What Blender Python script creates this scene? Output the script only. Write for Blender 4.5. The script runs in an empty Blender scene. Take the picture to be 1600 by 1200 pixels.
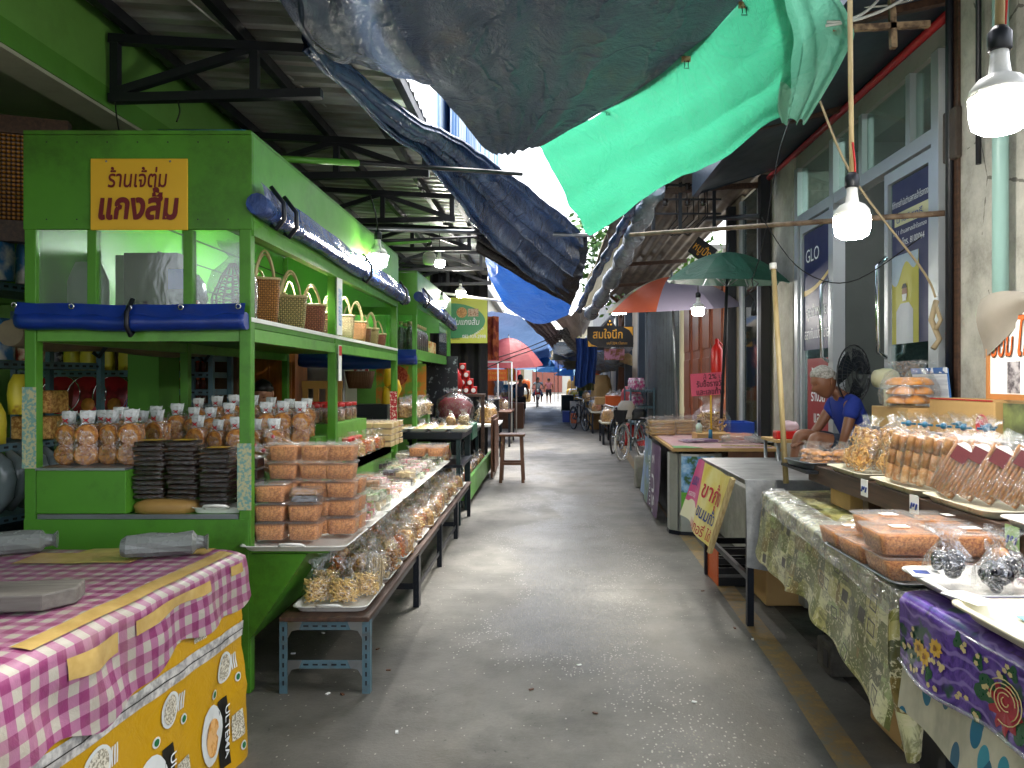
import bpy, math, random
from math import sin, cos, pi, radians as R, sqrt, atan2
from mathutils import Vector as V, Matrix, noise as mnoise
from mathutils.geometry import tessellate_polygon
RND = random.Random(7)
sc = bpy.context.scene
COL = sc.collection
for _s in ('view_transform',): sc.view_settings.view_transform = 'Standard'
sc.view_settings.look = 'None'
EXPOSURE = 2.55

# ---------- camera: looks straight down the alley, eye height 1.5 m ----------
cd = bpy.data.cameras.new('camera'); cam = bpy.data.objects.new('camera', cd); COL.objects.link(cam)
cam.location = (0, 0, 1.5); cam.rotation_euler = (R(90), 0, 0)
cd.sensor_width = 36; cd.lens = 27; cd.shift_x = -55/1600; cd.shift_y = -5/1600
cd.clip_start = 0.05; cd.clip_end = 2000
sc.camera = cam
def P(px, py, y):                       # the point seen at photo pixel (px,py), y metres down the alley
    return V(((px-855)/1200*y, y, 1.5-(py-595)/1200*y))

# ---------- mesh builder ----------
class MB:
    def __init__(s): s.v=[]; s.f=[]; s.m=[]; s.sm=[]
    def add(s, vs, fs, mat=0, smooth=False):
        b=len(s.v); s.v.extend(tuple(p) for p in vs)
        for f in fs: s.f.append(tuple(b+i for i in f)); s.m.append(mat); s.sm.append(smooth)
        return s
    def box(s, x0,x1,y0,y1,z0,z1, mat=0, M=None):
        vs=[V((x,y,z)) for z in (z0,z1) for y in (y0,y1) for x in (x0,x1)]
        if M: vs=[M@p for p in vs]
        return s.add(vs,[(0,2,3,1),(4,5,7,6),(0,1,5,4),(2,6,7,3),(0,4,6,2),(1,3,7,5)],mat)
    def cbox(s, c, d, mat=0, rz=0, M=None):
        T=Matrix.Translation(c)@Matrix.Rotation(rz,4,'Z')
        if M: T=T@M
        return s.box(-d[0]/2,d[0]/2,-d[1]/2,d[1]/2,-d[2]/2,d[2]/2,mat,T)
    def bar(s, a, b, w, h=None, mat=0, up=V((0,0,1))):     # rectangular bar from a to b
        a=V(a); b=V(b); h=h or w; d=(b-a).normalized(); 
        if abs(d.dot(up))>.98: up=V((0,1,0))
        r=d.cross(up).normalized(); u=r.cross(d)
        vs=[p+r*(i*w/2)+u*(j*h/2) for p in (a,b) for i,j in ((-1,-1),(1,-1),(1,1),(-1,1))]
        return s.add(vs,[(0,1,2,3),(7,6,5,4),(0,4,5,1),(1,5,6,2),(2,6,7,3),(3,7,4,0)],mat)
    def cyl(s, a, b, r0, r1=None, n=10, mat=0, caps=True, smooth=True):
        return s.tube([a,b],[r0,r0 if r1 is None else r1],n,mat,caps,smooth)
    def tube(s, pts, rad, n=8, mat=0, caps=True, smooth=True):
        pts=[V(p) for p in pts]; k=len(pts)
        if not isinstance(rad,(list,tuple)): rad=[rad]*k
        ref=None; rings=[]
        for i,p in enumerate(pts):
            d=(pts[min(i+1,k-1)]-pts[max(i-1,0)]).normalized()
            if ref is None: ref=V((0,0,1)) if abs(d.z)<.9 else V((1,0,0))
            r=d.cross(ref).normalized(); u=r.cross(d); ref=u
            rings.append([p+(r*cos(2*pi*j/n)+u*sin(2*pi*j/n))*rad[i] for j in range(n)])
        vs=[q for g in rings for q in g]
        fs=[(i*n+j,i*n+(j+1)%n,(i+1)*n+(j+1)%n,(i+1)*n+j) for i in range(k-1) for j in range(n)]
        s.add(vs,fs,mat,smooth)
        if caps:
            b=len(s.v)-len(vs)
            s.f.append(tuple(b+j for j in range(n))[::-1]); s.m.append(mat); s.sm.append(False)
            s.f.append(tuple(b+(k-1)*n+j for j in range(n))); s.m.append(mat); s.sm.append(False)
        return s
    def lathe(s, prof, c=(0,0,0), n=14, mat=0, smooth=True, M=None, sx=1, sy=1):
        vs=[]; 
        for r,z in prof:
            for j in range(n):
                p=V((r*cos(2*pi*j/n)*sx, r*sin(2*pi*j/n)*sy, z))
                if M: p=M@p
                vs.append(p+V(c))
        k=len(prof)
        fs=[(i*n+j,i*n+(j+1)%n,(i+1)*n+(j+1)%n,(i+1)*n+j) for i in range(k-1) for j in range(n)]
        if prof[0][0]>1e-6: fs.append(tuple(range(n))[::-1])
        if prof[-1][0]>1e-6: fs.append(tuple((k-1)*n+j for j in range(n)))
        return s.add(vs,fs,mat,smooth)
    def grid(s, fn, nu, nv, mat=0, smooth=True, flip=False):
        vs=[fn(i/nu,j/nv) for j in range(nv+1) for i in range(nu+1)]; w=nu+1
        fs=[(j*w+i,j*w+i+1,(j+1)*w+i+1,(j+1)*w+i) for j in range(nv) for i in range(nu)]
        if flip: fs=[f[::-1] for f in fs]
        return s.add(vs,fs,mat,smooth)
    def loft(s, rings, mat=0, smooth=True, caps=True):
        n=len(rings[0]); k=len(rings)
        fs=[(i*n+j,i*n+(j+1)%n,(i+1)*n+(j+1)%n,(i+1)*n+j) for i in range(k-1) for j in range(n)]
        if caps: fs+= [tuple(range(n))[::-1], tuple((k-1)*n+j for j in range(n))]
        return s.add([p for r in rings for p in r],fs,mat,smooth)
    def prism(s, pts, z0, z1, mat=0):
        n=len(pts); vs=[(x,y,z0) for x,y in pts]+[(x,y,z1) for x,y in pts]
        return s.add(vs,[tuple(range(n))[::-1],tuple(range(n,2*n))]+[(i,(i+1)%n,n+(i+1)%n,n+i) for i in range(n)],mat)
    def sheet(s, pts, mat=0): return s.add(pts,[tuple(range(len(pts)))],mat)
    def ball(s, c, r, n=8, k=6, mat=0, sc=(1,1,1), M=None):
        prof=[(r*sin(pi*i/k), -r*cos(pi*i/k)) for i in range(k+1)]
        T=Matrix.Diagonal((sc[0],sc[1],sc[2],1)); T=(M@T) if M else T
        prof[0]=(1e-7,-r); prof[-1]=(1e-7,r)
        return s.lathe(prof,c,n,mat,True,T)
    def xf(s, M, start=0):
        for i in range(start,len(s.v)): s.v[i]=tuple(M@V(s.v[i]))
        return s
    def jitter(s, a, seed=0):
        r=random.Random(seed); s.v=[(x+r.uniform(-a,a),y+r.uniform(-a,a),z+r.uniform(-a,a)) for x,y,z in s.v]; return s
    def mesh(s, name, mats):
        me=bpy.data.meshes.new(name); me.from_pydata(s.v,[],s.f)
        for m in (mats if isinstance(mats,(list,tuple)) else [mats]): me.materials.append(m)
        me.polygons.foreach_set('material_index',s.m); me.polygons.foreach_set('use_smooth',s.sm); me.update()
        return me
    def build(s, name, mats, parent=None, loc=None, bevel=0, solid=0, sub=0):
        o=bpy.data.objects.new(name, s.mesh(name,mats)); COL.objects.link(o)
        if parent is not None: o.parent=parent
        if loc is not None: o.location=loc
        if sub: m=o.modifiers.new('s','SUBSURF'); m.levels=m.render_levels=sub
        if solid: m=o.modifiers.new('t','SOLIDIFY'); m.thickness=solid; m.offset=0
        if bevel: m=o.modifiers.new('b','BEVEL'); m.width=bevel; m.segments=2; m.limit_method='ANGLE'; m.angle_limit=R(40)
        return o
def tag(o, label=None, cat=None, group=None, kind=None):
    if label: o['label']=label
    if cat: o['category']=cat
    if group: o['group']=group
    if kind: o['kind']=kind
    return o
def thing(name, label, cat, loc=(0,0,0), rz=0, group=None):
    o=bpy.data.objects.new(name,None); COL.objects.link(o); o.location=loc; o.rotation_euler=(0,0,rz); o.empty_display_size=.05
    return tag(o,label,cat,group)
def kids(o): return [c for c in bpy.data.objects if c.parent==o]
KID={}
def cp(root, loc, rz=0, label=None, group=None, rot=None, scale=None, name=None):
    if root.name not in KID: KID[root.name]=[(c,kids(c)) for c in kids(root)]
    r=root.copy(); COL.objects.link(r); r.location=loc; r.rotation_euler=rot if rot else (0,0,rz)
    if scale: r.scale=scale if isinstance(scale,(tuple,list)) else (scale,)*3
    if label: r['label']=label
    if group: r['group']=group
    for ch,gs in KID[root.name]:
        c=ch.copy(); COL.objects.link(c); c.parent=r
        for g in gs: d=g.copy(); COL.objects.link(d); d.parent=c
    return r
def struct(o, kind='structure'): o['kind']=kind; return o
ORD='first second third fourth fifth sixth seventh eighth ninth tenth eleventh twelfth thirteenth fourteenth fifteenth sixteenth seventeenth eighteenth nineteenth twentieth'.split()
def nth(i):
    if i<20: return ORD[i]
    t=['twenty','thirty','forty','fifty','sixty'][(i+1)//10-2]; u=(i+1)%10
    return {'twenty':'twentieth','thirty':'thirtieth','forty':'fortieth','fifty':'fiftieth','sixty':'sixtieth'}[t] if u==0 else t+'-'+ORD[u-1]

# ---------- writing ----------
def text_mesh(s, size=1.0, bold=0.0, width=None, align='C', shear=0):
    c=bpy.data.curves.new('lettering','FONT'); c.body=s; c.size=1; c.fill_mode='NONE'; c.resolution_u=3; c.shear=shear
    o=bpy.data.objects.new('lettering',c); COL.objects.link(o)
    dg=bpy.context.evaluated_depsgraph_get(); ev=o.evaluated_get(dg); me=bpy.data.meshes.new_from_object(ev)
    vs=[v.co.copy() for v in me.vertices]; adj={}
    for e in me.edges:
        a,b=e.vertices; adj.setdefault(a,[]).append(b); adj.setdefault(b,[]).append(a)
    seen=set(); loops=[]
    for st in adj:
        if st in seen: continue
        lp=[st]; seen.add(st); cur=st
        while True:
            nx=[q for q in adj[cur] if q not in seen]
            if not nx: break
            cur=nx[0]; lp.append(cur); seen.add(cur)
        if len(lp)>2: loops.append([vs[i] for i in lp])
    bpy.data.objects.remove(o); bpy.data.curves.remove(c); bpy.data.meshes.remove(me)
    def area(l): return sum(l[i-1].x*l[i].y-l[i].x*l[i-1].y for i in range(len(l)))/2
    def inside(p,l):
        r=False
        for i in range(len(l)):
            a,b=l[i-1],l[i]
            if (a.y>p.y)!=(b.y>p.y) and p.x<(b.x-a.x)*(p.y-a.y)/(b.y-a.y)+a.x: r=not r
        return r
    if bold and loops:
        big_=max(loops,key=lambda l:abs(area(l))); sg_=1 if area(big_)>0 else -1; nl=[]
        for l in loops:
            q=[]
            for i in range(len(l)):
                a,b,c_=l[i-1],l[i],l[(i+1)%len(l)]; d1=(b-a); d2=(c_-b); d1=d1.normalized() if d1.length>1e-9 else V((0,0,0)); d2=d2.normalized() if d2.length>1e-9 else V((0,0,0)); d=d1+d2
                if d.length<1e-6: q.append(b); continue
                d.normalize(); q.append(b+V((d.y,-d.x,0))*bold*sg_)
            nl.append(q)
        loops=nl
    outs=[]; holes=[]
    for l in sorted(loops,key=lambda l:-abs(area(l))):
        n=[o for o in outs if inside(l[0],o[0]) and abs(area(o[0]))>abs(area(l))]
        if n and area(l)*area(n[-1][0])<0: n[-1].append(l)
        else: outs.append([l])
    mb=MB()
    for k,g in enumerate(outs):
        pts=[p for l in g for p in l]
        tris=tessellate_polygon([[V((p.x,p.y,0)) for p in l] for l in g])
        mb.add([(p.x,p.y,.0004*(k%3)) for p in pts],tris)
    if mb.v:
        x0=min(v[0] for v in mb.v); x1=max(v[0] for v in mb.v)
        k=size if not width else width/max(1e-6,x1-x0)
        ky=size if size else k
        dx=(x0+x1)/2 if align=='C' else (x0 if align=='L' else x1)
        mb.v=[((x-dx)*k,y*ky,z) for x,y,z in mb.v]
        nf=[]
        for f in mb.f:
            a,b,c_=[V(mb.v[i]) for i in f]
            nf.append(f if (b-a).cross(c_-a).z>=0 else f[::-1])
        mb.f=nf
    return mb
def basis(o, xd, up):                    # matrix: local x -> xd, local y -> up, local z -> outward
    x=V(xd).normalized(); u=V(up); z=x.cross(u).normalized(); u=z.cross(x)
    M=Matrix((x,u,z)).transposed().to_4x4(); M.translation=V(o); return M
def letters(s, o, xd, up, mat, parent, size=.1, width=None, bold=.0, align='C', name='lettering', lift=.003, shear=0):
    mb=text_mesh(s,size,bold,width,align,shear); mb.xf(basis(o,xd,up)@Matrix.Translation((0,0,lift)))
    return mb.build(name,mat,parent)

# ---------- materials ----------
def lin(c):
    if isinstance(c,str):
        c=[int(c[i:i+2],16)/255 for i in (0,2,4)]; c=[x/12.92 if x<=.04045 else ((x+.055)/1.055)**2.4 for x in c]
    return (*c[:3],1)
class NT:
    def __init__(s,name):
        s.mt=bpy.data.materials.new(name); s.mt.use_nodes=True; s.t=s.mt.node_tree; s.N=s.t.nodes; s.L=s.t.links
        s.b=s.N['Principled BSDF']; s.out=s.N['Material Output']; s._c=None
    def n(s,t,**k):
        nd=s.N.new(t)
        for a,b in k.items(): setattr(nd,a,b)
        return nd
    def link(s,a,b): s.L.new(a,b)
    def coord(s,which='Object'):
        if s._c is None: s._c=s.n('ShaderNodeTexCoord')
        return s._c.outputs[which]
    def mapping(s,scale=(1,1,1),loc=(0,0,0),rot=(0,0,0),which='Object'):
        m=s.n('ShaderNodeMapping'); m.inputs['Scale'].default_value=scale; m.inputs['Location'].default_value=loc; m.inputs['Rotation'].default_value=rot
        s.link(s.coord(which),m.inputs['Vector']); return m.outputs['Vector']
    def noise(s,scale=5,detail=4,rough=.6,vec=None,dist=0):
        q=s.n('ShaderNodeTexNoise'); q.inputs['Scale'].default_value=scale; q.inputs['Detail'].default_value=detail; q.inputs['Roughness'].default_value=rough; q.inputs['Distortion'].default_value=dist
        s.link(vec if vec is not None else s.coord(),q.inputs['Vector']); return q.outputs['Fac']
    def vor(s,scale=5,vec=None,feature='F1',out='Distance',rnd=1):
        q=s.n('ShaderNodeTexVoronoi'); q.feature=feature; q.inputs['Scale'].default_value=scale; q.inputs['Randomness'].default_value=rnd
        s.link(vec if vec is not None else s.coord(),q.inputs['Vector']); return q.outputs[out]
    def wave(s,scale=5,vec=None,dirn='X',dist=0,prof='SIN'):
        q=s.n('ShaderNodeTexWave'); q.inputs['Scale'].default_value=scale; q.bands_direction=dirn; q.inputs['Distortion'].default_value=dist; q.wave_profile=prof
        s.link(vec if vec is not None else s.coord(),q.inputs['Vector']); return q.outputs['Fac']
    def ramp(s,f,stops,interp='LINEAR'):
        q=s.n('ShaderNodeValToRGB'); q.color_ramp.interpolation=interp; e=q.color_ramp.elements
        while len(e)<len(stops): e.new(.5)
        for i,(p,c) in enumerate(stops): e[i].position=p; e[i].color=lin(c) if not isinstance(c,(int,float)) else (c,c,c,1)
        s.link(f,q.inputs['Fac']); return q.outputs['Color']
    def mix(s,f,a,b,mode='MIX'):
        q=s.n('ShaderNodeMix',data_type='RGBA',blend_type=mode)
        for sock,v in ((q.inputs[0],f),(q.inputs[6],a),(q.inputs[7],b)):
            if hasattr(v,'is_output') : s.link(v,sock)
            elif isinstance(v,(int,float)): sock.default_value=v if sock.type=='VALUE' else (v,v,v,1)
            else: sock.default_value=lin(v)
        return q.outputs[2]
    def math(s,op,a,b=0,clamp=False):
        q=s.n('ShaderNodeMath',operation=op,use_clamp=clamp)
        for sock,v in ((q.inputs[0],a),(q.inputs[1],b)):
            if hasattr(v,'is_output'): s.link(v,sock)
            else: sock.default_value=v
        return q.outputs[0]
    def sep(s,vec=None):
        q=s.n('ShaderNodeSeparateXYZ'); s.link(vec if vec is not None else s.coord(),q.inputs[0]); return q.outputs
    def color(s,c):
        if hasattr(c,'is_output'): s.link(c,s.b.inputs['Base Color'])
        else: s.b.inputs['Base Color'].default_value=lin(c)
    def set(s,rough=None,metal=None,spec=None,trans=None,ior=None,sheen=None,coat=None,alpha=None):
        for k,v in (('Roughness',rough),('Metallic',metal),('Specular IOR Level',spec),('Transmission Weight',trans),('IOR',ior),('Coat Weight',coat),('Alpha',alpha)):
            if v is None: continue
            if hasattr(v,'is_output'): s.link(v,s.b.inputs[k])
            else: s.b.inputs[k].default_value=v
    def bump(s,h,strength=.3,dist=.01):
        q=s.n('ShaderNodeBump'); q.inputs['Strength'].default_value=strength; q.inputs['Distance'].default_value=dist
        s.link(h,q.inputs['Height']); s.link(q.outputs[0],s.b.inputs['Normal']); return q.outputs[0]
def mat(name,c,rough=.6,metal=0,var=.25,scale=6,bump=0,bscale=60,dirt=0,coat=0,spec=None,dark='20180f'):
    t=NT(name); base=t.mix(t.math('MULTIPLY',t.noise(scale,5,.65),var*1.6),c,[x*.45 for x in lin(c)[:3]])
    if dirt: base=t.mix(t.math('MULTIPLY',t.ramp(t.noise(scale*.6,7,.75),[(.5,0.),(.68,1.)]),dirt),base,dark)
    t.color(base); t.set(rough=t.math('ADD',rough-.1,t.math('MULTIPLY',t.noise(scale*2,3),.2)),metal=metal,coat=coat,spec=spec)
    if bump: t.bump(t.noise(bscale,4),bump,.004)
    return t.mt
def two(name,c1,c2,scale,rough=.6,lo=.45,hi=.55,detail=3,kind='noise',bump=0,metal=0,stretch=(1,1,1)):
    t=NT(name); vec=t.mapping(stretch); f=t.noise(scale,detail,.6,vec) if kind=='noise' else t.vor(scale,vec)
    t.color(t.ramp(f,[(lo,c1),(hi,c2)])); t.set(rough=rough,metal=metal)
    if bump: t.bump(f,bump,.004)
    return t.mt
def emit(name,c,strength):
    t=NT(name); t.b.inputs['Emission Color'].default_value=lin(c); t.b.inputs['Emission Strength'].default_value=strength; t.color(c); return t.mt
def film(name,fac=.16,tint=(1,1,1),rough=.12,frost=0,bscale=35,bstr=.9,crinkle=0):
    t=NT(name); tr=t.n('ShaderNodeBsdfTransparent'); tr.inputs[0].default_value=(*tint,1)
    gl=t.n('ShaderNodeBsdfGlossy'); gl.inputs['Roughness'].default_value=rough; gl.inputs['Color'].default_value=(.9,.9,.9,1)
    bp=t.n('ShaderNodeBump'); bp.inputs['Strength'].default_value=bstr; bp.inputs['Distance'].default_value=.01; t.link(t.noise(bscale,3,.6,None,1.5),bp.inputs['Height']); t.link(bp.outputs[0],gl.inputs['Normal'])
    lw=t.n('ShaderNodeLayerWeight'); lw.inputs['Blend'].default_value=.35
    fc_=t.math('ADD',fac,t.math('MULTIPLY',lw.outputs['Facing'],.22),True)
    if crinkle: fc_=t.math('ADD',fc_,t.math('MULTIPLY',t.ramp(t.math('ABSOLUTE',t.math('SUBTRACT',t.noise(26,3,.6,None,1.2),.5)),[(.0,1.),(.045,0.)]),crinkle),True)
    m=t.n('ShaderNodeMixShader'); t.link(fc_,m.inputs[0]); t.link(tr.outputs[0],m.inputs[1]); t.link(gl.outputs[0],m.inputs[2]); last=m
    if frost:
        df=t.n('ShaderNodeBsdfDiffuse'); df.inputs[0].default_value=(.8,.8,.8,1); m2=t.n('ShaderNodeMixShader'); m2.inputs[0].default_value=frost
        t.link(m.outputs[0],m2.inputs[1]); t.link(df.outputs[0],m2.inputs[2]); last=m2
    t.link(last.outputs[0],t.out.inputs[0]); return t.mt
M={}
M['green']=mat('green_paint','52942a',.42,0,.4,2.5,.12,30,.5,spec=.4)
M['green2']=mat('green_paint_fresh','5fa83a',.38,0,.3,2.5,.1,30,.35)
M['greentrim']=mat('green_trim_paint','63a53c',.4,0,.35,8,.05,30,.3)
M['wallgreen']=mat('green_wall_paint','67a044',.7,0,.35,1.2,.1,40,.25)
M['walldeep']=mat('deep_green_wall_paint','4c8a26',.7,0,.35,1.2,.1,40,.2)
M['greybeam']=mat('grey_plaster','a5a893',.8,0,.3,2,.1,40,.2)
M['black']=mat('black_steel','10141c',.45,0,.3,5)
M['navysteel']=mat('dark_steel','181f2b',.4,.3,.4,6,.05,30,.3,dark='3a2a18')
M['steel']=mat('galvanised_steel','9aa0a4',.35,.8,.35,9,.05,50,.2)
M['chrome']=mat('chrome','d5d8da',.12,1,.1,4)
M['bluegrey']=mat('blue_grey_angle_iron','5d7f8c',.5,.1,.4,12,.05,40,.5,dark='5a3c20')
M['dkgreensteel']=mat('dark_green_steel','20383a',.45,.2,.4,8,.05,40,.35)
M['white']=mat('white_paint','e6e6e0',.4,0,.12,8)
M['plastwhite']=mat('white_plastic','ecebe4',.3,0,.08,6,0,20,.05)
M['cream']=mat('cream_plastic','d8d2ac',.4,0,.1,6)
M['paper']=mat('white_paper','efefec',.8,0,.08,10)
M['red']=mat('red_plastic','c3201c',.35,0,.12,8)
M['redcloth']=mat('red_ribbon','b01c22',.6,0,.2,20)
M['blueplast']=mat('blue_plastic','1e46a8',.35,0,.2,8)
M['bluetarp']=mat('blue_tarpaulin','16378e',.33,0,.35,7,.35,25,.1)
M['teal']=mat('teal_plastic','1f6a8c',.4,0,.2,8)
M['orange']=mat('orange_plastic','d8611c',.5,0,.2,8)
M['yellow']=mat('yellow_paint','e3b71c',.45,0,.12,4,0,20,.06)
M['card']=mat('cardboard','b9955f',.8,0,.2,6,.1,60,.12)
M['tan']=mat('tan_paper','a98345',.55,0,.25,8,.1,40)
M['wood']=two('brown_wood','4a2c1c','6b4429',9,.5,.3,.7,6,stretch=(1,1,.12),bump=.15)
M['woodh']=two('weathered_plank','2c1d16','5a4030',7,.55,.3,.7,7,stretch=(6,.5,6),bump=.25)
M['woodor']=two('orange_wood','8f4c1f','b56c2f',5,.4,.3,.7,5,stretch=(6,6,.6))
M['bamboo']=two('bamboo','9a8458','cbb98a',6,.5,.3,.7,5,stretch=(8,8,.8))
M['glass']=film('clear_glass',.05,(.93,.97,.95),.03,0,2,.03)
M['acryl']=film('scratched_acrylic',.05,(.90,.94,.93),.10,.07,3,.15)
M['film']=film('clear_bag_film',.05,(.97,.97,.97),.12,.015,35,.9,.32)
M['film2']=film('cloudy_bag_film',.10,(.96,.96,.96),.14,.10,30,.9,.3)
M['lidfilm']=film('clear_lid',.07,(.97,.97,.97),.1,.06,12,.3)
M['tubskin']=film('frosted_tub',.02,(.98,.97,.95),.2,.07,6,.15)
M['skin']=mat('skin','86583f',.5,0,.3,14,.15,60)
M['tantin']=mat('skin_pale','b98466',.5,0,.2,10)
M['hairblk']=mat('black_hair','0f0d0c',.5,0,.3,40)
M['hairgrey']=two('grey_hair','77736c','b9b5ad',60,.6,.35,.65)
M['rope']=mat('rope','a99878',.8,0,.2,30)
M['cable']=mat('black_cable','0d0d0f',.5,0,.1,5)
M['wirewhite']=mat('white_cable','b9bdb8',.5,0,.1,5)
M['txtmaroon']=mat('maroon_ink','6e0d18',.5,0,.05)
M['txtblack']=mat('black_ink','14110f',.6,0,.05)
M['txtwhite']=mat('white_ink','e8ebee',.6,0,.05)
M['txtgold']=mat('gold_leaf','e0a53a',.35,.2,.15)
M['txtred']=mat('red_ink','b8203a',.6,0,.05)
M['txtblue']=mat('blue_ink','24418e',.6,0,.05)
M['bulb']=emit('lit_bulb','fffaf0',50)
M['bulboff']=mat('unlit_bulb','dfe2e0',.3,0,.05)
M['tubelight']=emit('lit_tube','fbfdff',20); M['tubestrong']=emit('lit_tube_strong','fbfdff',60)

# ---------- daylight ----------
w=bpy.data.worlds.new('World'); sc.world=w; w.use_nodes=True; wt=w.node_tree
bg=wt.nodes['Background']; sky=wt.nodes.new('ShaderNodeTexSky'); sky.sky_type='NISHITA'; sky.sun_disc=False
SUN_EL,SUN_AZ=R(62),R(25)
sky.sun_elevation=SUN_EL; sky.sun_rotation=SUN_AZ; sky.air_density=1.0; sky.dust_density=4; sky.ozone_density=1
hs_=wt.nodes.new('ShaderNodeHueSaturation'); hs_.inputs['Saturation'].default_value=.38; wt.links.new(sky.outputs[0],hs_.inputs['Color']); wt.links.new(hs_.outputs[0],bg.inputs[0]); bg.inputs[1].default_value=.15
sl=bpy.data.lights.new('sun','SUN'); sl.energy=1.0; sl.angle=R(12); sl.color=(1,.97,.92)
so=bpy.data.objects.new('sun',sl); COL.objects.link(so); so.rotation_euler=(R(90)-SUN_EL,0,-SUN_AZ+R(180))
sc.view_settings.exposure=EXPOSURE; sc.view_settings.gamma=1
cy=sc.cycles
cy.max_bounces=8; cy.diffuse_bounces=4; cy.glossy_bounces=3; cy.transmission_bounces=6; cy.transparent_max_bounces=16
cy.sample_clamp_indirect=6; cy.caustics_reflective=False; cy.caustics_refractive=False
cy.use_adaptive_sampling=True; cy.adaptive_threshold=.02
try: cy.use_denoising=True; cy.denoiser='OPENIMAGEDENOISE'
except Exception: pass
# ================= SETTING =================
t=NT('worn_concrete'); big=t.noise(.55,5,.6); med=t.noise(2.3,6,.65); fine=t.noise(60,3,.7)
base=t.ramp(big,[(.28,'55534d'),(.5,'76736b'),(.72,'928e84')]); base=t.mix(t.ramp(med,[(.42,.0),(.66,.8)]),base,'4c4a44')
base=t.mix(t.math('MULTIPLY',t.ramp(t.noise(.9,4,.6,t.mapping((1,.35,1),(3,1,0))),[(.52,0.),(.66,1.)]),.25),base,'75664c')
base=t.mix(t.math('MULTIPLY',fine,.5),base,'4a4843')
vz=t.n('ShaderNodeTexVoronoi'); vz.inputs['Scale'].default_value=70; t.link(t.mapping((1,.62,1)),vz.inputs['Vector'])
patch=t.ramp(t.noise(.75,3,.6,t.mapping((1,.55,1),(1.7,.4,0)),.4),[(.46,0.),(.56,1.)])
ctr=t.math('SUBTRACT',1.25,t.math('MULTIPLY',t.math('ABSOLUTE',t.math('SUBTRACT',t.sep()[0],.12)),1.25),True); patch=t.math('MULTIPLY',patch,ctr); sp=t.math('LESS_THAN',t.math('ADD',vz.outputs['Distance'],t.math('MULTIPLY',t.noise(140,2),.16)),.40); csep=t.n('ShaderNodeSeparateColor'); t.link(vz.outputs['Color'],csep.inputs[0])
stone_glint=t.math('MULTIPLY',t.math('MULTIPLY',sp,t.math('GREATER_THAN',csep.outputs[0],.40)),t.math('GREATER_THAN',t.math('ADD',patch,t.math('MULTIPLY',csep.outputs[2],.4)),.60))
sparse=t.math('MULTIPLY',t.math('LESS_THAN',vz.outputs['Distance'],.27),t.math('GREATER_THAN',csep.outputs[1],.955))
stone_glint=t.math('MAXIMUM',stone_glint,sparse)
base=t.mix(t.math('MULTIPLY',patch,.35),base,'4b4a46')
base=t.mix(t.math('MULTIPLY',stone_glint,.6),base,'b4afa2')  # aggregate specks, with their reflected glints painted in as paler colour
ob=t.sep(); yj=t.math('ABSOLUTE',t.math('SUBTRACT',t.math('PINGPONG',t.math('ADD',ob[1],.6),3.05),0.02)); joint=t.math('LESS_THAN',t.math('ADD',yj,t.math('MULTIPLY',fine,.004)),.008)
cr=t.vor(.8,t.mapping((1,.7,1)),'DISTANCE_TO_EDGE'); crack=t.math('MULTIPLY',t.math('LESS_THAN',t.math('ADD',cr,t.math('MULTIPLY',fine,.012)),.010),t.math('GREATER_THAN',med,.5))
base=t.mix(t.math('MULTIPLY',joint,t.math('MULTIPLY',med,.9)),base,'2b2925')
spots=t.ramp(t.noise(34,3,.6,t.mapping((1,.6,1),(2,7,0))),[(.66,0.),(.72,.8)]); base=t.mix(t.math('MULTIPLY',spots,t.ramp(t.noise(1.1,3),[(.45,0.),(.6,1.)])),base,'2c2a26'); t.color(base); rr=t.math('SUBTRACT',t.math('ADD',.46,t.math('MULTIPLY',med,.22)),t.math('MULTIPLY',patch,.2)); t.set(rough=t.math('SUBTRACT',rr,t.math('MULTIPLY',stone_glint,.16)),spec=.5)
base2=None; t.bump(t.math('ADD',t.math('ADD',t.math('MULTIPLY',fine,.6),t.math('MULTIPLY',stone_glint,.6)),t.math('MULTIPLY',t.noise(13,4,.7),1.2)),.5,.006); M['ground']=t.mt
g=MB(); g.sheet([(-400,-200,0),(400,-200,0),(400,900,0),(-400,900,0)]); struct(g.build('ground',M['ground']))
t=NT('worn_ochre_paint'); t.color(t.ramp(t.noise(9,7,.8),[(.4,'77705f'),(.52,'8a7146'),(.7,'a5864d')])); t.set(rough=.6); M['ochre']=t.mt
ln=MB(); pts=[(1.13,2.0),(1.19,2.98),(1.25,4.04),(1.30,5.6),(1.36,8),(1.46,11),(1.6,15),(1.75,19),(1.95,26)]
rr_=random.Random(3)
for (xa,ya),(xb,yb) in zip(pts,pts[1:]):
    for k in range(6):
        u0,u1=k/6,(k+1)/6; 
        ln.sheet([(xa+(xb-xa)*u0-.065,ya+(yb-ya)*u0,.004),(xa+(xb-xa)*u0+.065,ya+(yb-ya)*u0,.004),(xa+(xb-xa)*u1+.065,ya+(yb-ya)*u1,.004),(xa+(xb-xa)*u1-.065,ya+(yb-ya)*u1,.004)])
struct(ln.build('painted_line',M['ochre']))
t=NT('gutter_concrete'); t.color(t.ramp(t.noise(3,7,.75),[(.35,'2d2b27'),(.5,'45423b'),(.7,'67625a')])); t.set(rough=.8); t.bump(t.noise(30,5),.5,.01); M['gutter']=t.mt
struct(MB().sheet([(1.45,.5,.006),(2.1,.5,.006),(2.1,10,.006),(1.62,10,.006),(1.5,5,.006)]).build('gutter',M['gutter']))
t=NT('pale_concrete'); t.color(t.mix(t.ramp(t.noise(3,7,.7),[(.4,0.),(.7,.8)]),'a09d93','6d6a61')); t.set(rough=.8); t.bump(t.noise(50,4),.25,.005); M['conc']=t.mt
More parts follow.
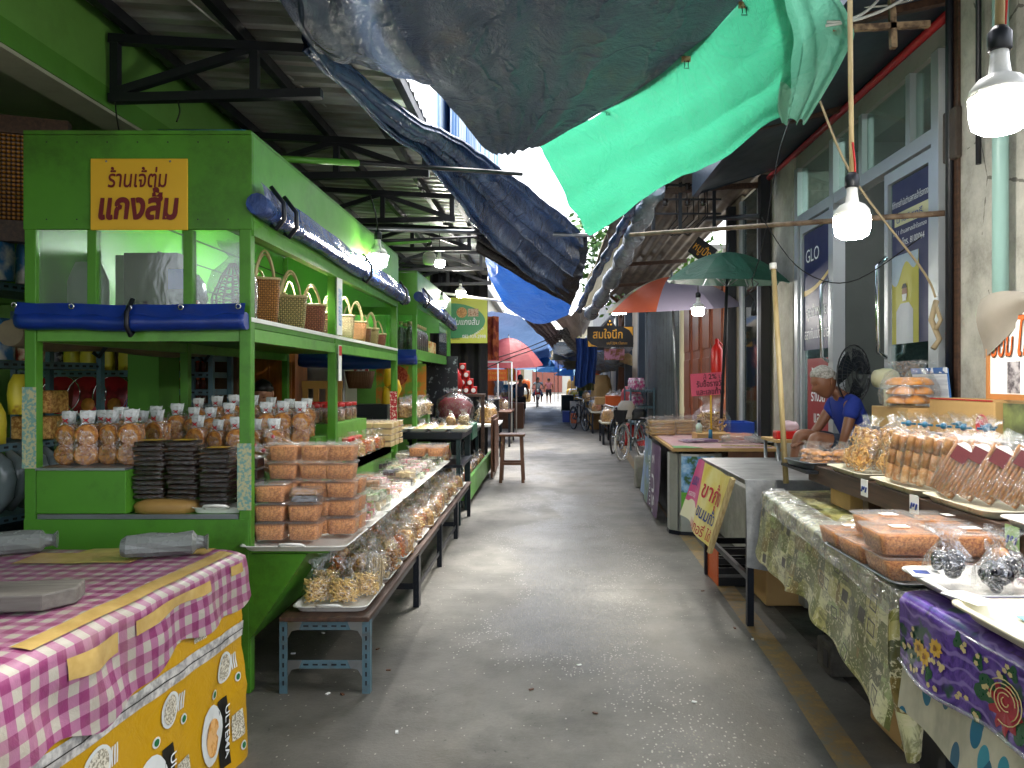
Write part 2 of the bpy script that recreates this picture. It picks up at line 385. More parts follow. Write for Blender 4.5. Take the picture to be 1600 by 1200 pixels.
t=NT('cracked_plaster'); ed=t.vor(2.2,t.mapping((1,1,.6)),'DISTANCE_TO_EDGE'); n5=t.noise(4,7,.75)
ck=t.math('MULTIPLY',t.math('LESS_THAN',t.math('ADD',ed,t.math('MULTIPLY',t.noise(14,4),.06)),.035),t.math('GREATER_THAN',t.noise(2,2),.5))
t.color(t.mix(t.math('MULTIPLY',ck,.7),t.ramp(n5,[(.3,'86837a'),(.5,'aeaba1'),(.68,'c2beb3')]),'39352e')); t.set(rough=.85); t.bump(n5,.4,.01); M['plaster']=t.mt
pv=MB().box(2.12,9,3.2,10.2,.03,.72); pv.box(2.0,2.12,3.2,8.2,.03,.38)
o=struct(pv.build('raised_pavement',M['conc'],bevel=.012))

# ---- left building ----
bl=thing('green_building','green painted building wall with grey underside beam at upper left','building',(-2.5,4,0))
def bp(n,mb,m,**k): mb.xf(Matrix.Translation((2.5,-4,0))); return mb.build(n,m,bl,**k)
bp('upper_wall',MB().box(-2.72,-2.5,-3,14.5,3.17,3.62),M['wallgreen'])
bp('beam',MB().box(-2.71,-2.494,-3,14.5,3.05,3.169),M['walldeep'])
bp('soffit',MB().box(-2.7,-2.5,-3,14.5,3.03,3.049),M['greybeam'])
bp('inner_wall',MB().box(-5.4,-5.2,-3,15,0,3.3).box(-5.2,-2.72,6.9,7.1,2.2,3.3).box(-5.2,-2.0,12.9,13.1,0,3.3),M['wallgreen'])
bp('inner_ceiling',MB().box(-5.4,-2.72,-3,15,3.3,3.4),M['greybeam'])
bp('pier',MB().box(-2.95,-2.73,5.4,5.7,0,3.3),M['walldeep'])
# amber glass-block panel
t=NT('amber_glass_block'); ck=t.vor(42,None,'F1','Distance',0); t.color(t.ramp(ck,[(.1,'d08a1c'),(.4,'8b5410'),(.55,'3a230a')])); t.set(rough=.2); t.bump(ck,.6,.02); M['amber']=t.mt
am=thing('glass_block_panel','amber glass block panel in a brown frame at the far left','wall panel',(-3.6,4.2,2.2))
am.rotation_euler=(0,0,R(20))
MB().box(-.7,.75,.03,.07,.22,.72).build('glass_blocks',M['amber'],am)
MB().box(-.8,.85,0,.09,.10,.22).box(-.8,.85,0,.09,.72,.82).build('frame',M['woodh'],am)
# ---- left roof ----
t=NT('corrugated_zinc'); t.color(t.mix(t.ramp(t.noise(2,6,.7,t.mapping((.4,3,1))),[(.4,0.),(.72,1.)]),'b3b9b8','7a6c5c')); t.set(rough=.36,metal=.45); M['zinc']=t.mt
def zr(x): return 3.5-.055*(x+2.5)
rf=thing('metal_roof','corrugated metal roof on black steel trusses over the left stalls','roof',(-1.7,6,3.5))
def rp(n,mb,m,**k): mb.xf(Matrix.Translation((1.7,-6,-3.5))); return mb.build(n,m,rf,**k)
NY=460
def rfn(u,v):
    y=-1+v*15.6; q=(y/.17)%1; h=.028 if .1<q<.32 else (0 if q>.42 or q<.01 else .014); x=-2.7+u*1.78
    return (x,y,zr(x)+.06+h)
rp('roof_sheet',MB().grid(rfn,6,NY,0,False),M['zinc'])
for x in (-2.36,-1.74,-1.25,-.95):
    rp('purlin',MB().bar((x,-1,zr(x)+.015),(x,14.6,zr(x)+.015),.05,.07),M['black'])
for y in (4.36,6.05,7.75,9.45,11.15,12.85):
    tr=MB(); zt=lambda x: zr(x)-.06; zb=3.1; xe=-1.28 if y<5 else -.93
    tr.bar((-2.48,y,zt(-2.48)),(xe,y,zt(xe)),.055,.05); tr.bar((-2.48,y,zb),(xe,y,zb+.03),.055,.05)
    xs=[-2.45,-1.66]+([] if y<5 else [-.96])
    for x in xs: tr.bar((x,y,zb),(x,y,zt(x)),.045)
    tr.bar((-2.43,y,zb+.04),(-1.68,y,zt(-1.7)-.02),.045); y>5 and tr.bar((-.97,y,zb+.04),(-1.64,y,zt(-1.6)-.02),.045)
    rp('truss',tr,M['black'])
for y in (6.1,11.0): rp('post',MB().bar((-1.05,y,1.2 if y<8 else 2.2),(-1.05,y,3.35),.06),M['black']) if False else None
# end curtain under the roof
def fold(amp,fr,base): return lambda u,v: base(u,v)
cu=MB().grid(lambda u,v:(-3.0+u*1.88,14.45+.05*sin(u*46)+.02*sin(u*17+1),.1+v*3.5),90,4)
tag(cu.build('curtain',mat('black_curtain','1b1c20',.8,0,.3,4)),'black curtain closing the end of the left roof behind the green banner','curtain')
# blue corrugated building above the roof
bb=thing('blue_building','blue and white ribbed upper building seen above the roof','building',(-2.4,13,3.9))
MB().grid(lambda u,v:(1.25,-5+u*9,-.1+v*4+0*(u)),1,1).grid(lambda u,v:(1.3+(.03 if int(u*120)%4<2 else 0),-4.5+u*9,v*3.2),120,1,0,False).build('wall',two('blue_white_ribs','3f7fc0','c3d4e4',1.2,.5,.45,.55,2,stretch=(1,4,.3)),bb)
MB().bar((1.28,-5,3.2),(1.28,4.5,3.2),.12).build('roof_edge',M['white'],bb)

# ---- tarpaulins ----
def poly_at(pl,u):
    n=len(pl)-1; k=min(int(u*n),n-1); f=u*n-k
    p0=pl[max(k-1,0)];p1=pl[k];p2=pl[k+1];p3=pl[min(k+2,n)]
    return (p1*2+(p2-p0)*f+(p0*2-p1*5+p2*4-p3)*f*f+(p1*3-p0-p2*3+p3)*f*f*f)*.5
def coons(top,bot,lef=None,rig=None,nu=60,nv=30,wr=.02,ws=1.2,fold=0,ff=6,fdir='v',sag=0,seed=0,fvar=0,lip=0):
    T=[P(*p) for p in top]; B=[P(*p) for p in bot]
    Lf=[P(*p) for p in lef] if lef else [T[0],B[0]]; Rt=[P(*p) for p in rig] if rig else [T[-1],B[-1]]
    def fn(u,v):
        t_,b_,l_,r_=poly_at(T,u),poly_at(B,u),poly_at(Lf,v),poly_at(Rt,v)
        p=t_*(1-v)+b_*v+l_*(1-u)+r_*u-(T[0]*(1-u)*(1-v)+T[-1]*u*(1-v)+B[0]*(1-u)*v+B[-1]*u*v)
        p.z-=sag*4*u*(1-u)*sin(pi*min(1,v))
        q=V((p.x*ws+seed,p.y*ws*.7,p.z*ws)); k=mnoise.fractal(q,1,2,3)
        p.z+=wr*k*2; p.x+=wr*mnoise.noise(q+V((9,0,0)))
        if fold:
            s=v if fdir=='v' else u; o=u if fdir=='v' else v
            ph=s*ff*2*pi+3*mnoise.noise(V((s*4+seed,o*1.5,seed)))
            a=fold*(1 if not fvar else (1-fvar*o))*sin(pi*min(1,max(0,s)))**.4
            p.z+=a*sin(ph); p.x+=a*.5*cos(ph*1.3)
        return p
    return MB().grid(fn,nu,nv)
def tarpmat(name,c,c2,rough=.3,trans=0,sc_=.9,bump=.35,dirtc='2a2218',dirt=.5,tc=None):
    t=NT(name); n1=t.noise(sc_,6,.65,None,.6); col=t.mix(t.ramp(n1,[(.35,0.),(.65,1.)]),c,c2)
    col=t.mix(t.math('MULTIPLY',t.ramp(t.noise(3,8,.75,t.mapping((1,.5,1))),[(.55,0.),(.72,1.)]),dirt),col,dirtc)
    t.color(col); t.set(rough=rough,spec=.5)
    nb=t.math('ADD',t.math('ADD',t.noise(3.5,6,.65,None,1.5),t.math('MULTIPLY',t.noise(24,4,.6,None,1),.2)),t.math('MULTIPLY',t.ramp(t.math('ABSOLUTE',t.math('SUBTRACT',t.noise(2.2,3,.5,t.mapping((1,.6,1),(5,2,0),(0,0,.6)),.8),.5)),[(0.,1.),(.05,0.)]),.35)); t.bump(nb,min(1,bump*1.6),.09)
    if trans:
        tl=t.n('ShaderNodeBsdfTranslucent'); tl.inputs[0].default_value=lin(tc or c); m=t.n('ShaderNodeMixShader'); m.inputs[0].default_value=trans
        t.link(t.b.outputs[0],m.inputs[1]); t.link(tl.outputs[0],m.inputs[2]); t.link(m.outputs[0],t.out.inputs[0])
    return t.mt
M['t_dark']=tarpmat('weathered_black_tarp','2a333d','404a54',.38,.05,.9,.6,'564c38',.8,'3a4654')
M['t_green']=tarpmat('green_tarp','2f8f6a','45a082',.3,.42,1.2,.4,'206a4e',.3,'3fa57f')
M['t_navy']=tarpmat('navy_tarp','263a5a','52688c',.18,.05,1.5,.25,'20242c',.3,'2b456e')
M['t_black']=tarpmat('black_vinyl_tarp','17181c','26272c',.3,.0,1.5,.3)
M['t_blue']=tarpmat('bright_blue_tarp','1c4a96','2d5ca8',.35,.22,1.5,.3,'103060',.4,'2458a8')
M['t_blue2']=tarpmat('pale_blue_tarp','6a86b4','8ea6cc',.4,.22,1,.2,'4a5c80',.3,'7898c8')
M['t_grey']=tarpmat('silver_grey_tarp','5d6a78','8c98a4',.22,.1,2,.3,'3a3a3c',.4)
M['t_brown']=tarpmat('brown_grey_tarp','5b5148','84786a',.6,.1,2,.4,'3a3028',.5)
M['t_beige']=tarpmat('beige_awning','a3926c','c4b488',.6,.35,2,.3,'6a5c40',.4)
def tarp(name,label,cat,mb,m,**k): return tag(mb.build(name,m,**k),label,cat)
# big dark tarp overhead
tarp('tarpaulin','huge weathered black tarpaulin sagging over the alley above the green sheet','tarp',
 coons([(585,-10,3.75),(610,40,4.1),(650,95,4.55),(700,160,5.25),(745,215,6.0),(768,238,6.45)],
       [(1250,-160,3.3),(1225,-60,3.7),(1165,-2,4.15),(1075,82,4.9),(960,165,5.6),(842,226,6.35)],
       [(585,-10,3.75),(800,-260,3.1),(1250,-160,3.3)],[(768,238,6.45),(800,236,6.45),(842,226,6.35)],90,60,.03,1.1,.012,7,'v',.1,3),M['t_dark'])
# unseen tarpaulin added over and behind the camera to cut the daylight
tarp('tarpaulin','black tarpaulin stretched across the alley behind the photographer','tarp',
 MB().grid(lambda u,v:(-1.0+u*3.3,-9+v*11.6,3.75+.12*sin(u*3)+.06*mnoise.noise(V((u*3,v*6,0)))),20,30),M['t_dark'])
# green sheet
tarp('tarpaulin','bright green tarpaulin sheet sloping from the black one to the right eaves','tarp',
 coons([(838,222,6.40),(900,193,6.0),(1010,130,5.25),(1090,68,4.7),(1160,2,4.2),(1215,-70,3.75)],
       [(922,362,7.1),(980,330,6.6),(1050,290,6.1),(1130,240,5.4),(1205,192,4.7),(1232,172,4.4)],
       [(838,222,6.4),(880,292,6.75),(922,362,7.1)],[(1215,-70,3.75),(1240,60,4.0),(1232,172,4.4)],70,40,.03,1.5,.018,3,'v',.02,5),M['t_green'])
tarp('tarpaulin','folded pale corner flap of the green tarpaulin hanging by the eaves','tarp',
 coons([(1205,-40,3.9),(1225,60,4.15),(1212,150,4.35),(1222,188,4.4)],
       [(1290,-30,3.7),(1330,40,3.85),(1322,82,3.95),(1262,190,4.3)],None,None,30,30,.02,3,.02,3,'v',0,8),tarpmat('green_tarp_flap','5a9a80','84ad9a',.3,.3,1.2,.3,'3a8066',.2,'5aa088'))
# slate sheet left of the big tarp
tarp('tarpaulin','slate blue tarpaulin stretched between the metal roof and the black one','tarp',
 coons([(436,-6,3.52),(465,40,3.7),(492,72,3.95),(500,82,4.05)],
       [(596,-12,3.6),(622,40,3.95),(656,95,4.35),(680,134,4.75)],
       [(436,-6,3.52),(515,-40,3.5),(596,-12,3.6)],[(500,82,4.05),(580,108,4.4),(680,134,4.75)],40,40,.02,1.6,.01,3,'v',.02,11),M['t_grey'] if False else tarpmat('slate_blue_tarp','3a4658','566478',.25,.12,1.3,.35,'4a4a48',.3,'5a7090'))
tarp('tarpaulin','long navy tarpaulin gathered in lengthwise folds along the left roof edge','tarp',
 coons([(488,70,4.15),(560,125,4.65),(640,175,5.15),(715,222,6.0),(790,268,7.2),(860,322,8.5),(915,368,9.6)],
       [(478,50,4.05),(540,140,4.6),(600,195,5.1),(660,245,5.8),(720,322,7.0),(790,402,8.6),(885,472,10.6)],None,None,110,60,.02,2,.06,5,'v',.0,2,fvar=.3),M['t_navy'])
tarp('tarpaulin','black vinyl sheet hanging from the grey cross pole over the alley','tarp',
 coons([(735,300,7.6),(790,330,8.4),(850,352,9.2),(918,372,9.8)],[(745,392,8.4),(800,425,9.2),(850,455,10.0),(893,478,10.7)],
       None,[(918,372,9.8),(915,410,10.2),(903,450,10.5),(893,478,10.7)],70,40,.015,2,.035,7,'v',.05,4,fvar=.5),M['t_black'])
tarp('tarpaulin','bright blue tarpaulin sagging below the black vinyl over the alley','tarp',
 coons([(752,368,10.2),(800,400,10.6),(850,440,11.2),(898,462,11.6)],[(765,432,11.4),(790,478,12.2),(835,505,12.9),(888,492,12.6)],None,None,40,30,.03,1.5,.01,3,'v',.08,6),M['t_blue'])
tarp('tarpaulin','brown striped tarpaulin strip twisting down to the alley centre','tarp',
 coons([(800,478,13.2),(830,510,15.0),(862,545,17.0)],[(825,482,13.4),(862,505,15.2),(880,528,17.2)],None,None,40,24,.02,2,.03,5,'v',0,9),tarpmat('striped_brown_tarp','3a2f33','6a5a5c',.4,.1,3))
# right drooping rolled awning edge
ra=thing('rolled_awning','silver grey rolled awning tarp slanting down along the right eaves','awning',tuple(P(1000,350,8)))
mb=MB(); prs=[(1024,292,7.6),(1003,340,8.2),(985,380,8.9),(962,425,10.1),(940,465,11.6),(922,492,13)]
PS=[P(*p) for p in prs]
mb.tube([poly_at(PS,i/24) for i in range(25)],[.10+.025*sin(i*1.7) for i in range(25)],12)
mb.xf(Matrix.Translation(-P(1000,350,8))); mb.build('roll',M['t_grey'],ra)
mb=MB(); PQ=[P(*p) for p in [(995,300,7.6),(975,350,8.3),(950,395,9.1),(925,440,10.4),(905,485,12)]]
mb.tube([poly_at(PQ,i/24) for i in range(25)],[.05+.015*sin(i*2.1) for i in range(25)],10); mb.xf(Matrix.Translation(-P(1000,350,8))); mb.build('inner_roll',M['t_navy'],ra)
tarp('awning','weathered beige awning cloth beside the rolled grey tarp','awning',
 coons([(952,352,13.5),(930,410,14.5),(905,470,16)],[(1000,330,9.5),(965,420,11),(925,488,13)],None,None,30,20,.03,2,.02,4,'v',0,12),M['t_beige'])
tarp('awning','grey and brown peeling awning cloth over the middle of the alley','awning',
 coons([(868,500,17),(880,515,17.5),(893,535,18)],[(935,470,13),(925,495,13.5),(915,520,14)],None,None,30,20,.04,2,.02,4,'v',.05,14),M['t_brown'])
# cross poles
def pole(name,label,cat,a,b,r,m,g=None): return tag(MB().cyl(a,b,r,n=10).build(name,m),label,cat,g)
pole('pole','green painted and black pole crossing from the first stall to the alley','pole',P(400,246,4.9),P(560,255,5.3),.022,M['green2'])
pole('pole','black pipe continuing from the green pole towards the tarps','pole',P(560,254,5.3),P(815,272,6.6),.018,M['black'])
pole('pole','galvanised cross pole above the alley at the end of the first stall','pole',P(552,357,7.0),P(925,368,9.6),.024,M['steel'])
pole('pole','thin dark pipe running just under the galvanised cross pole','pole',P(560,378,7.2),P(800,368,8.6),.014,M['black'])
pole('pole','short green crossbar holding the caged bulb by the stall','pole',P(585,382,7.4),P(672,376,7.8),.02,M['green2'])
pole('pole','white pole crossing in front of the green banner','pole',P(690,458,11.5),P(840,478,13.2),.02,M['white'])
pole('pole','brown wooden pole crossing in front of the glass shop doors','pole',P(985,367,6.6),P(1477,333,4.35),.017,two('brown_pole','5a4634','84705a',8,.6,.4,.6,4))
pole('pole','dark pipe under the meter board on the right','pole',P(1100,342,9),P(1190,338,7.9),.03,M['black'])
# ================= LEFT SIDE =================
def food(name,c1,c2,scale=60,rough=.6,bump=.6,lo=.4,hi=.6):
    t=NT(name); f=t.noise(scale,4,.7); t.color(t.ramp(f,[(lo,c1),(hi,c2)])); t.set(rough=rough); t.bump(f,bump,.004); return t.mt
M['flake']=food('rice_floss','94491a','e8a25c',120,.6,.9,.36,.62); M['cracker']=food('brown_cracker','8a4a16','c98a3e',40,.5,.4)
M['stick']=mat('fried_stick','f6d080',.5,0,.25,30); M['stickor']=mat('orange_snack','e07a20',.5,0,.3,30); M['stickbr']=mat('brown_snack','b8803e',.5,0,.35,30)
M['pale']=mat('pale_snack','d8bf8c',.5,0,.35,30); M['choc']=food('dark_paste','120906','2e160f',30,.35,.4); M['shell']=mat('golden_pastry','d9913f',.45,0,.35,18,.2,60)
M['roll']=mat('wafer_roll','a8713a',.5,0,.4,14,.15,60); M['rolllt']=mat('light_wafer_roll','c08a4e',.5,0,.4,14,.15,60)
M['nest']=food('noodle_nest','9b6426','dcae62',45,.5,1,.42,.58)
def superring(w,d,z,n=16,e=.5,jit=0,rng=RND,cx=0,cy_=0):
    r=[]
    for j in range(n):
        a=2*pi*(j+.5)/n; c,s=cos(a),sin(a); k=1+rng.uniform(-jit,jit)
        r.append((cx+math.copysign(abs(c)**e,c)*w/2*k, cy_+math.copysign(abs(s)**e,s)*d/2*k, z+rng.uniform(-jit,jit)*.04))
    return r
def film_bag(w,d,h,hc,rng,n=16,neck=.35,flare=.7,tie=True):
    rs=[(.88,0),(1.02,.12),(1.05,.4),(1.0,.72),(.86,.95)]
    rings=[superring(w*k,d*k,hc*z,n,.62,.05,rng) for k,z in rs]
    rings.append(superring(w*neck*1.6,d*neck*1.4,hc+(h-hc)*.25,n,.8,.14,rng)); rings.append(superring(w*neck,d*neck*.8,hc+(h-hc)*.5,n,.9,.18,rng))
    rings.append(superring(w*flare*.75,d*.3,hc+(h-hc)*.78,n,.9,.2,rng)); rings.append(superring(w*flare,d*.28,h,n,.9,.28,rng))
    return MB().loft(rings,0,False,False)
def sticks(w,d,h,n,L,r,rng,mode='jumble'):
    mb=MB()
    for i in range(n):
        if mode=='up':
            x,y=rng.uniform(-.42,.42)*w,rng.uniform(-.42,.42)*d; a=V((x,y,h*.02)); b=a+V((rng.uniform(-.12,.12)*w,rng.uniform(-.12,.12)*d,L*rng.uniform(.85,1.05)))
        else:
            c=V((rng.uniform(-.36,.36)*w,rng.uniform(-.36,.36)*d,rng.uniform(.12,.92)*h)); th=rng.uniform(0,6.28); ph=rng.gauss(0,.55); dv=V((cos(th)*cos(ph),sin(th)*cos(ph),sin(ph)))*L/2
            a,b=c-dv,c+dv
            for p in (a,b): p.x=max(-.47*w,min(.47*w,p.x)); p.y=max(-.47*d,min(.47*d,p.y)); p.z=max(.005,min(h,p.z))
        if (b-a).length>.005: mb.tube([a,b],r*rng.uniform(.8,1.2),4,0,True,False)
    return mb
def lump(w,d,h,rng,n=9,k=7,jit=.12):
    mb=MB(); rings=[]
    for i in range(k):
        z=i/(k-1); s=sqrt(max(.02,1-(1.6*z-.75)**2*.9)) if z>.45 else .94+.06*z
        rings.append(superring(w*s,d*s,h*z,n*2,.7,jit,rng))
    return mb.loft(rings,0,True)
def snack_bag(name,label,cat,group,w,d,h,hc,content,cmat,rng,filmm='film',tie=None):
    t=thing(name,label,cat,(0,0,0),0,group); content.build('contents',M[cmat],t); film_bag(w,d,h,hc,rng).build('bag_film',M[filmm],t)
    if tie: MB().tube([(w*.2*cos(a),d*.16*sin(a),hc+(h-hc)*.5) for a in [i*pi/4 for i in range(9)]],.004,4).build('tie',M[tie],t)
    return t
def rrect(w,d,r,n=4):
    pts=[]
    for cx,cy_,a0 in ((w/2-r,d/2-r,0),(-w/2+r,d/2-r,90),(-w/2+r,-d/2+r,180),(w/2-r,-d/2+r,270)):
        for k in range(n+1): a=R(a0+90*k/n); pts.append((cx+r*cos(a),cy_+r*sin(a)))
    return pts
def tray_mesh(w,d,h=.03,scallop=.01,handle=True):
    mb=MB(); spec=[(.90,0),(.93,.2),(.98,1.0),(1.03,1.05),(1.03,.9),(.97,.9),(.915,.22),(.88,.16)]
    rings=[]
    for k,z in spec:
        pr=rrect(w*k,d*k,.045,4); ring=[]
        for i,(x,y) in enumerate(pr):
            ring.append((x,y,z*h))
        rings.append(ring)
    mb.loft(rings,0,True,True)
    if handle:
        for s in (-1,1):
            mb.tube([(-.06,s*d/2*1.0,h),(-.05,s*(d/2+.02),h+.012),(0,s*(d/2+.028),h+.016),(.05,s*(d/2+.02),h+.012),(.06,s*d/2,h)],.007,6)
    return mb
def make_tray(label,w,d,loc,rz=0,m='plastwhite',group=None,h=.03,cat='tray',name='serving_tray',scallop=0,handle=True):
    o=tray_mesh(w,d,h,scallop,handle).build(name,M[m]); o.location=loc; o.rotation_euler=(0,0,rz); return tag(o,label,cat,group)
# ---------- stall builder ----------
def stall_part(t,ox,oy):
    def f(n,mb,m,**k): mb.xf(Matrix.Translation((-ox,-oy,0))); return mb.build(n,M[m] if isinstance(m,str) else m,t,**k)
    return f
S1=thing('market_stall','green painted market stall with glazed upper cabinet, nearest on the left','stall',(-1.96,5.5,0))
sp=stall_part(S1,-1.96,5.5)
xl,xr,y0,y1=-2.48,-1.45,3.71,7.28; ph=.055
for x,y in ((xl,y0),(xr,y0),(xl,5.27),(xr,5.19),(xl,y1),(xr,y1)):
    sp('post',MB().box(x-ph/2,x+ph/2,y-ph/2,y+ph/2,0,2.66),'green',bevel=.004)
nl=MB()
for i in range(7):
    for z in (2.64,2.27): nl.box(xl+.08+i*.145,xl+.086+i*.145,y0-.034,y0-.026,z,z+.006)
sp('header_panel',MB().box(xl-.03,xr+.035,y0-.032,y0-.010,2.225,2.68).add(nl.v,nl.f,1),[M['green'],M['black']],bevel=.003) if False else sp('header_panel',MB().box(xl-.03,xr+.035,y0-.032,y0-.010,2.225,2.68),'green',bevel=.003)
sp('nails',nl,'black')
sp('side_header',MB().box(xr+.012,xr+.034,y0-.008,y1+.03,2.27,2.68),'green2',bevel=.003)
sp('header_lip',MB().box(xr-.10,xr+.012,y0,y1,2.24,2.27).box(xr+.0,xr+.036,y0-.006,y1,2.20,2.268),'greentrim')
sp('roof_board',MB().box(xl-.03,xr+.03,y0-.03,y1+.03,2.682,2.70),'green')
sp('back_board',MB().box(xl-.028,xl-.012,y0,y1,1.80,2.67),'green2')
bb_=MB()
for z in (1.98,2.15,2.32,2.49): bb_.box(xl-.012,xl-.004,y0+1.2,y1-.03,z,z+.008)
sp('board_joint',bb_,'black')
sp('end_board',MB().box(xl,xr,y1-.01,y1+.008,2.2,2.67),'green2')
sp('upper_shelf',MB().box(xl,xr+.02,y0-.02,y1+.02,1.755,1.80),'green',bevel=.004)
sp('shelf_edge',MB().box(xr+.0205,xr+.03,y0-.02,y1+.02,1.785,1.806),'white')
sp('shelf_rail',MB().box(xr-.02,xr+.026,y0+.03,y1,1.69,1.752).box(xl-.02,xl+.02,y0+.03,y1,1.69,1.752).box(xl+.03,xr-.03,y0-.02,y0+.02,1.69,1.75),'greentrim')
for x in (-2.186,-1.725): sp('mullion',MB().box(x-.022,x+.022,y0-.026,y0+.02,1.80,2.226),'green',bevel=.003)
for a,b in ((-2.452,-2.208),(-2.164,-1.747),(-1.703,-1.478)):
    sp('window_pane',MB().box(a,b,y0-.002,y0+.002,1.80,2.224),'acryl')
sp('end_pane',MB().box(xl+.03,xr-.03,y1-.004,y1,1.81,2.2),'glass')
sp('counter',MB().box(xl-.02,xr,y0-.02,y1,.83,.855),'greentrim',bevel=.003)
sp('counter_edge',MB().box(xl+.04,xr-.03,y0-.034,y0-.021,.838,.86),'steel')
sp('front_panel',MB().box(xl-.03,xr+.02,y0-.03,y0-.008,.12,.836),'green',bevel=.003)
sp('corner_box',MB().box(xl+.03,-2.02,y0-.03,4.95,.862,1.07),'green',bevel=.004)
sp('corner_box_edge',MB().box(xl+.03,-2.02,y0-.036,4.95,1.071,1.083),'steel')
sp('side_panel',MB().add([(xr+.02,y0-.03,.67),(xr+.30,y0-.03,.67),(xr+.02,y0-.03,.25),(xr+.02,y1,.67),(xr+.30,y1,.67),(xr+.02,y1,.25)],[(0,2,1),(3,4,5),(1,2,5,4),(0,3,5,2),(0,1,4,3)]),'green')
sp('ledge',MB().box(xr+.02,-1.05,y0-.02,7.75,.672,.69),'greentrim',bevel=.003)
for x,z0,z1 in ((xl,1.08,1.47),(xr,.88,1.2)):
    sp('tape_strip',MB().box(x-.034,x+.034,y0-.0345,y0-.0335+.0,z0,z1),two('printed_tape','6f9a92','b9b48a',70,.5,.45,.55,3))
sp('tape_strip',MB().box(xr-.034,xr+.034,y1-.034,y1-.032,1.1,1.4),two('red_printed_tape','b3182a','e9d8c8',60,.5,.5,.62,3))
# cabinet tube lamp
lt=thing('tube_lamp','lit white tube lamp tucked behind the header lip above the baskets','lamp',(-1.585,5.4,2.31))
MB().cyl((0,-.45,0),(0,.45,0),.014,n=10).build('tube',M['tubestrong'],lt); MB().box(-.02,.02,-.5,.5,.015,.026).build('batten',M['white'],lt)
# sign
sg=thing('shop_sign','yellow sign with maroon Thai lettering on the stall header','sign',(-1.95,3.672,2.39))
t=NT('sign_yellow'); t.color(t.mix(t.math('MULTIPLY',t.noise(3,4),.3),'e3b428','c9961c')); t.set(rough=.45); M['signy']=t.mt
MB().box(-.232,.232,-.004,.004,-.17,.172).build('board',M['signy'],sg,bevel=.003)
letters('ร้านเจ้ตุ่ม',(-.005,-.005,.035),(1,0,0),(0,0,1),M['txtmaroon'],sg,.112,.285,.014,shear=.15)
letters('แกงส้ม',(0,-.005,-.115),(1,0,0),(0,0,1),M['txtmaroon'],sg,.17,.385,.04,shear=.15)
MB().ball((-.155,-.006,.158),.005).ball((.15,-.006,.158),.005).build('screw',M['steel'],sg)
# blue rolls
def rolltarp(name,label,a,b,r,m,grommets=True,straps=(),wob=.006,sag=.01):
    o=thing(name,label,'rolled tarp',tuple((V(a)+V(b))/2)); c=(V(a)+V(b))/2; d=(V(b)-V(a)); mb=MB(); n=40
    pts=[]; rr=[]
    for i in range(n+1):
        u=i/n; p=V(a)+d*u-c; p.z-=sag*sin(pi*u)+wob*mnoise.noise(V((u*6,1,0))); pts.append(p); rr.append(r*(1+.14*mnoise.noise(V((u*9,5,r)))))
    mb.tube(pts,rr,12)
    q=V((0,0,1)).cross(d.normalized()).normalized(); q=q if (q.y<0 or abs(q.y)<.1 and q.x>0) else -q
    mb.grid(lambda u,v: pts[min(n,int(u*n))]+q*(r*.75-.02*v+.006*sin(u*31+v*3))+V((0,0,r*.3+v*r*1.7)),n,4)
    mb.build('roll',m,o)
    if grommets:
        g=MB()
        for i in range(5): 
            p=pts[int(n*(.02+.24*i))]+q*(r*.7+.004)+V((0,0,r*1.6)); g.tube([p+q.cross(V((0,0,1)))*.012*cos(k*pi/4)+V((0,0,.012*sin(k*pi/4))) for k in range(9)],.004,5)
        g.build('grommet',M['chrome'],o)
    for u in straps:
        p=pts[int(n*u)]; MB().tube([p+q*.0+V((0,0,r*2.6)),p+q*(r+.012)+V((0,0,r)),p+q*(r+.014)-V((0,0,r*.5)),p+q*(r*.5)-V((0,0,r*1.5)),p+q*.0-V((0,0,r*1.1))],.012,6).build('strap',M['navysteel'],o)
    return o
rolltarp('tarp_roll','blue tarpaulin rolled up with eyelets across the front of the stall',(-2.515,3.655,1.79),(-1.43,3.655,1.785),.042,M['bluetarp'],straps=(.5,))
t=tarpmat('shiny_blue_tarp','1c2f63','3f5a96',.18,.08,3,.25,'1a2038',.2)
rolltarp('tarp_roll','glossy blue tarpaulin rolled under the long side header of the stall',(-1.385,3.66,2.345),(-1.385,7.5,2.29),.052,t,False,(.06,.1,.55,.93),.012,.0)
rolltarp('tarp_roll','tan canvas blind rolled up behind the stall posts',(-2.63,3.76,1.735),(-2.63,7.2,1.80),.066,mat('tan_canvas','8d8066',.7,0,.5,5,.3,30,.3),False,(.2,.6),.02,.03)
# plastic crate on the roof
cr=thing('plastic_crate','dark teal slotted plastic basket lying on top of the stall','crate',(-1.77,3.95,2.702))
mb=MB(); mb.tube([(-.22,0,.045),(.22,0,.045)],.045,12)
sl_=MB()
for i in range(14): sl_.box(-.15+i*.024,-.138+i*.024,-.047,-.043,.025,.065)
mb.build('basket_body',M['teal'],cr); sl_.build('slots',M['pale'],cr)
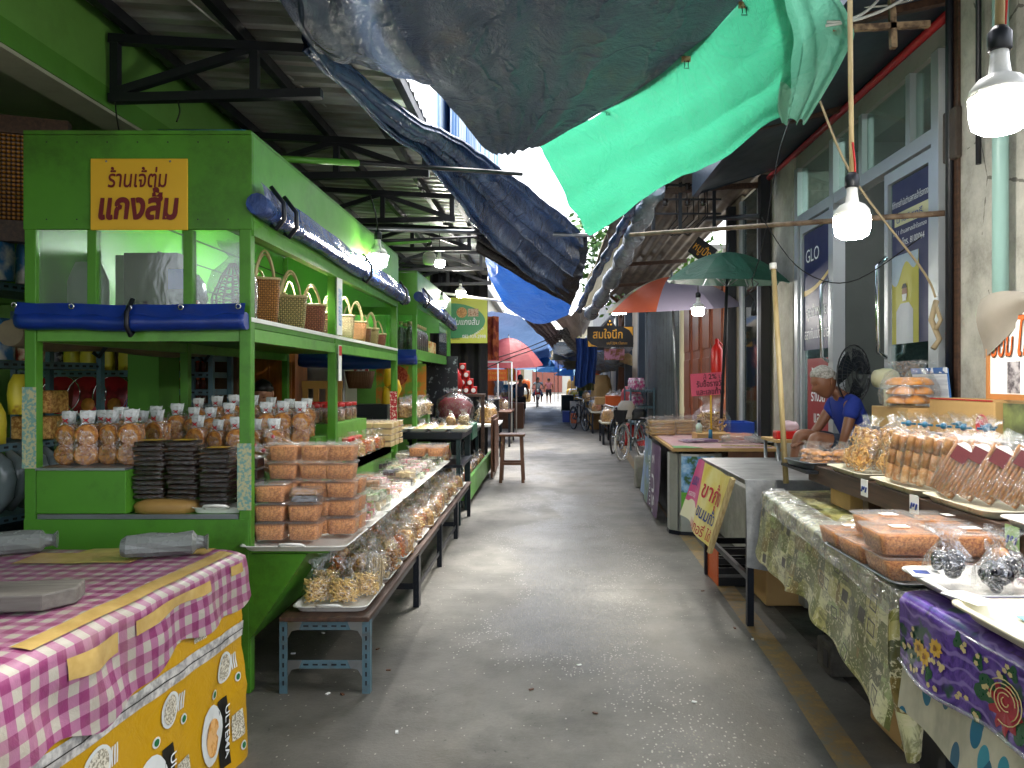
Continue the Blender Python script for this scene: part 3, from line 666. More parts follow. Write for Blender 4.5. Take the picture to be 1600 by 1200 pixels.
# hanging things behind the panes
hb=thing('mesh_bag','brown mesh bag wrapped in clear plastic hanging behind the right pane','bag',(-1.58,3.86,1.82))
mb=MB()
for k in range(15):
    a=k/14*pi*2
    mb.tube([(.012*cos(a),.01*sin(a),.27),(.06*cos(a),.03*sin(a),.20),(.105*cos(a),.05*sin(a),.1),(.10*cos(a),.05*sin(a),.02)],.0045,4)
    b=a+.42
for z,r_ in ((.02,.10),(.05,.104),(.08,.106),(.11,.10),(.14,.088),(.17,.072),(.2,.058)):
    mb.tube([(r_*cos(a*pi/8),r_*.5*sin(a*pi/8),z+.008*(a%2)) for a in range(17)],.004,4)
mb.build('mesh',mat('brown_netting','7c4a36',.6,0,.3,30),hb)
film_bag(.23,.12,.38,.24,random.Random(5),neck=.2).build('bag_film',M['film2'],hb)
gb=thing('plastic_sheet_pack','pale folded plastic sheeting standing behind the left pane','plastic pack',(-2.3,3.85,1.803)); lump(.2,.1,.29,random.Random(2),8,7,.04).build('pack',mat('milky_plastic','8b938e',.35,0,.25,6,.2,12),gb)
kb=thing('plastic_bag','crumpled clear bags with a blue packet behind the middle pane','bag',(-1.85,3.95,1.803)); lump(.18,.14,.24,random.Random(3),8,7,.12).build('bags',two('crumpled_bags','2c3440','8a949c',14,.25,.35,.65,4,bump=.6),kb); MB().box(-.06,.06,-.08,-.074,.16,.26).build('packet',M['blueplast'],kb)
db=thing('cardboard_box','dark cardboard box standing in the cabinet behind the middle pane','box',(-2.04,4.05,1.803)); MB().box(-.15,.13,-.08,.08,0,.36).build('box',mat('dark_card','34312f',.7,0,.2,5),db,bevel=.004)
rc=thing('red_can','small red tin standing behind the middle pane corner','tin',(-1.765,3.84,1.803)); MB().lathe([(.022,0),(.024,.01),(.024,.09),(.018,.1)]).build('tin',M['red'],rc)
for k,(x,y,h) in enumerate(((-1.9,4.3,.07),(-1.8,4.5,.06))):
    o=MB().cbox((0,0,h/2),(.2,.14,h)).build('flat_box',M[('red','orange')[k]],bevel=.004); o.location=(x-.4,y,1.803); tag(o,('flat red box lying deep in the glazed cabinet','flat orange box lying deep in the glazed cabinet')[k],'box')
# ---------- baskets ----------
def weave(name,c1,c2,sx=30,sz=26,dark='2a160b'):
    t=NT(name); s=t.sep(); a=t.math('ARCTAN2',s[1],s[0]); comb=t.n('ShaderNodeCombineXYZ'); t.link(t.math('MULTIPLY',a,.42),comb.inputs[0]); t.link(s[2],comb.inputs[2])
    mp=t.n('ShaderNodeMapping'); mp.inputs['Scale'].default_value=(sx,1,sz*3.2); t.link(comb.outputs[0],mp.inputs[0])
    ck=t.n('ShaderNodeTexChecker'); ck.inputs['Scale'].default_value=1; ck.inputs['Color1'].default_value=lin(c1); ck.inputs['Color2'].default_value=lin(c2); t.link(mp.outputs[0],ck.inputs[0])
    f=t.math('MULTIPLY',t.math('SINE',t.math('MULTIPLY',a,22)),t.math('SINE',t.math('MULTIPLY',s[2],3.14159/.0125))); af=t.math('ABSOLUTE',f); col=t.mix(t.math('GREATER_THAN',f,0),c1,c2); col=t.mix(t.math('MULTIPLY',t.noise(30,3),.5),col,dark); t.color(t.mix(t.ramp(af,[(.06,.9),(.34,0.)]),col,dark)); t.set(rough=.55); t.bump(af,.8,.006); return t.mt
WV=[weave('weave_amber','c88a42','ae7030'),weave('weave_straw','d8bc7c','a89c60'),weave('weave_russet','a05a44','bc7458'),weave('weave_dark','7a4824','966036'),weave('weave_beige','dcc494','b09868'),weave('weave_coral','d88c50','e8ac70'),weave('weave_olive','aa9860','d0b47c')]
def basket(label,w,d,h,handle,m,loc,rz,hn=1,rim=None,band=None):
    t=thing('woven_basket',label,'basket',loc,rz,'woven baskets on the stall shelf')
    rings=[superring(w*k,d*k,z*h,20,.45) for k,z in ((.82,0),(.9,.3),(.97,.7),(1,1),(.94,1),(.9,.6),(.8,.05))]
    MB().loft(rings,0,True,True).build('body',m,t)
    MB().tube([p for p in superring(w*1.0,d*1.0,h,20,.45)]+[superring(w,d,h,20,.45)[0]],.008,6).build('rim',M[rim or 'bamboo'],t)
    for s in ((-1,1) if hn==2 else (0,)):
        pts=[(-w*.33+.66*w*i/12, s*d*.42, h-.02+handle*sin(pi*i/12)**.7) for i in range(13)]
        MB().tube(pts,.007,6).build('handle',M['bamboo'],t)
    return t
bs=[('tall amber woven basket with one hoop handle next to the corner post',.16,.15,.25,.17,0,4.20,.35,2),('straw and green woven basket with twin bamboo handles beside the tall amber one',.19,.15,.20,.17,1,4.62,.3,2),
 ('russet red woven basket with twin curved handles, in front of the dark brown one',.18,.15,.19,.15,2,5.03,.3,2),('dark brown narrow woven basket beside the hanging price card',.12,.12,.17,.14,3,5.40,.3,1),
 ('beige striped woven basket just past the hanging price card',.15,.14,.19,.16,4,5.85,.3,2),('coral orange woven basket with a wide hoop handle',.17,.15,.17,.18,5,6.2,.3,2),
 ('small brown woven basket between the coral and olive ones',.12,.12,.14,.13,3,6.48,.2,1),('olive woven basket with thin hoops near the shelf end',.14,.13,.15,.16,6,6.72,.3,2),('low russet basket last on the stall shelf',.15,.14,.12,.14,2,7.0,.3,1)]
for (lb,w_,d_,h_,hd,m_,y,rz,hn) in bs: basket(lb,w_,d_,h_,hd,WV[m_],(-1.545,y,1.803),rz,hn)
basket('amber basket standing behind the straw one at the back of the shelf',.15,.14,.2,.2,WV[0],(-1.78,4.75,1.803),.1,1)
basket('straw basket standing behind the russet one at the back of the shelf',.15,.14,.2,.2,WV[4],(-1.78,5.3,1.803),.1,1)
basket('pale basket half hidden behind the coral one',.15,.14,.2,.2,WV[4],(-1.76,6.3,1.803),.1,2)
basket('low straw basket wedged between the straw and russet ones',.12,.12,.15,.12,WV[1],(-1.66,4.86,1.803),.2,1); basket('pale beige basket between the dark brown one and the price card',.12,.12,.16,.16,WV[4],(-1.60,5.62,1.803),.2,1)
basket('coral basket standing far back near the second post',.14,.14,.2,.18,WV[5],(-1.80,5.75,1.803),.2,1); basket('tall olive basket far back near the shelf end',.14,.14,.2,.18,WV[6],(-1.78,6.85,1.803),.2,1)
gs=tag(MB().box(-2.44,-1.99,4.34,4.36,1.803,2.21).build('board',two('grey_board','4a4d4c','8a8e8c',2.5,.6,.35,.65,5)),'grey scuffed board standing behind the left and middle panes','board'); MB().box(-2.16,-2.0,4.33,4.339,1.95,2.15).build('blue_sheet',two('blue_crumple','2a3a6a','5a6a9a',12,.4),gs)
nb=thing('nut_bag','clear bag of brown nuts leaning on the corner post by the baskets','bag',(-1.545,3.92,1.803)); lump(.09,.08,.16,random.Random(4),7,6,.1).build('contents',M['nest'],nb); film_bag(.11,.1,.22,.17,random.Random(8)).build('bag_film',M['film'],nb)
pc=thing('price_card','white hanging card with a blue printed column on the stall side','card',(-1.40,5.18,2.0)); MB().box(-.002,.002,-.06,.06,-.19,.19).build('card',M['paper'],pc); MB().box(.0025,.004,-.035,.035,-.13,.12).build('print',two('blue_print','5b8fc4','dfe6ee',80,.6,.4,.6),pc)
pc2=thing('price_card','small red and white card on the stall post below the hanging one','card',(-1.40,5.19,1.62)); MB().box(-.002,.002,-.035,.035,-.12,.12).build('card',M['paper'],pc2); MB().box(.0025,.004,-.032,.032,.05,.115).build('print',M['red'],pc2)
# ---------- goods on the stall ----------
rg=random.Random(11)
cb=thing('cracker_bag','brown round cracker bag at the left post, first in the front row','snack bag',(0,0,0),0,'cracker bags with red ties')
mb=MB()
for k,(x,z) in enumerate(((-.0,.052),(.004,.145))):
    for j in range(4): mb.lathe([(1e-4,0),(.024,.002),(.046,.0),(.053,.005),(.046,.010),(1e-4,.010)],(x+rg.uniform(-.004,.004),-.034+.02*j,z),14,0,False,Matrix.Rotation(R(90+rg.uniform(-8,8)),4,'X'))
mb.build('crackers',M['cracker'],cb)
film_bag(.115,.10,.25,.2,random.Random(12),neck=.55,flare=.75).build('bag_film',M['film'],cb); MB().loft([superring(.096,.055,z,12,.5,.05,rg,0,.03) for z in (.004,.05,.1,.15,.19)],0,False).build('crackers',M['cracker'],cb)
MB().loft([superring(.05,.03,.205,12,.9,.15,rg),superring(.07,.03,.235,12,.9,.15,rg),superring(.085,.025,.262,12,.9,.2,rg)],0,False).build('bag_top',M['film2'] if False else mat('white_bag_top','d9dcda',.4,0,.15,30),cb)
mb=MB(); mb.ball((0,-.026,.218),.007,6,4); mb.bar((-.014,-.03,.208),(.012,-.03,.228),.005); mb.bar((-.012,-.032,.228),(.012,-.028,.206),.005); mb.build('ribbon',M['redcloth'],cb)
rows=[(3.84,1.083,[-2.39,-2.285,-2.18,-2.075],'front row on the green corner box'),(4.15,1.083,[-2.4,-2.3,-2.2,-2.1],'second row behind the front crackers'),(4.35,1.03,[-1.98,-1.87,-1.76,-1.65,-1.54],'row behind the dark packets'),
      (4.7,1.10,[-2.38,-2.27,-2.16,-2.05,-1.94,-1.83,-1.72,-1.61,-1.51],'third row across the stall'),(5.05,1.13,[-2.3,-2.18,-2.06,-1.94,-1.82,-1.7,-1.58],'rear row across the stall')]
rack=stall_part(S1,-1.96,5.5); sp('riser',MB().box(-2.01,-1.5,4.1,4.48,.857,1.028).box(-2.44,-1.49,4.58,4.88,.857,1.098) if False else MB().box(-2.01,-1.5,4.1,4.48,.857,1.028),'greentrim'); sp('riser',MB().box(-2.012,-1.49,4.58,4.88,.857,1.098),'greentrim'); sp('riser',MB().box(-2.44,-1.49,4.952,5.2,.857,1.128),'greentrim')
first=True
for y,z,xs,ds in rows:
    if y==4.7: xs=[x for x in xs]
    for i,x in enumerate(xs):
        lb='red-ribboned cracker bag, %s from the left in the %s'%(nth(i),ds)
        zz=z if not (y==4.7 and x<-2.02) else 1.083
        if first: cb.location=(x,y,zz); cb['label']=lb; first=False
        else: cp(cb,(x+rg.uniform(-.008,.008),y+rg.uniform(-.02,.02),zz),rg.uniform(-.35,.35),lb,None,None,rg.uniform(.94,1.05))
# dark packets
pk=thing('dark_packet','flat packet','packet',(0,0,0),0,'dark packets stacked on the stall counter')
MB().box(-.07,.07,-.055,.055,.003,.019).build('paste',M['choc'],pk,bevel=.004)
MB().loft([superring(.155,.125,.0,16,.35,.03,rg),superring(.15,.12,.012,16,.35,.03,rg),superring(.16,.13,.022,16,.35,.03,rg)],0,False).build('bag_film',film('dark_wrap',.05,(.97,.97,.97),.12),pk)
lab=[]
def stack(x,y,z0,n,nm):
    z=z0
    for k in range(n):
        lb='dark paste packet in clear wrap, %s from the bottom of the %s stack'%(nth(k),nm)
        o=pk if not lab else cp(pk,(0,0,0),0,lb)
        lab.append(1); o['label']=lb; o.location=(x+rg.uniform(-.006,.006),y+rg.uniform(-.008,.008),z); o.rotation_euler=(rg.uniform(-.03,.03),rg.uniform(-.03,.03),rg.uniform(-.12,.12)); z+=.0235
    l=MB().box(-.045,.045,-.035,.035,0,.0015).build('paper_label',M['signy']); l.location=(x,y,z+.002); tag(l,'yellow printed paper label lying on top of the %s dark stack'%nm,'label')
stack(-1.945,3.79,.925,12,'left'); stack(-1.79,3.80,.925,12,'middle'); stack(-1.625,3.80,.888,12,'right')
o=lump(.32,.17,.065,random.Random(9),9,5,.03).build('wrapped_pack',M['tan']); o.location=(-1.87,3.79,.857); tag(o,'flat tan paper pack in clear wrap under two dark stacks','wrapped pack')
make_tray('small white tray with a loop handle under the right dark stack',.26,.17,(-1.60,3.80,.857),0,h=.028)
db2=thing('dark_box','dark clear-lidded box','box',(0,0,0),0,'dark food boxes by the corner post'); MB().box(-.055,.055,-.05,.05,0,.048).build('contents',M['choc'],db2,bevel=.006); MB().box(-.06,.06,-.055,.055,.049,.056).build('lid',M['lidfilm'],db2,bevel=.002)
for k in range(4):
    o=db2 if k==0 else cp(db2,(0,0,0)); o.location=(-1.508,3.9,.888+k*.058); o['label']='dark food box beside the corner post, %s from the bottom'%nth(k)
# floss tubs
def make_tub(w,d,h,cm,group,label):
    t=thing('food_tub',label,'food tub',(0,0,0),0,group)
    rc=lambda k,z:[(x,y,z) for x,y in rrect(w*k,d*k,.02*k,3)]
    MB().loft([rc(.80,.004),rc(.86,h*.45),rc(.91,h*.8)],0,True).build('contents',M[cm],t)
    MB().loft([rc(.82,0),rc(.93,h*.92),rc(1.0,h*.93),rc(1.0,h*.97)],0,False,False).build('tub',M['tubskin'],t)
    MB().loft([rc(1.01,h*.93),rc(1.02,h*.99),rc(.99,h*1.01),rc(.86,h*1.0),rc(.84,h*.95)],0,False,True).build('lid',M['tubskin'],t)
    return t
tb=make_tub(.165,.125,.092,'flake','tubs of orange floss on the near white tray','tub')
tubs=[]
for ix,(x,n) in enumerate(((-1.355,2),(-1.19,2))):
    for k in range(3): tubs.append((x-.005,3.80,.718+.093*k,'near %s column'%('left','right')[ix]) if k<(3,2)[ix] else None)
for ix,x in enumerate((-1.345,-1.185,-1.055)):
    for k in range(5): tubs.append((x,3.955,.718+.093*k,'rear %s column'%('left','middle','right')[ix]))
for ix,x in enumerate((-1.05,)):
    for k in range(3): tubs.append((x,4.10,.718+.093*k,'third rank column'))
c_={}
first=True
for q in tubs:
    if not q: continue
    x,y,z,nm=q; k=c_.get(nm,0); c_[nm]=k+1; lb='lidded tub of orange floss, %s from the bottom of the %s'%(nth(k),nm)
    if first: o=tb; first=False
    else: o=cp(tb,(0,0,0))
    o.location=(x+rg.uniform(-.004,.004),y+rg.uniform(-.004,.004),z); o.rotation_euler=(0,0,rg.uniform(-.04,.04)); o['label']=lb
for k in range(2):
    o=thing('lidded_box','clear domed box of dark slices, %s one on the near right floss tubs'%('lower','upper')[k],'food box',(-1.19,3.80,.718+.186+k*.036)); MB().box(-.062,.062,-.045,.045,.002,.022).build('contents',M['stickbr'] if k else M['choc'],o,bevel=.004); MB().loft([[(x,y,z) for x,y in rrect(.145*a,.11*a,.015)] for a,z in ((1,0),(1.02,.006),(.9,.034))],0,False).build('lid',M['lidfilm'],o)
# ledge trays with clamshells
for k in range(8): make_tray('white scalloped tray on the stall ledge, %s from the near end'%nth(k),.50,.47,(-1.205,3.86+.49*k,.69),0,h=.028,group='white trays along the stall ledge')
fills=[('pink and white slices',two('pink_sweets','d98a96','efe6da',30,.5)),('green and red jelly',two('green_red_jelly','7c9a2c','b03028',16,.3,.47,.53)),('white coconut pieces',two('white_sweets','e9e4d6','c9bda0',40,.5)),('dark plum sweets',M['choc']),('pale beige wafers',M['pale']),('green leaf sweets',two('green_sweets','4f7a2c','dfe0c4',26,.5)),('tan biscuit fingers',M['rolllt'])]
CL=[]
for i,(nm,m_) in enumerate(fills):
    t=thing('clamshell_box',nm,'food box',(0,-50,0),0,'clear boxes along the stall ledge')
    rr_=random.Random(i); mb=MB()
    for a in range(3):
        for b in range(2): mb.cbox((-.042+.042*a,-.024+.048*b,.022+rr_.uniform(-.004,.004)),(.038,.043,.036),0,rr_.uniform(-.1,.1))
    mb.build('sweets',m_,t,bevel=.004)
    MB().loft([[(x,y,z) for x,y in rrect(.15*a,.115*a,.014,3)] for a,z in ((.9,0),(1.0,.022),(1.04,.024),(1.04,.028),(.99,.03),(.88,.056),(.84,.058))],0,False).build('shell',M['lidfilm'],t)
    CL.append((nm,t))
cnt={}; used_cl=set(); CLB={}
for k in range(1,8):
    for row,x in enumerate((-1.36,-1.22,-1.08)):
        for j in range(3):
            for lev in range(2 if rg.random()<.55 else 1):
                y=3.86+.49*k-.15+.145*j+rg.uniform(-.02,.02)-(.0 if k>1 else -.06); nm,t=CL[(k*3+row*2+j//2+lev+int(rg.random()*2))%7]
                key=(nm,); cnt[key]=cnt.get(key,0)+1
                o=t if nm not in used_cl else cp(t,(0,0,0)); used_cl.add(nm)
                CLB.setdefault(nm,[]).append(o); o.location=(x+rg.uniform(-.01,.01),y,.707+lev*.06); o.rotation_euler=(rg.uniform(-.06,.06),rg.uniform(-.06,.06),rg.uniform(-.3,.3))
for nm,L in CLB.items():
    for k,o in enumerate(sorted(L,key=lambda o:o.location.y+o.location.z*.01)): o['label']='clear box of %s, %s such from the near ledge end'%(nm,nth(k))
for nm,t in CL:
    if nm not in used_cl: drop(t)
# jars with red lids
jr=thing('jar','jar','jar',(0,0,0),0,'red-lidded jars on the stall'); MB().lathe([(.001,.002),(.036,.003),(.038,.01),(.038,.075),(.030,.088)],n=12).build('contents',food('brown_sweets','6e3c22','a8744a',50,.5),jr)
MB().lathe([(.038,0),(.041,.004),(.041,.09),(.034,.105),(.033,.11)],n=14).build('glass',M['film'],jr); MB().lathe([(.037,.108),(.038,.11),(.038,.13),(.034,.134),(1e-4,.134)],n=16).build('lid',M['red'],jr)
sp('jar_rack',MB().box(-1.99,-1.46,5.3,6.2,.857,1.20),'greentrim'); k=0
for row,y in enumerate((5.38,5.52,5.7,5.9,6.05)):
    for i in range(5):
        o=jr if k==0 else cp(jr,(0,0,0)); o.location=(-1.93+.098*i+rg.uniform(-.006,.006),y,1.202); o['label']='clear jar with red lid, %s from the left in the %s row of jars'%(nth(i),nth(row)); k+=1
for i in range(4):
    o=cp(jr,(-1.44+.0*i,5.5+.11*i,.955)); o['label']='clear jar with red lid, %s along the low row by the second post'%nth(i)
sp('low_rack',MB().box(-1.56,-1.40,4.3,6.9,.857,.953),'greentrim')
# stick bundles leaning
sb=thing('stick_bundle','bundle','snack bundle',(0,0,0),0,'bundles of long biscuit sticks'); q=MB(); rb=random.Random(3)
for i in range(18): a=rb.uniform(0,6.28); r_=rb.uniform(0,.028); q.cyl((r_*cos(a),r_*sin(a)*.6,rb.uniform(0,.01)),(r_*1.1*cos(a),r_*.7*sin(a),.30+rb.uniform(-.02,.01)),.0055,n=5)
q.build('sticks',M['rolllt'],sb); MB().loft([superring(.07*k,.05*k,z,12,.8,.06,rb) for k,z in ((.9,-.005),(1,.1),(1.0,.25),(.8,.31),(.35,.34),(.8,.39))],0,False,False).build('bag_film',M['film'],sb); MB().ball((0,0,.34),.012,6,4).build('tie',M['redcloth'],sb)
for k,(x,y,z,ry,rx) in enumerate(((-1.47,4.06,.965,-62,10),(-1.40,4.14,.96,-58,14),(-1.47,4.22,.985,-60,8),(-1.36,4.3,.965,-66,5),(-1.44,4.36,1.0,-55,12),(-1.5,4.45,1.02,-64,2),(-1.38,4.52,.98,-70,6))):
    o=sb if k==0 else cp(sb,(0,0,0)); o.location=(x+.18,y,z); o.rotation_euler=(R(rx),R(ry),R(10)); o['label']='bagged biscuit sticks leaning left on the stall, %s from the near end'%nth(k)
# mixed bags next to the second post and on along the counter
def drop(t):
    for c in kids(t):
        for g in kids(c): bpy.data.objects.remove(g)
        bpy.data.objects.remove(c)
    bpy.data.objects.remove(t)
def bagset(name,label_fmt,cat,group,protos,spots,scale=(.9,1.1),rot=3.1):
    use=set(); n={}
    for i,(x,y,z) in enumerate(spots):
        nm,t=protos[(i*7+i//3)%len(protos)]
        o=t if nm not in use else cp(t,(0,0,0)); use.add(nm); n.setdefault(nm,[]).append(o)
        o.name=name; o['category']=cat; o['group']=group; o.location=(x,y,z); o.rotation_euler=(rg.uniform(-.1,.1),rg.uniform(-.1,.1),rg.uniform(-rot,rot)); s=rg.uniform(*scale); o.scale=(s,s,s)
    for nm,L in n.items():
        for k,o in enumerate(sorted(L,key=lambda o:o.location.y)): o['label']=label_fmt%(nm,nth(k))
    for nm,t in protos:
        if nm not in use and t.get('label')==nm: drop(t)
def protos(seed,w=.13,d=.11,h=.22,hc=.13):
    r_=random.Random(seed); L=[]
    def mk(nm,content,cm): L.append((nm,snack_bag('snack_bag',nm,'snack bag',None,w,d,h,hc,content,cm,r_)))
    mk('orange curls',sticks(w*.95,d*.95,hc,110,.045,.004,r_),'stickor'); mk('brown fritters',sticks(w*.95,d*.95,hc,60,.05,.008,r_),'stickbr')
    mk('pale puffs',lump(w*.95,d*.95,hc,r_,9,7,.14),'nest'); mk('golden sticks',sticks(w*.95,d*.95,hc,90,.06,.0045,r_),'stick'); mk('beige wafers',sticks(w*.9,d*.9,hc,50,.05,.009,r_),'pale')
    return L
bagset('snack_bag','clear bag of %s, %s of its kind along the stall counter','snack bag','snack bags along the stall counter',protos(21,.11,.1,.17,.1),
   [(-1.50+.09*(i%2)+rg.uniform(-.02,.02),4.62+.2*(i//2),.955) for i in range(12)]+[(-1.38,5.6+.17*i,.857 if False else .955) for i in range(8)]+[(-1.30+.12*(i%2),4.75+.19*(i//2),.80) for i in range(0)])
sp('step',MB().box(-1.448,-1.40,5.3,6.9,.70,.954),'greentrim')
# cream box stacks (square wafer boxes)
wb=thing('wafer_box','box','food box',(0,0,0),0,'stacked wafer boxes on the counter'); MB().box(-.075,.075,-.06,.06,.002,.04).build('wafers',M['pale'],wb,bevel=.004); MB().box(-.08,.08,-.065,.065,.041,.05).build('lid',M['tubskin'],wb,bevel=.003)
for s in range(6):
    for k in range(4):
        o=wb if (s==0 and k==0) else cp(wb,(0,0,0)); o.location=(-1.52+.17*(s%2),6.35+.19*(s//2),.957+.0515*k); o.rotation_euler=(0,0,rg.uniform(-.06,.06)); o['label']='pale wafer box, %s from the bottom of the %s stack past the jars'%(nth(k),nth(s))
for k in range(6):
    o=cp(tb,(-1.2+.17*(k%2),7.12+.17*(k//2),.80),rg.uniform(-.1,.1),'tub of floss or jelly near the far end of the ledge, %s there'%nth(k),'tubs at the far end of the ledge')
# ---------- bench ----------
bn=thing('bench','low blue grey slotted angle bench with a worn wooden top','bench',(-1.06,6,0)); 
def bpart(n,mb,m,**k): mb.xf(Matrix.Translation((1.06,-6,0))); return mb.build(n,M[m],bn,**k)
bpart('bench_top',MB().box(-1.28,-.85,3.66,8.6,.35,.372),'woodh',bevel=.004)
for y in (3.7,5.1,5.14,6.2,7.3,7.34,8.5):
    for x in (-1.265,-.868):
        l=MB(); s=1 if x<-1 else -1
        l.box(x-.019,x+.019,y-.019,y-.015,0,.349); l.box(x-s*.019,x-s*.015,y-.0148,y+.019,0,.349)
        ok=bpart('leg',l,'bluegrey' if y<4 else 'navysteel')
        sl2=MB()
        for k in range(7): sl2.box(x-.004,x+.004,y-.0205,y-.0192,.04+k*.043,.062+k*.043)
        sl2.xf(Matrix.Translation((1.06,-6,0))); b_=sl2.build('slot',M['black'],ok)
    bpart('rail',MB().box(-1.245,-.888,y-.017,y-.013,.305,.345) if y!=3.7 else MB().box(-1.245,-.888,y-.017,y-.013,.305,.345),'bluegrey' if y<4 else 'navysteel')
    if y in (3.7,5.1,7.3): bpart('rail',MB().box(-1.245,-.888,y-.017,y-.013,.12,.16),'bluegrey' if y<4 else 'navysteel')
for y in (3.7,):
    gm=MB()
    for x,s in ((-1.245,1),(-.888,-1)):
        for z in (.345,.16): gm=MB(); gm.add([(x,y-.0182,z),(x+s*.07,y-.0182,z),(x+s*.055,y-.0182,z-.038),(x+s*.02,y-.0182,z-.045),(x,y-.0182,z-.08)],[(0,1,2,3,4) if s<0 else (4,3,2,1,0)]); bpart('gusset_plate',gm,'steel')
    sl3=MB()
    for k in range(5):
        for z in (.32,.135): sl3.box(-1.17+k*.045,-1.145+k*.045,y-.0182,y-.0175,z,z+.008)
    bpart('slot',sl3,'black')
bpart('side_rail',MB().box(-.868,-.864,3.72,8.5,.31,.349).box(-.872,-.866,5.15,7.3,.10,.13),'navysteel')
for k in range(9): make_tray('white scalloped tray on the low bench, %s from the near end'%nth(k),.36,.44,(-1.06,3.95+.52*k,.372),0,h=.03,group='white trays along the low bench')
# front tray: yellow stick bags
r_=random.Random(31)
ys=snack_bag('snack_bag','x','snack bag','bags of yellow sticks on the nearest bench tray',.15,.12,.22,.12,sticks(.14,.11,.12,120,.075,.0042,r_),'stick',r_)
for k,(x,y) in enumerate(((-1.15,3.87),(-1.02,3.86),(-.94,3.98),(-1.16,4.03))):
    o=ys if k==0 else cp(ys,(0,0,0)); o.location=(x,y,.385); o.rotation_euler=(R(-12),0,r_.uniform(-.5,.5)); o['label']='clear bag of yellow crispy sticks, %s on the nearest bench tray'%nth(k)
up=snack_bag('snack_bag','clear bag of upright straw-coloured sticks at the right edge of the near bench','snack bag',None,.09,.08,.26,.17,sticks(.085,.075,.17,60,.16,.0035,r_,'up'),'pale',r_); up.location=(-.93,4.13,.385)
PB=protos(41,.14,.12,.24,.14)
spots=[]
for k in range(1,9):
    yb=3.95+.52*k
    for i in range(3):
        for j in range(2+(k<6)): spots.append((-1.19+.125*i+rg.uniform(-.015,.015),yb-.17+.155*j+rg.uniform(-.02,.02),.387))
bagset('snack_bag','knotted clear bag of %s, %s of its kind along the low bench','snack bag','knotted snack bags along the low bench',PB,spots)
# bags behind the trays of the ledge (brown, orange) seen between ledge and bench
# ---------- near left table ----------
tbx=thing('box_table','table of stacked cartons wrapped in yellow printed plastic sheet','table',(-1.95,2.4,0))
tpf=lambda n,mb,m,**k:(mb.xf(Matrix.Translation((1.95,-2.4,0))),mb.build(n,m,tbx,**k))[1]
A=V((-1.25,3.10,0)); B=V((-1.36,1.2,0)); C_=V((-3.2,1.2,0)); D=V((-3.2,3.16,0))
def wrapfn(u,v):
    p=A.lerp(B,u); z=.788*(1-v); w_=.012*mnoise.fractal(V((u*9,z*5,0)),1,2,3)+.03*(v**2)*(1-u)+.008*sin(u*40+z*6)*v
    return (p.x+w_+.012,p.y,z+.0)
t=NT('yellow_print_sheet'); s=t.sep(); nz=t.noise(5,4); t.color(t.mix(t.math('MULTIPLY',nz,.35),'c4960f','a3760a')); t.set(rough=.32); t.bump(t.noise(9,4,.6,None,1),.35,.02); M['ysheet']=t.mt
tpf('wrapping',MB().grid(wrapfn,60,20),M['ysheet'])
tpf('carton',MB().prism([(A.x-.01,A.y),(D.x,D.y),(C_.x,C_.y),(B.x-.01,B.y)],.0,.795),M['card'])
tpf('back_wrap',MB().sheet([(A.x,A.y+.008,0),(D.x,D.y+.008,0),(D.x,D.y+.008,.8),(A.x,A.y+.008,.8)]),M['ysheet'])
# printed motifs on the wrapping (u along the face, z up)
def onw(u,z,lift): 
    p=V(wrapfn(u,1-z/.788)); p.x+=lift; return p
def motif(pts,lift,n): return MB().add([onw(u,z,lift) for u,z in pts],[tuple(range(len(pts)))[::-1]])
def patch(u0,u1,z0,z1,lift,n=6):
    return MB().grid(lambda a,b: onw(u0+(u1-u0)*a,z1+(z0-z1)*b,lift),n,n)
def oval(uc,zc,ru,rz_,lift,n=20):
    mb=MB(); vs=[onw(uc,zc,lift)]+[onw(uc+ru*cos(2*pi*i/n),zc+rz_*sin(2*pi*i/n),lift) for i in range(n)]
    return mb.add(vs,[(0,1+(i+1)%n,1+i) for i in range(n)])
greyb=two('silver_print','8f8d8a','c9c6c0',30,.4,.4,.6); plate=mat('plate_print','d9dcd8',.4,0,.12,9); fries=two('food_print','c98a3a','e3b070',30,.4); inkb=mat('black_print','17140f',.4,0,.1); ltext=two('small_print','8a8370','d8d2bf',120,.5,.45,.55)
grp=[MB() for _ in range(6)]
def addto(k,mb): grp[k].add(mb.v,mb.f,0,False)
for c in range(5):
    u0=.02+.2*c
    addto(0,patch(u0-.02,u0+.18,.475,.535,.004,10))
    addto(3,patch(u0-.02,u0+.18,.503,.507,.0065,10))
    addto(4,patch(u0+.02,u0+.10,.60,.68,.004))
    addto(4,patch(u0+.13,u0+.17,.56,.66,.004))
    addto(1,oval(u0+.06,.40,.032,.058,.004)); addto(4,oval(u0+.06,.40,.024,.048,.0055))
    for j in range(4): addto(1,patch(u0+.012+j*.007,u0+.016+j*.007,.37,.43,.005,2))
    addto(3,patch(u0+.055,u0+.09,.03,.29,.004)); addto(1,oval(u0+.12,.19,.042,.11,.0045)); addto(2,oval(u0+.118,.18,.026,.07,.006))
    for (a,b) in ((.105,.33),(.012,.33),(.012,.06)):
        addto(1,oval(u0+a,b,.011,.018,.004,12)); addto(5,oval(u0+a,b,.007,.012,.0055,12))
    addto(4,patch(u0+.002,u0+.045,.10,.2,.004))
for k,(nm,m_) in enumerate((('silver_band',greyb),('plate_print',plate),('food_print',fries),('black_print',inkb),('small_print',ltext),('emblem_print',mat('green_print','1d6b3a',.4,0,.1)))):
    tpf(nm,grp[k],m_)
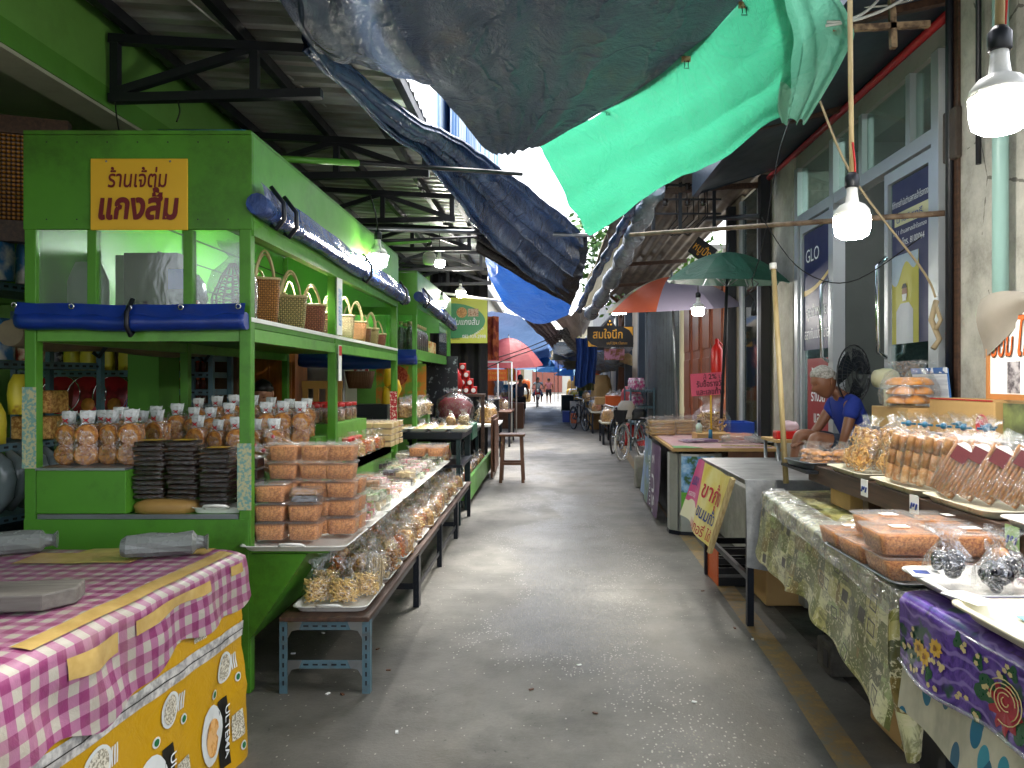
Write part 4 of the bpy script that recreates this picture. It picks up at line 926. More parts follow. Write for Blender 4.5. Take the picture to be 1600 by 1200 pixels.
# vertical lettering on the dark labels
for c in range(5):
    u=.02+.2*c+.0725; pA=onw(u,.16,.0065); d_=(B-A).normalized(); lm=text_mesh('WAIWAI' if False else 'NOODLES' if False else 'LUMPIA'[:0] or 'ULTEMA',.05,.01,.2)
    lm.xf(basis(pA+V((.003,0,0)),(0,0,1),tuple(-d_))if False else basis(pA+V((.004,0,0)),(0,0,-1),tuple(-d_))); tpf('lettering',lm,M['txtwhite'])
# gingham cloth
t=NT('gingham'); s=t.sep(t.coord('UV')); 
def stripe(x): return t.math('LESS_THAN',t.math('FRACT',t.math('MULTIPLY',x,1/.066)),.5)
a,b=stripe(s[0]),stripe(s[1]); sm=t.math('MULTIPLY',t.math('ADD',a,b),.5)
cl=t.ramp(sm,[(0,'a39e92'),(.25,'a39e92'),(.5,'96627e'),(.75,'96627e'),(1,'7c345e')],'CONSTANT'); dirt=t.ramp(t.noise(5,6,.7),[(.45,0.),(.75,.5)])
t.color(t.mix(dirt,cl,'8a7a68')); t.set(rough=.35); t.bump(t.noise(14,4,.6,None,1),.3,.01); M['gingham']=t.mt
def clothfn(u,v):     # u along the edge from far to near, v from the back of the top over the edge and down
    e=A.lerp(B,u*1.0); W=1.7; L=W+.30; s_=v*L
    drop=.17+.09*min(1,u*2)+.02*sin(u*17)+.012*sin(u*41)
    if s_<W: 
        x=e.x-(W-s_); z=.812+.006*mnoise.noise(V((s_*6,u*12,0)))-.012*max(0,(s_-W+.08)/.08)**2
        return V((x-.0,e.y+.03*(1-u),z)),s_,u*1.9
    q=(s_-W)/.30*drop; wv=.008*sin(u*38+q*8)*min(1,q*8)+.012*mnoise.noise(V((u*14,q*9,3)))
    return V((e.x+.022+wv+q*.10,e.y+.02*(1-u),.80-q)),W+q,u*1.9
nu,nv=90,70; gx=MB().grid(lambda u,v:clothfn(u,v)[0],nu,nv); go=gx.build('gingham_tablecloth',M['gingham'])
uvl=go.data.uv_layers.new(name='UVMap')
for lp in go.data.loops:
    i=lp.vertex_index; _,a_,b_=clothfn((i%(nu+1))/nu,(i//(nu+1))/nv); uvl.data[lp.index].uv=(a_,b_)
tag(go,'pink and white gingham oilcloth with brown packing tape over the carton table','tablecloth')
M['tape']=two('packing_tape','a3864c','bb9f62',14,.2,.3,.7,3)
tp=MB()
def ontop(u,s_,lift=.004):
    p=clothfn(u,s_/2.0)[0]; return V((p.x+(lift if s_>1.7 else 0),p.y,p.z+(lift if s_<=1.72 else 0)))
for (u0,u1,s0,s1) in ((.02,.60,1.635,1.69),(.16,.40,1.745,1.80),(.44,.56,1.75,1.82),(.03,.07,1.735,1.79),(.05,.13,.95,1.4),(.3,.36,1.0,1.45),(.0,.05,1.1,1.6)):
    tp.grid(lambda a_,b_: ontop(u0+(u1-u0)*a_,s0+(s1-s0)*b_,.005),24,10)
o=tp.build('packing_tape',M['tape'],go)
for k,(x,y,rz,lb) in enumerate(((-2.12,3.02,.45,'grey plastic wrapped bundle at the left edge of the gingham table'),(-1.50,2.99,.35,'grey plastic wrapped bundle by the far right corner of the gingham table'))):
    o=thing('wrapped_bundle',lb,'bundle',(x,y,.817),rz); rr_=random.Random(k+60)
    mb=MB(); mb.loft([[(xx,yy*s_,zz*s_+.045) for yy,zz in [(.055*cos(a)*(1+rr_.uniform(-.1,.1)),.045*sin(a)*(1+rr_.uniform(-.1,.1))) for a in [2*pi*i/14 for i in range(14)]]] for xx,s_ in ((-.14,.7),(-.12,.95),(-.04,1.0),(.05,1.0),(.11,.98),(.125,.6),(.15,.5),(.165,.75))],0,False)
    mb.build('bundle',mat('grey_wrap','7f8480',.28,0,.45,9,.3,20),o)
bd=thing('board','thick grey weathered wooden board lying on the gingham cloth','board',(-1.74,2.32,.818),.12); MB().prism([(-.42,-.10),(.24,-.08),(.30,.0),(.28,.10),(-.42,.11)],0,.05).build('plank',two('grey_plank','4d4943','77726a',6,.7,.3,.7,6,stretch=(.4,5,5),bump=.3),bd,bevel=.006)
# ================= RIGHT SIDE =================
# ---- people ----
def skin_obj(name,verts,edges,rad,mats,parent,sub=2,root=0,matfn=None):
    me=bpy.data.meshes.new(name); me.from_pydata([tuple(v) for v in verts],edges,[]); o=bpy.data.objects.new(name,me); COL.objects.link(o); o.parent=parent
    o.modifiers.new('skin','SKIN').use_smooth_shade=True
    for i,r in enumerate(rad): d=me.skin_vertices[0].data[i]; d.radius=(r if isinstance(r,tuple) else (r,r)); d.use_root=(i==root)
    m=o.modifiers.new('s','SUBSURF'); m.levels=m.render_levels=sub
    me.materials.append(mats); 
    dg=bpy.context.evaluated_depsgraph_get(); ev=o.evaluated_get(dg); nm=bpy.data.meshes.new_from_object(ev); o.modifiers.clear(); o.data=nm
    nm.polygons.foreach_set('use_smooth',[True]*len(nm.polygons)); 
    return o
def head_mb(c,fwd,up,s=1.0):
    f=V(fwd).normalized(); u=V(up).normalized(); r=f.cross(u).normalized(); u=r.cross(f)
    T=Matrix((r,f,u)).transposed().to_4x4(); T.translation=V(c); mb=MB(); k=14; n=18
    def hp(a,ph):
        x,y,z=.074*sin(ph)*cos(a),.094*sin(ph)*sin(a),-.118*cos(ph)
        if z<-.02: q=(-.02-z)/.1; x*=1-.32*q; y=y*(1-.18*q)+(.012*q if y>0 else .02*q)
        if y>.05:
            w=max(0,1-(x/.022)**2)
            if w>0: y+=.030*w*max(0,1-((z+.020)/.026)**2)+.006*w*max(0,1-((z+.055)/.008)**2)
            e=max(0,1-((abs(x)-.032)/.016)**2); y-=.010*e*max(0,1-((z-.012)/.014)**2); y+=.006*max(0,1-((z-.034)/.012)**2)
        return T@(V((x,y,z))*s)
    mb.grid(lambda a,b: hp(a*2*pi,.02+b*(pi-.04)),28,24)
    for q in (-1,1): mb.ball(T@V((q*.076*s,-.008*s,-.008*s)),.026*s,8,6,0,(.35,.7,1.15),None)
    return mb,T
def person(label,base,J,mats,hair='black',fwd=(0,-1,0),up=(0,0,1),shorts=True,sleeve=.5,scale=1,group=None,robj=None,fingers=True,short_len=.9):
    t=thing('person',label,'person',base,0,group); K={k:V(v) for k,v in J.items()}
    names=['pelvis','spine','chest','neck','headb','shl','ell','wrl','hal','shr','elr','wrr','har','hil','knl','anl','tol','hir','knr','anr','tor']
    rad={'pelvis':.10,'spine':.095,'chest':.10,'neck':.048,'headb':.05,'shl':.05,'ell':.036,'wrl':.025,'hal':.030,'shr':.05,'elr':.036,'wrr':.025,'har':.030,'hil':.085,'knl':.055,'anl':.036,'tol':.032,'hir':.085,'knr':.055,'anr':.036,'tor':.032}
    ed=[(0,1),(1,2),(2,3),(3,4),(2,5),(5,6),(6,7),(7,8),(2,9),(9,10),(10,11),(11,12),(0,13),(13,14),(14,15),(15,16),(0,17),(17,18),(18,19),(19,20)]
    vs=[K[n] for n in names]; rd=[rad[n]*scale for n in names]; edges=list(ed)
    if fingers:
        for sd,(wr,ha) in (('l',(7,8)),('r',(11,12))):
            d=(vs[ha]-vs[wr]).normalized(); sdv=d.cross(V((0,0,1))); sdv=(sdv if sdv.length>.2 else V((1,0,0))).normalized(); nrm=d.cross(sdv)
            for j in range(4):
                L=.07*(.85,1,.95,.75)[j]; b0=vs[ha]+sdv*(-.03+.02*j)+d*.012; i0=len(vs); vs+= [b0,b0+d*L*.5+nrm*.006,b0+d*L*.85+nrm*.022]; rd+=[.009,.008,.007]; edges+=[(ha,i0),(i0,i0+1),(i0+1,i0+2)]
            b0=vs[wr]+(vs[ha]-vs[wr])*.6-sdv*.03; i0=len(vs); vs+=[b0,b0-sdv*.025+d*.03]; rd+=[.011,.009]; edges+=[(ha,i0),(i0,i0+1)]
    body=skin_obj('body',vs,edges,rd,mats['skin'],t)
    hm,T=head_mb(K['head'],fwd,up,scale)
    # head joined into the body mesh
    hme=hm.mesh('h',mats['skin']); import bmesh
    b=bmesh.new(); b.from_mesh(body.data); b.from_mesh(hme); b.to_mesh(body.data); b.free()
    hb=MB(); rh=random.Random(4)
    hb.grid(lambda a,b: T@(V((.081*cos(a*2*pi)*sin(.05+b*1.75)*(1+.03*rh.random()),-.012+.100*sin(a*2*pi)*sin(.05+b*1.75)-(.02 if sin(a*2*pi)>0 else 0)*b*b*b,.018+.108*cos(.05+b*(1.15+ .75*max(0,-sin(a*2*pi)) +.35*abs(cos(a*2*pi)))) ))*scale),24,10)
    hb.build('hair',M['hairgrey' if hair=='grey' else 'hairblk'],t)
    e=MB()
    for q in (-1,1): e.ball(T@(V((q*.030,.0815,.010))*scale),.0065*scale,6,5,0,(1,1,.5))
    e.build('eyes',M['hairblk'],t); l_=MB(); l_.tube([T@(V((.022*k,.0855-.012*k*k,-.056+.002*k*k))*scale) for k in (-1,-.5,0,.5,1)],.0028*scale,5); [l_.tube([T@(V((q*.018+q*.012*k,.090-.009*k,.030+.003*sin(k*3)))*scale) for k in (0,.5,1,1.5)],.003*scale,4) for q in (-1,1)]; l_.build('mouth_and_brows',mat('lip_'+hair,'5a3026' if hair!='grey' else '6a4a40',.6),t)
    sl=sleeve; lp=lambda a,b,f:K[a].lerp(K[b],f)
    cv=[K['pelvis']+V((0,0,.0)),K['spine'],K['chest'],lp('chest','neck',.75),K['shl'],lp('shl','ell',sl),K['shr'],lp('shr','elr',sl)]
    skin_obj('shirt',cv,[(0,1),(1,2),(2,3),(2,4),(4,5),(2,6),(6,7)],[x*scale for x in (.125,.118,.115,.055,.066,.06,.066,.06)],mats['shirt'],t)
    f=short_len
    cv=[K['pelvis'],K['hil'],lp('hil','knl',f),K['hir'],lp('hir','knr',f)]
    skin_obj('shorts' if f<1.2 else 'trousers',cv,[(0,1),(1,2),(0,3),(3,4)],[x*scale for x in (.125,.105,.085,.105,.085)],mats['shorts'],t)
    if mats.get('shoes'):
        s=MB()
        for a,b in (('anl','tol'),('anr','tor')): s.loft([superring(.07,.05,0,10,.8,0)]*0+[[(p[0]+K[a].x*(1-k)+K[b].x*k,p[1]+K[a].y*(1-k)+K[b].y*k,z) for p in superring(.085,.10,0,10,.8,0)] for k,z in ((.5,.001),(.5,.03))],0,True)
        s.build('sandals',mats['shoes'],t)
    return t
# ---- shop front ----
XW=2.4
sh=thing('shop_building','grey concrete shophouse with aluminium glass doors on the right','building',(2.6,6,0))
def hp_(n,mb,m,par=None,**k): mb.xf(Matrix.Translation((-2.6,-6,0))); return mb.build(n,M[m] if isinstance(m,str) else m,par or sh,**k)
M['alu']=mat('aluminium','b9bec2',.35,.5,.1,6); M['slate']=mat('slate_painted_sheet','303c48',.45,.2,.25,3,.1,8,.2); M['beam']=mat('grey_beam','8f8d86',.75,0,.25,3,.1,40,.3)
hp_('beam',MB().box(XW-.03,XW+.3,4.3,8.0,3.50,3.95),'beam'); hp_('upper_wall',MB().box(XW-.02,XW+.3,0,40,3.95,7),'beam')
hp_('red_pipe',MB().cyl((XW-.06,3.4,3.64),(XW-.06,8.1,3.64),.028,n=8),mat('red_pipe','a01f24',.4,0,.2,10))
fr=MB()
for y in (7.26,6.36,4.66): fr.box(XW-.05,XW+.05,y-.045,y+.045,.62,3.5)
for z in (3.0,): fr.box(XW-.045,XW+.045,4.7,7.22,z-.045,z+.045)
for y in (5.78,5.02): fr.box(XW-.045,XW+.045,y-.03,y+.03,3.046,3.5)
hp_('door_frame',fr,'alu')
for a,b in ((6.41,7.21),(5.81,6.31),(5.05,5.75),(4.71,4.99)): hp_('transom_pane',MB().box(XW-.004,XW+.004,a,b,3.05,3.49),film('greenish_glass%d'%int(a*10),.10,(.72,.86,.80),.04,.05,1,.02))
def leaf(y0,y1,nm,hy):
    f=MB(); w=.055
    f.box(XW-.03,XW+.03,y0,y0+w,.64,2.94).box(XW-.03,XW+.03,y1-w,y1,.64,2.94).box(XW-.03,XW+.03,y0+w,y1-w,2.86,2.94).box(XW-.03,XW+.03,y0+w,y1-w,.64,.78)
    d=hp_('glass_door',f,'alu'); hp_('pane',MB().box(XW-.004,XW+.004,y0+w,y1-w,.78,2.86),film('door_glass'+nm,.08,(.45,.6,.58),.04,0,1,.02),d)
    for sd in (-1,1): hp_('handle',MB().tube([(XW+sd*.03,hy,1.66),(XW+sd*.09,hy,1.70),(XW+sd*.095,hy,2.02),(XW+sd*.095,hy,2.30),(XW+sd*.03,hy,2.36)],.016,8),'chrome',d)
    return d
d1=leaf(6.42,7.2,'a',6.46); d2=leaf(4.72,5.40,'b',5.36)
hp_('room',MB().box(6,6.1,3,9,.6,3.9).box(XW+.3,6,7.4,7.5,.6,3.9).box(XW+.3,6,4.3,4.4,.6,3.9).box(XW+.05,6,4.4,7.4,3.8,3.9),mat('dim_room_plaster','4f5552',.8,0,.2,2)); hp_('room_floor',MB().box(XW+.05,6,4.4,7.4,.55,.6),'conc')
tl=thing('tube_lamp','lit fluorescent tube inside the shop seen through the transom glass','lamp',(3.6,5.4,3.62)); MB().cyl((0,-.6,0),(0,.6,0),.016,n=8).build('tube',M['tubestrong'],tl); MB().box(-.05,.05,-.65,.65,.03,.07).build('fitting',M['white'],tl)
# banners on the glass
nav=mat('navy_banner','1a2150',.5,0,.12,3); bgold=mat('banner_gold','c9ad62',.5,0,.1); bred=mat('banner_red','8c1820',.5,0,.12,3)
def banner(label,y0,y1,z0,z1,m,x=XW-.008): 
    t=thing('banner',label,'banner',(x,(y0+y1)/2,z0)); h=z1-z0; w=(y1-y0); MB().box(-.0015,.0015,-w/2,w/2,0,h).build('sheet',m,t); return t,w,h
LX=(0,-1,0)    # reading direction on the right wall as seen from the alley
t,w_,h_=banner('navy lottery banner with gold curve on the left glass door',6.48,7.15,1.78,2.85,nav)
letters('GLO',(-.002,.10,.80),LX,(0,0,1),M['txtwhite'],t,.17,.34,.0); letters('จุดจำหน่าย',(-.002,0,.30),LX,(0,0,1),M['txtwhite'],t,.14,.5,.005); letters('สลากกินแบ่งรัฐบาล',(-.002,0,.10),LX,(0,0,1),M['txtwhite'],t,.13,.6,.005)
MB().grid(lambda u,v:(-.003,.335-.67*u,.50+.16*u*u+(.05-.02*u)*v),16,1).build('gold_curve',bgold,t)
t,w_,h_=banner('red banner with white Thai words low on the left glass door',6.50,7.05,.85,1.70,bred)
for k,s_ in enumerate(('รับซื้อ','รางวัล','และ','ขายส่ง')): letters(s_,(-.002,0,.66-.19*k),LX,(0,0,1),M['txtwhite'],t,.14,.34 if k!=2 else .2,.016)
t,w_,h_=banner('navy and yellow official poster on the right glass door',4.80,5.32,1.75,2.85,nav)
letters('ที่ทำการกำนันตำบลศาลเจ้าโรงทอง',(-.002,0,.93),LX,(0,0,1),M['txtwhite'],t,.06,.5,.0)
MB().box(-.0035,-.002,-.25,.22,.80,.89).build('name_plate',mat('pale_plate','c9c79c',.5,0,.1),t); letters('นายวิสุทธิ์ ไพรสุวรรณ'[:11],(-.004,.0,.82),LX,(0,0,1),M['txtblue'],t,.06,.36,.0)
letters('หมู่ 1 ตำบลศาลเจ้าโรงทอง',(-.002,0,.74),LX,(0,0,1),M['txtwhite'],t,.04,.46,.0); letters('โทร. 8100064',(-.002,-.05,.66),LX,(0,0,1),M['txtwhite'],t,.06,.3,.0)
MB().box(-.0035,-.002,-.12,.258,.0,.60).build('yellow_field',mat('poster_yellow','b5b045',.5,0,.12,6),t)
MB().grid(lambda u,v:(-.0045,.258-.378*u,.60-(.04+.14*(1-u)+.05*sin(u*9))*v),16,3).build('pale_drape',mat('poster_drape','a9bccb',.5,0,.3,18),t)
pf=MB(); pf.add([(-.005,.10+.10*cos(a)*1.0,.12+0) for a in ()],[]) if False else None
pf.sheet([(-.005,.19,.0),(-.005,.19,.22),(-.005,.13,.27),(-.005,.01,.27),(-.005,-.05,.22),(-.005,-.05,.0)]); pf.build('printed_uniform',mat('poster_white','b9bec4',.5,0,.15,14),t)
hq=MB(); hq.add([(-.006,.07+.04*cos(2*pi*i/14),.335+.055*sin(2*pi*i/14)) for i in range(14)],[tuple(range(14))]); hq.build('printed_face',M['skin'],t)
MB().sheet([(-.007,.105,.33),(-.007,.035,.33),(-.007,.045,.285),(-.007,.095,.285)]).build('printed_mask',M['paper'],t); MB().sheet([(-.007,.112,.37),(-.007,.028,.37),(-.007,.05,.40),(-.007,.09,.40)]).build('printed_hair',M['hairblk'],t)
# pillars and walls further on
pl=thing('concrete_pillar','near cracked concrete pillar at the right edge of the photo','pillar',(2.45,3.9,0)); MB().box(-.22,.25,-.42,.38,.5,6.5).build('shaft',M['plaster'],pl,bevel=.015); MB().box(-.235,-.221,.24,.36,.7,4).build('board',M['woodh'],pl)
tag(MB().cyl((2.16,3.66,1.3),(2.16,3.66,6),.036,n=14).build('drain_pipe',mat('teal_pipe','8fb3ac',.4,0,.15,4)),'pale teal drain pipe fixed down the near pillar','pipe')
tag(MB().cyl((2.2,4.2,1.2),(2.2,4.2,6),.022,n=8).cyl((2.19,3.9,2.6),(2.19,3.9,6),.014,n=8).build('conduit',M['black']),'thin black electrical conduits running down the near pillar','conduit')
tag(MB().box(2.19,2.228,4.12,4.26,2.7,2.98).build('fuse_box',mat('grimy_board','4a4038',.8,0,.5,9,.4,30,.5),bevel=.01),'grimy wooden fuse board with an old meter on the near pillar','fuse board')
p2=thing('concrete_pillar','grey concrete pillar between the glass shop and the dark windows','pillar',(2.5,7.62,0)); MB().box(-.16,.2,-.31,.31,.5,4.0).build('shaft',M['conc'],p2,bevel=.012)
s2=thing('shop_building','beige shop wall with black posts beyond the second pillar','building',(2.6,9,0))
def h2(n,mb,m,par=None,t=None,oy=9,**k): mb.xf(Matrix.Translation((-2.6,-oy,0))); return mb.build(n,M[m] if isinstance(m,str) else m,par or t or s2,**k)
M['beige']=mat('beige_wall','a39c88',.8,0,.25,2,.1,30,.25); M['dkpane']=film('dark_pane',.12,(.25,.3,.3),.05,0,1,.02)
h2('wall',MB().box(XW,XW+.3,7.93,8.6,.3,3.9).box(XW,XW+.3,9.5,10.2,.3,3.9).box(XW,XW+.3,8.6,9.5,.3,.9),'beige'); h2('window_frame',MB().box(XW-.03,XW+.05,8.6,8.68,.9,3.7).box(XW-.03,XW+.05,9.42,9.5,.9,3.7).box(XW-.03,XW+.05,8.68,9.42,2.7,2.78),'alu'); h2('pane',MB().box(XW-.004,XW+.004,8.68,9.42,.9,3.7),'dkpane')
for y in (8.25,9.75): h2('black_post',MB().box(XW-.12,XW-.02,y-.06,y+.06,.1,3.7),'black')
h2('ledge',MB().box(XW-.25,XW,7.95,10.2,.86,.90),'alu')
rd=thing('folding_door','terracotta red wooden folding door of tall panels','door',(XW,11.8,0)); rwood=two('red_wood','8a4a34','b06a4c',5,.5,.3,.7,5,stretch=(6,6,.5),bump=.15)
mb=MB(); gr=MB()
for k in range(8):
    y=10.35+k*.39; mb.xf; mb.box(-.03+(.03 if k%2 else 0),.02,y-11.8,y-11.8+.375,.25,2.95)
    for z0,z1 in ((.35,.95),(1.05,1.85),(1.98,2.85)): gr.box(-.045+(.03 if k%2 else 0),-.031+(.03 if k%2 else 0),y-11.8+.05,y-11.8+.325,z0,z1)
mb.build('leaves',rwood,rd,bevel=.006); gr.build('panels',rwood,rd,bevel=.01); MB().box(-.06,.05,1.72,1.80,.2,3.0).build('jamb',M['cream'],rd); MB().box(-.06,.05,-1.5,1.8,2.96,3.1).build('lintel',M['beige'],rd)
MB().add([(-.05,-.75,2.05),(-.05,-.62,1.75),(-.05,-.75,1.45),(-.05,-.88,1.75)],[(3,2,1,0)]).build('diamond_plate',mat('diamond_plate','8a5a44',.4,.2,.2),rd)
shu=thing('roller_shutter','grey ribbed folding shutter past the red wooden door','shutter',(XW,15.9,0)); MB().grid(lambda u,v:(-.02+.03*sin(u*140),-2.2+u*4.4,.15+v*2.95),200,1).build('slats',mat('grey_shutter','6f7a7e',.45,.4,.35,4,.05,20,.35),shu); MB().box(-.08,.05,2.22,2.32,.1,3.3).build('post',M['steel'],shu); MB().box(-.1,.05,-2.2,2.2,3.1,3.4).build('box',M['beam'],shu)
wl=thing('wall','cream shop wall with dark posts beyond the grey shutter','wall',(XW,22,0)); MB().box(0,.3,-3.6,3.6,0,5).build('plaster',mat('cream_wall','b3a894',.8,0,.2,2,.1,20,.3),wl)
for y in (-3.4,-.2,2.6): MB().box(-.2,0,y-.12,y+.12,0,4).build('post',M['slate'],wl)
# dark eaves slab
ev=thing('eaves','dark slate coloured eaves sheet sloping out above the glass shop','eaves',(2,5.6,3.5)); 
def ep(n,mb,m,**k): mb.xf(Matrix.Translation((-2,-5.6,-3.5))); return mb.build(n,M[m] if isinstance(m,str) else m,ev,**k)
ep('sheet',MB().add([(2.36,3.0,3.70),(1.55,3.0,3.52),(1.55,7.9,3.44),(2.36,7.9,3.68),(2.36,3.0,3.74),(1.55,3.0,3.56),(1.55,7.9,3.48),(2.36,7.9,3.72)],[(0,1,2,3),(7,6,5,4),(0,4,5,1),(1,5,6,2),(2,6,7,3),(3,7,4,0)]),'slate')
ep('fascia',MB().box(1.5,1.549,3.0,7.95,3.40,3.9),'slate'); ep('end_board',MB().add([(2.36,7.91,3.68),(1.5,7.91,3.40),(1.5,7.91,3.95),(2.36,7.91,4.1)],[(0,1,2,3)]),'slate')
for y in (4.3,6.1): ep('bracket',MB().bar((2.34,y,3.66),(1.56,y,3.49),.05,.05),'woodh')
tag(MB().bar(P(1300,46,3.95),P(1452,38,3.95),.03,.03).bar(P(1393,0,3.95),P(1396,75,3.95),.03,.03).build('angle_bracket',two('rusty_angle','4a3828','8a7458',18,.7,.4,.6)),'rusty slotted angle bracket near the eaves at the top right','bracket')
for kk_,(a,b,c,r_) in enumerate(((P(1292,34,3.9),P(1340,38,3.9),P(1372,0,3.9),.008),(P(1290,40,3.9),P(1370,30,3.9),P(1420,-8,3.9),.008),(P(1345,10,4.2),P(1380,14,4.2),P(1440,-5,4.2),.006))):
    tag(MB().tube([a.lerp(b,i/8).lerp(b.lerp(c,i/8),i/8) for i in range(9)],r_,6).build('cable',M['wirewhite']),'loose white cable looping under the eaves at the top right, %s one'%('lower','upper','thinnest')[kk_],'cable')
aw=thing('awning_roof','old brown corrugated awning roof over the red door on the right','awning',(1.7,12,3.6))
MB().grid(lambda u,v:(-.85+1.6*u,-3.9+9.5*v,.10-.28*v+.02*sin(u*60)+.12*u),60,12).build('sheet',two('brown_zinc','3c342c','75695a',3,.6,.35,.7,6),aw); 
for y in (-3.4,-1.2,1.2,3.6): MB().bar((-.85,y,-.02-.04*(y+3)*.7),(.7,y,.08-.04*(y+3)*.7),.05,.06).build('rafter',M['woodh'],aw)
mr=thing('cable_rack','black steel rack of insulators and wires under the brown awning','cable rack',P(1060,320,8.6))
mb=MB(); o_=P(1060,320,8.6)
for z in (.22,.06,-.1): mb.bar(V((-.45,0,z)),V((.48,0,z)),.02)
for x in (-.28,.02,.4): mb.bar(V((x,0,-.28)),V((x,0,.35)),.035)
mb.build('frame',M['black'],mr); ib=MB(); 
for x in (-.36,-.15,.1,.27): 
    for z in (.02,.20): ib.lathe([(.001,-.04),(.035,-.035),(.02,-.015),(.04,0),(.02,.015),(.035,.035),(.001,.04)],(x,-.02,z),8)
ib.build('insulators',mat('brown_insulator','2a2220',.3,0,.2),mr)
wb_=MB(); rw=random.Random(9)
for k in range(9):
    x=rw.uniform(-.4,.4); wb_.tube([(x,0,.2),(x+.03,.1,-.1-rw.random()*.1),(x-.05-rw.random()*.1,.5,-.25),(x-.1,1.2,-.05)],.007,5)
wb_.build('wires',M['cable'],mr)
# ---- zinc table and its sign ----
def table(name,label,x0,x1,y0,y1,z,mtop,mleg,th=.03,leg=.04,skip=(),rail=True):
    t=thing(name,label,'table',((x0+x1)/2,(y0+y1)/2,0)); cx,cy2=(x0+x1)/2,(y0+y1)/2
    MB().box(x0-cx,x1-cx,y0-cy2,y1-cy2,z-th,z).build('tabletop',M[mtop] if isinstance(mtop,str) else mtop,t,bevel=.004)
    for i,(x,y) in enumerate(((x0+.04,y0+.04),(x1-.04,y0+.04),(x0+.04,y1-.04),(x1-.04,y1-.04))):
        if i not in skip: MB().box(x-cx-leg/2,x-cx+leg/2,y-cy2-leg/2,y-cy2+leg/2,0,z-th).build('leg',M[mleg],t)
    if rail: MB().box(x0-cx+.03,x0-cx+.055,y0-cy2+.07,y1-cy2-.07,z*.3,z*.3+.035).build('rail',M[mleg],t)
    return t
t=NT('zinc_sheet'); t.color(t.ramp(t.noise(5,6,.7,t.mapping((1,2.5,1))),[(.3,'6c6e70'),(.5,'8f9192'),(.7,'a8a9a8')])); t.set(rough=t.math('ADD',.28,t.math('MULTIPLY',t.noise(7,4),.25)),metal=.55); t.bump(t.noise(6,4),.15,.01); M['zsheet']=t.mt
zt=table('zinc_table','table covered in grey sheet metal beside the pink and yellow sign',1.20,2.02,4.66,6.0,.90,'zsheet','navysteel')
MB().grid(lambda u,v:(-.41+.62*u+.0,-.682-.03*sin(v*2)-.015*sin(u*9)*v,.898-(.52+.1*u)*v),20,10).build('hanging_sheet',M['zsheet'],zt)
vs_=thing('vinyl_sign','pink and yellow Thai vinyl sign hung on the zinc table edge','sign',(1.17,5.35,.9))
def vz_(y,s_,lift=0): # y along edge (far positive), s_ metres down
    k=s_/.5; return V((-.012-.10*k-.015*sin(y*9+s_*4)-lift,y+.2*k,.0-s_+.012*sin(y*6)))
t=NT('sign_pink_yellow'); s=t.sep(); nn=t.noise(4,4); left=t.math('GREATER_THAN',s[1],.22); col=t.mix(left,t.mix(t.ramp(nn,[(.35,0.),(.65,1.)]),'d8c24a','e8dc9a'),'c9427f'); wh=t.math('LESS_THAN',t.math('ADD',s[2],t.math('MULTIPLY',t.noise(3,2),.12)),-.26); col=t.mix(t.math('MULTIPLY',wh,left),col,'dcd8b8'); t.color(col); t.set(rough=.4)
MB().grid(lambda u,v:vz_(-.62+1.2*u,.46*v*(1+.10*(1-u))),30,14).build('sheet',t.mt,vs_)
def onsign(s_,y,z,size,width,m,bold=.01):
    lm=text_mesh(s_,size,bold,width); 
    lm.v=[tuple(vz_(y-p[0],-(z+p[1]),.004+p[2])) for p in lm.v]; lm.build('lettering',M[m],vs_)
onsign('แซบๆ',.40,-.20,.12,.26,'txtblue',.015); onsign('ทอดกรอบ',.40,-.29,.06,.26,'txtwhite'); onsign('ขากุ้ง',-.20,-.22,.16,.5,'txtred',.015); onsign('ขนมถั่ว',-.18,-.36,.12,.44,'txtblue',.015); onsign('เบเกอรี่ ได้',-.12,-.47,.10,.6,'txtred',.005)
MB().bar((-.03,-.635,-.0),(-.13,-.43,-.50),.026).build('batten',M['bamboo'],vs_)
cx_=thing('plastic_crate','black plastic crate with an orange red side under the zinc table','crate',(1.40,5.80,0)); q=MB().box(-.15,.15,-.2,.2,0,.02)
for x0,x1,y0,y1 in ((-.15,-.14,-.2,.2),(.14,.15,-.2,.2),(-.14,.14,-.2,-.19),(-.14,.14,.19,.2)):
    for z in (.02,.09,.16,.23): q.box(x0,x1,y0,y1,z,z+.045)
q.build('body',M['black'],cx_); MB().box(-.158,-.151,-.2,.2,.0,.275).build('side_wall',M['orange'],cx_)
# ---- batik table ----
bt=thing('market_table','long table under the olive batik oilcloth','table',(1.6,3.5,0)); MB().prism([(-.29,1.02),(-.455,-1.1),(.4,-1.1),(.4,1.02)],.81,.838).build('tabletop',M['wood'],bt)
for x,y in ((-.0,.9),(.0,-1.0),(.36,1.0),(.36,-1.0)): MB().box(x-.02,x+.02,y-.02,y+.02,0,.81).build('leg',M['navysteel'],bt)
t=NT('batik'); s=t.sep(t.coord('UV')); vz2=t.n('ShaderNodeTexVoronoi'); vz2.distance='CHEBYCHEV'; vz2.inputs['Scale'].default_value=9.5; vz2.inputs['Randomness'].default_value=.55; t.link(t.mapping((1,1,1),which='UV'),vz2.inputs['Vector'])
cs=t.n('ShaderNodeSeparateColor'); t.link(vz2.outputs['Color'],cs.inputs[0]); colr=t.ramp(cs.outputs[0],[(0,'6c723a'),(.2,'b8b272'),(.38,'8c8c48'),(.55,'d2d0a0'),(.7,'84703a'),(.82,'9aa86c'),(.92,'565a3c')],'CONSTANT')
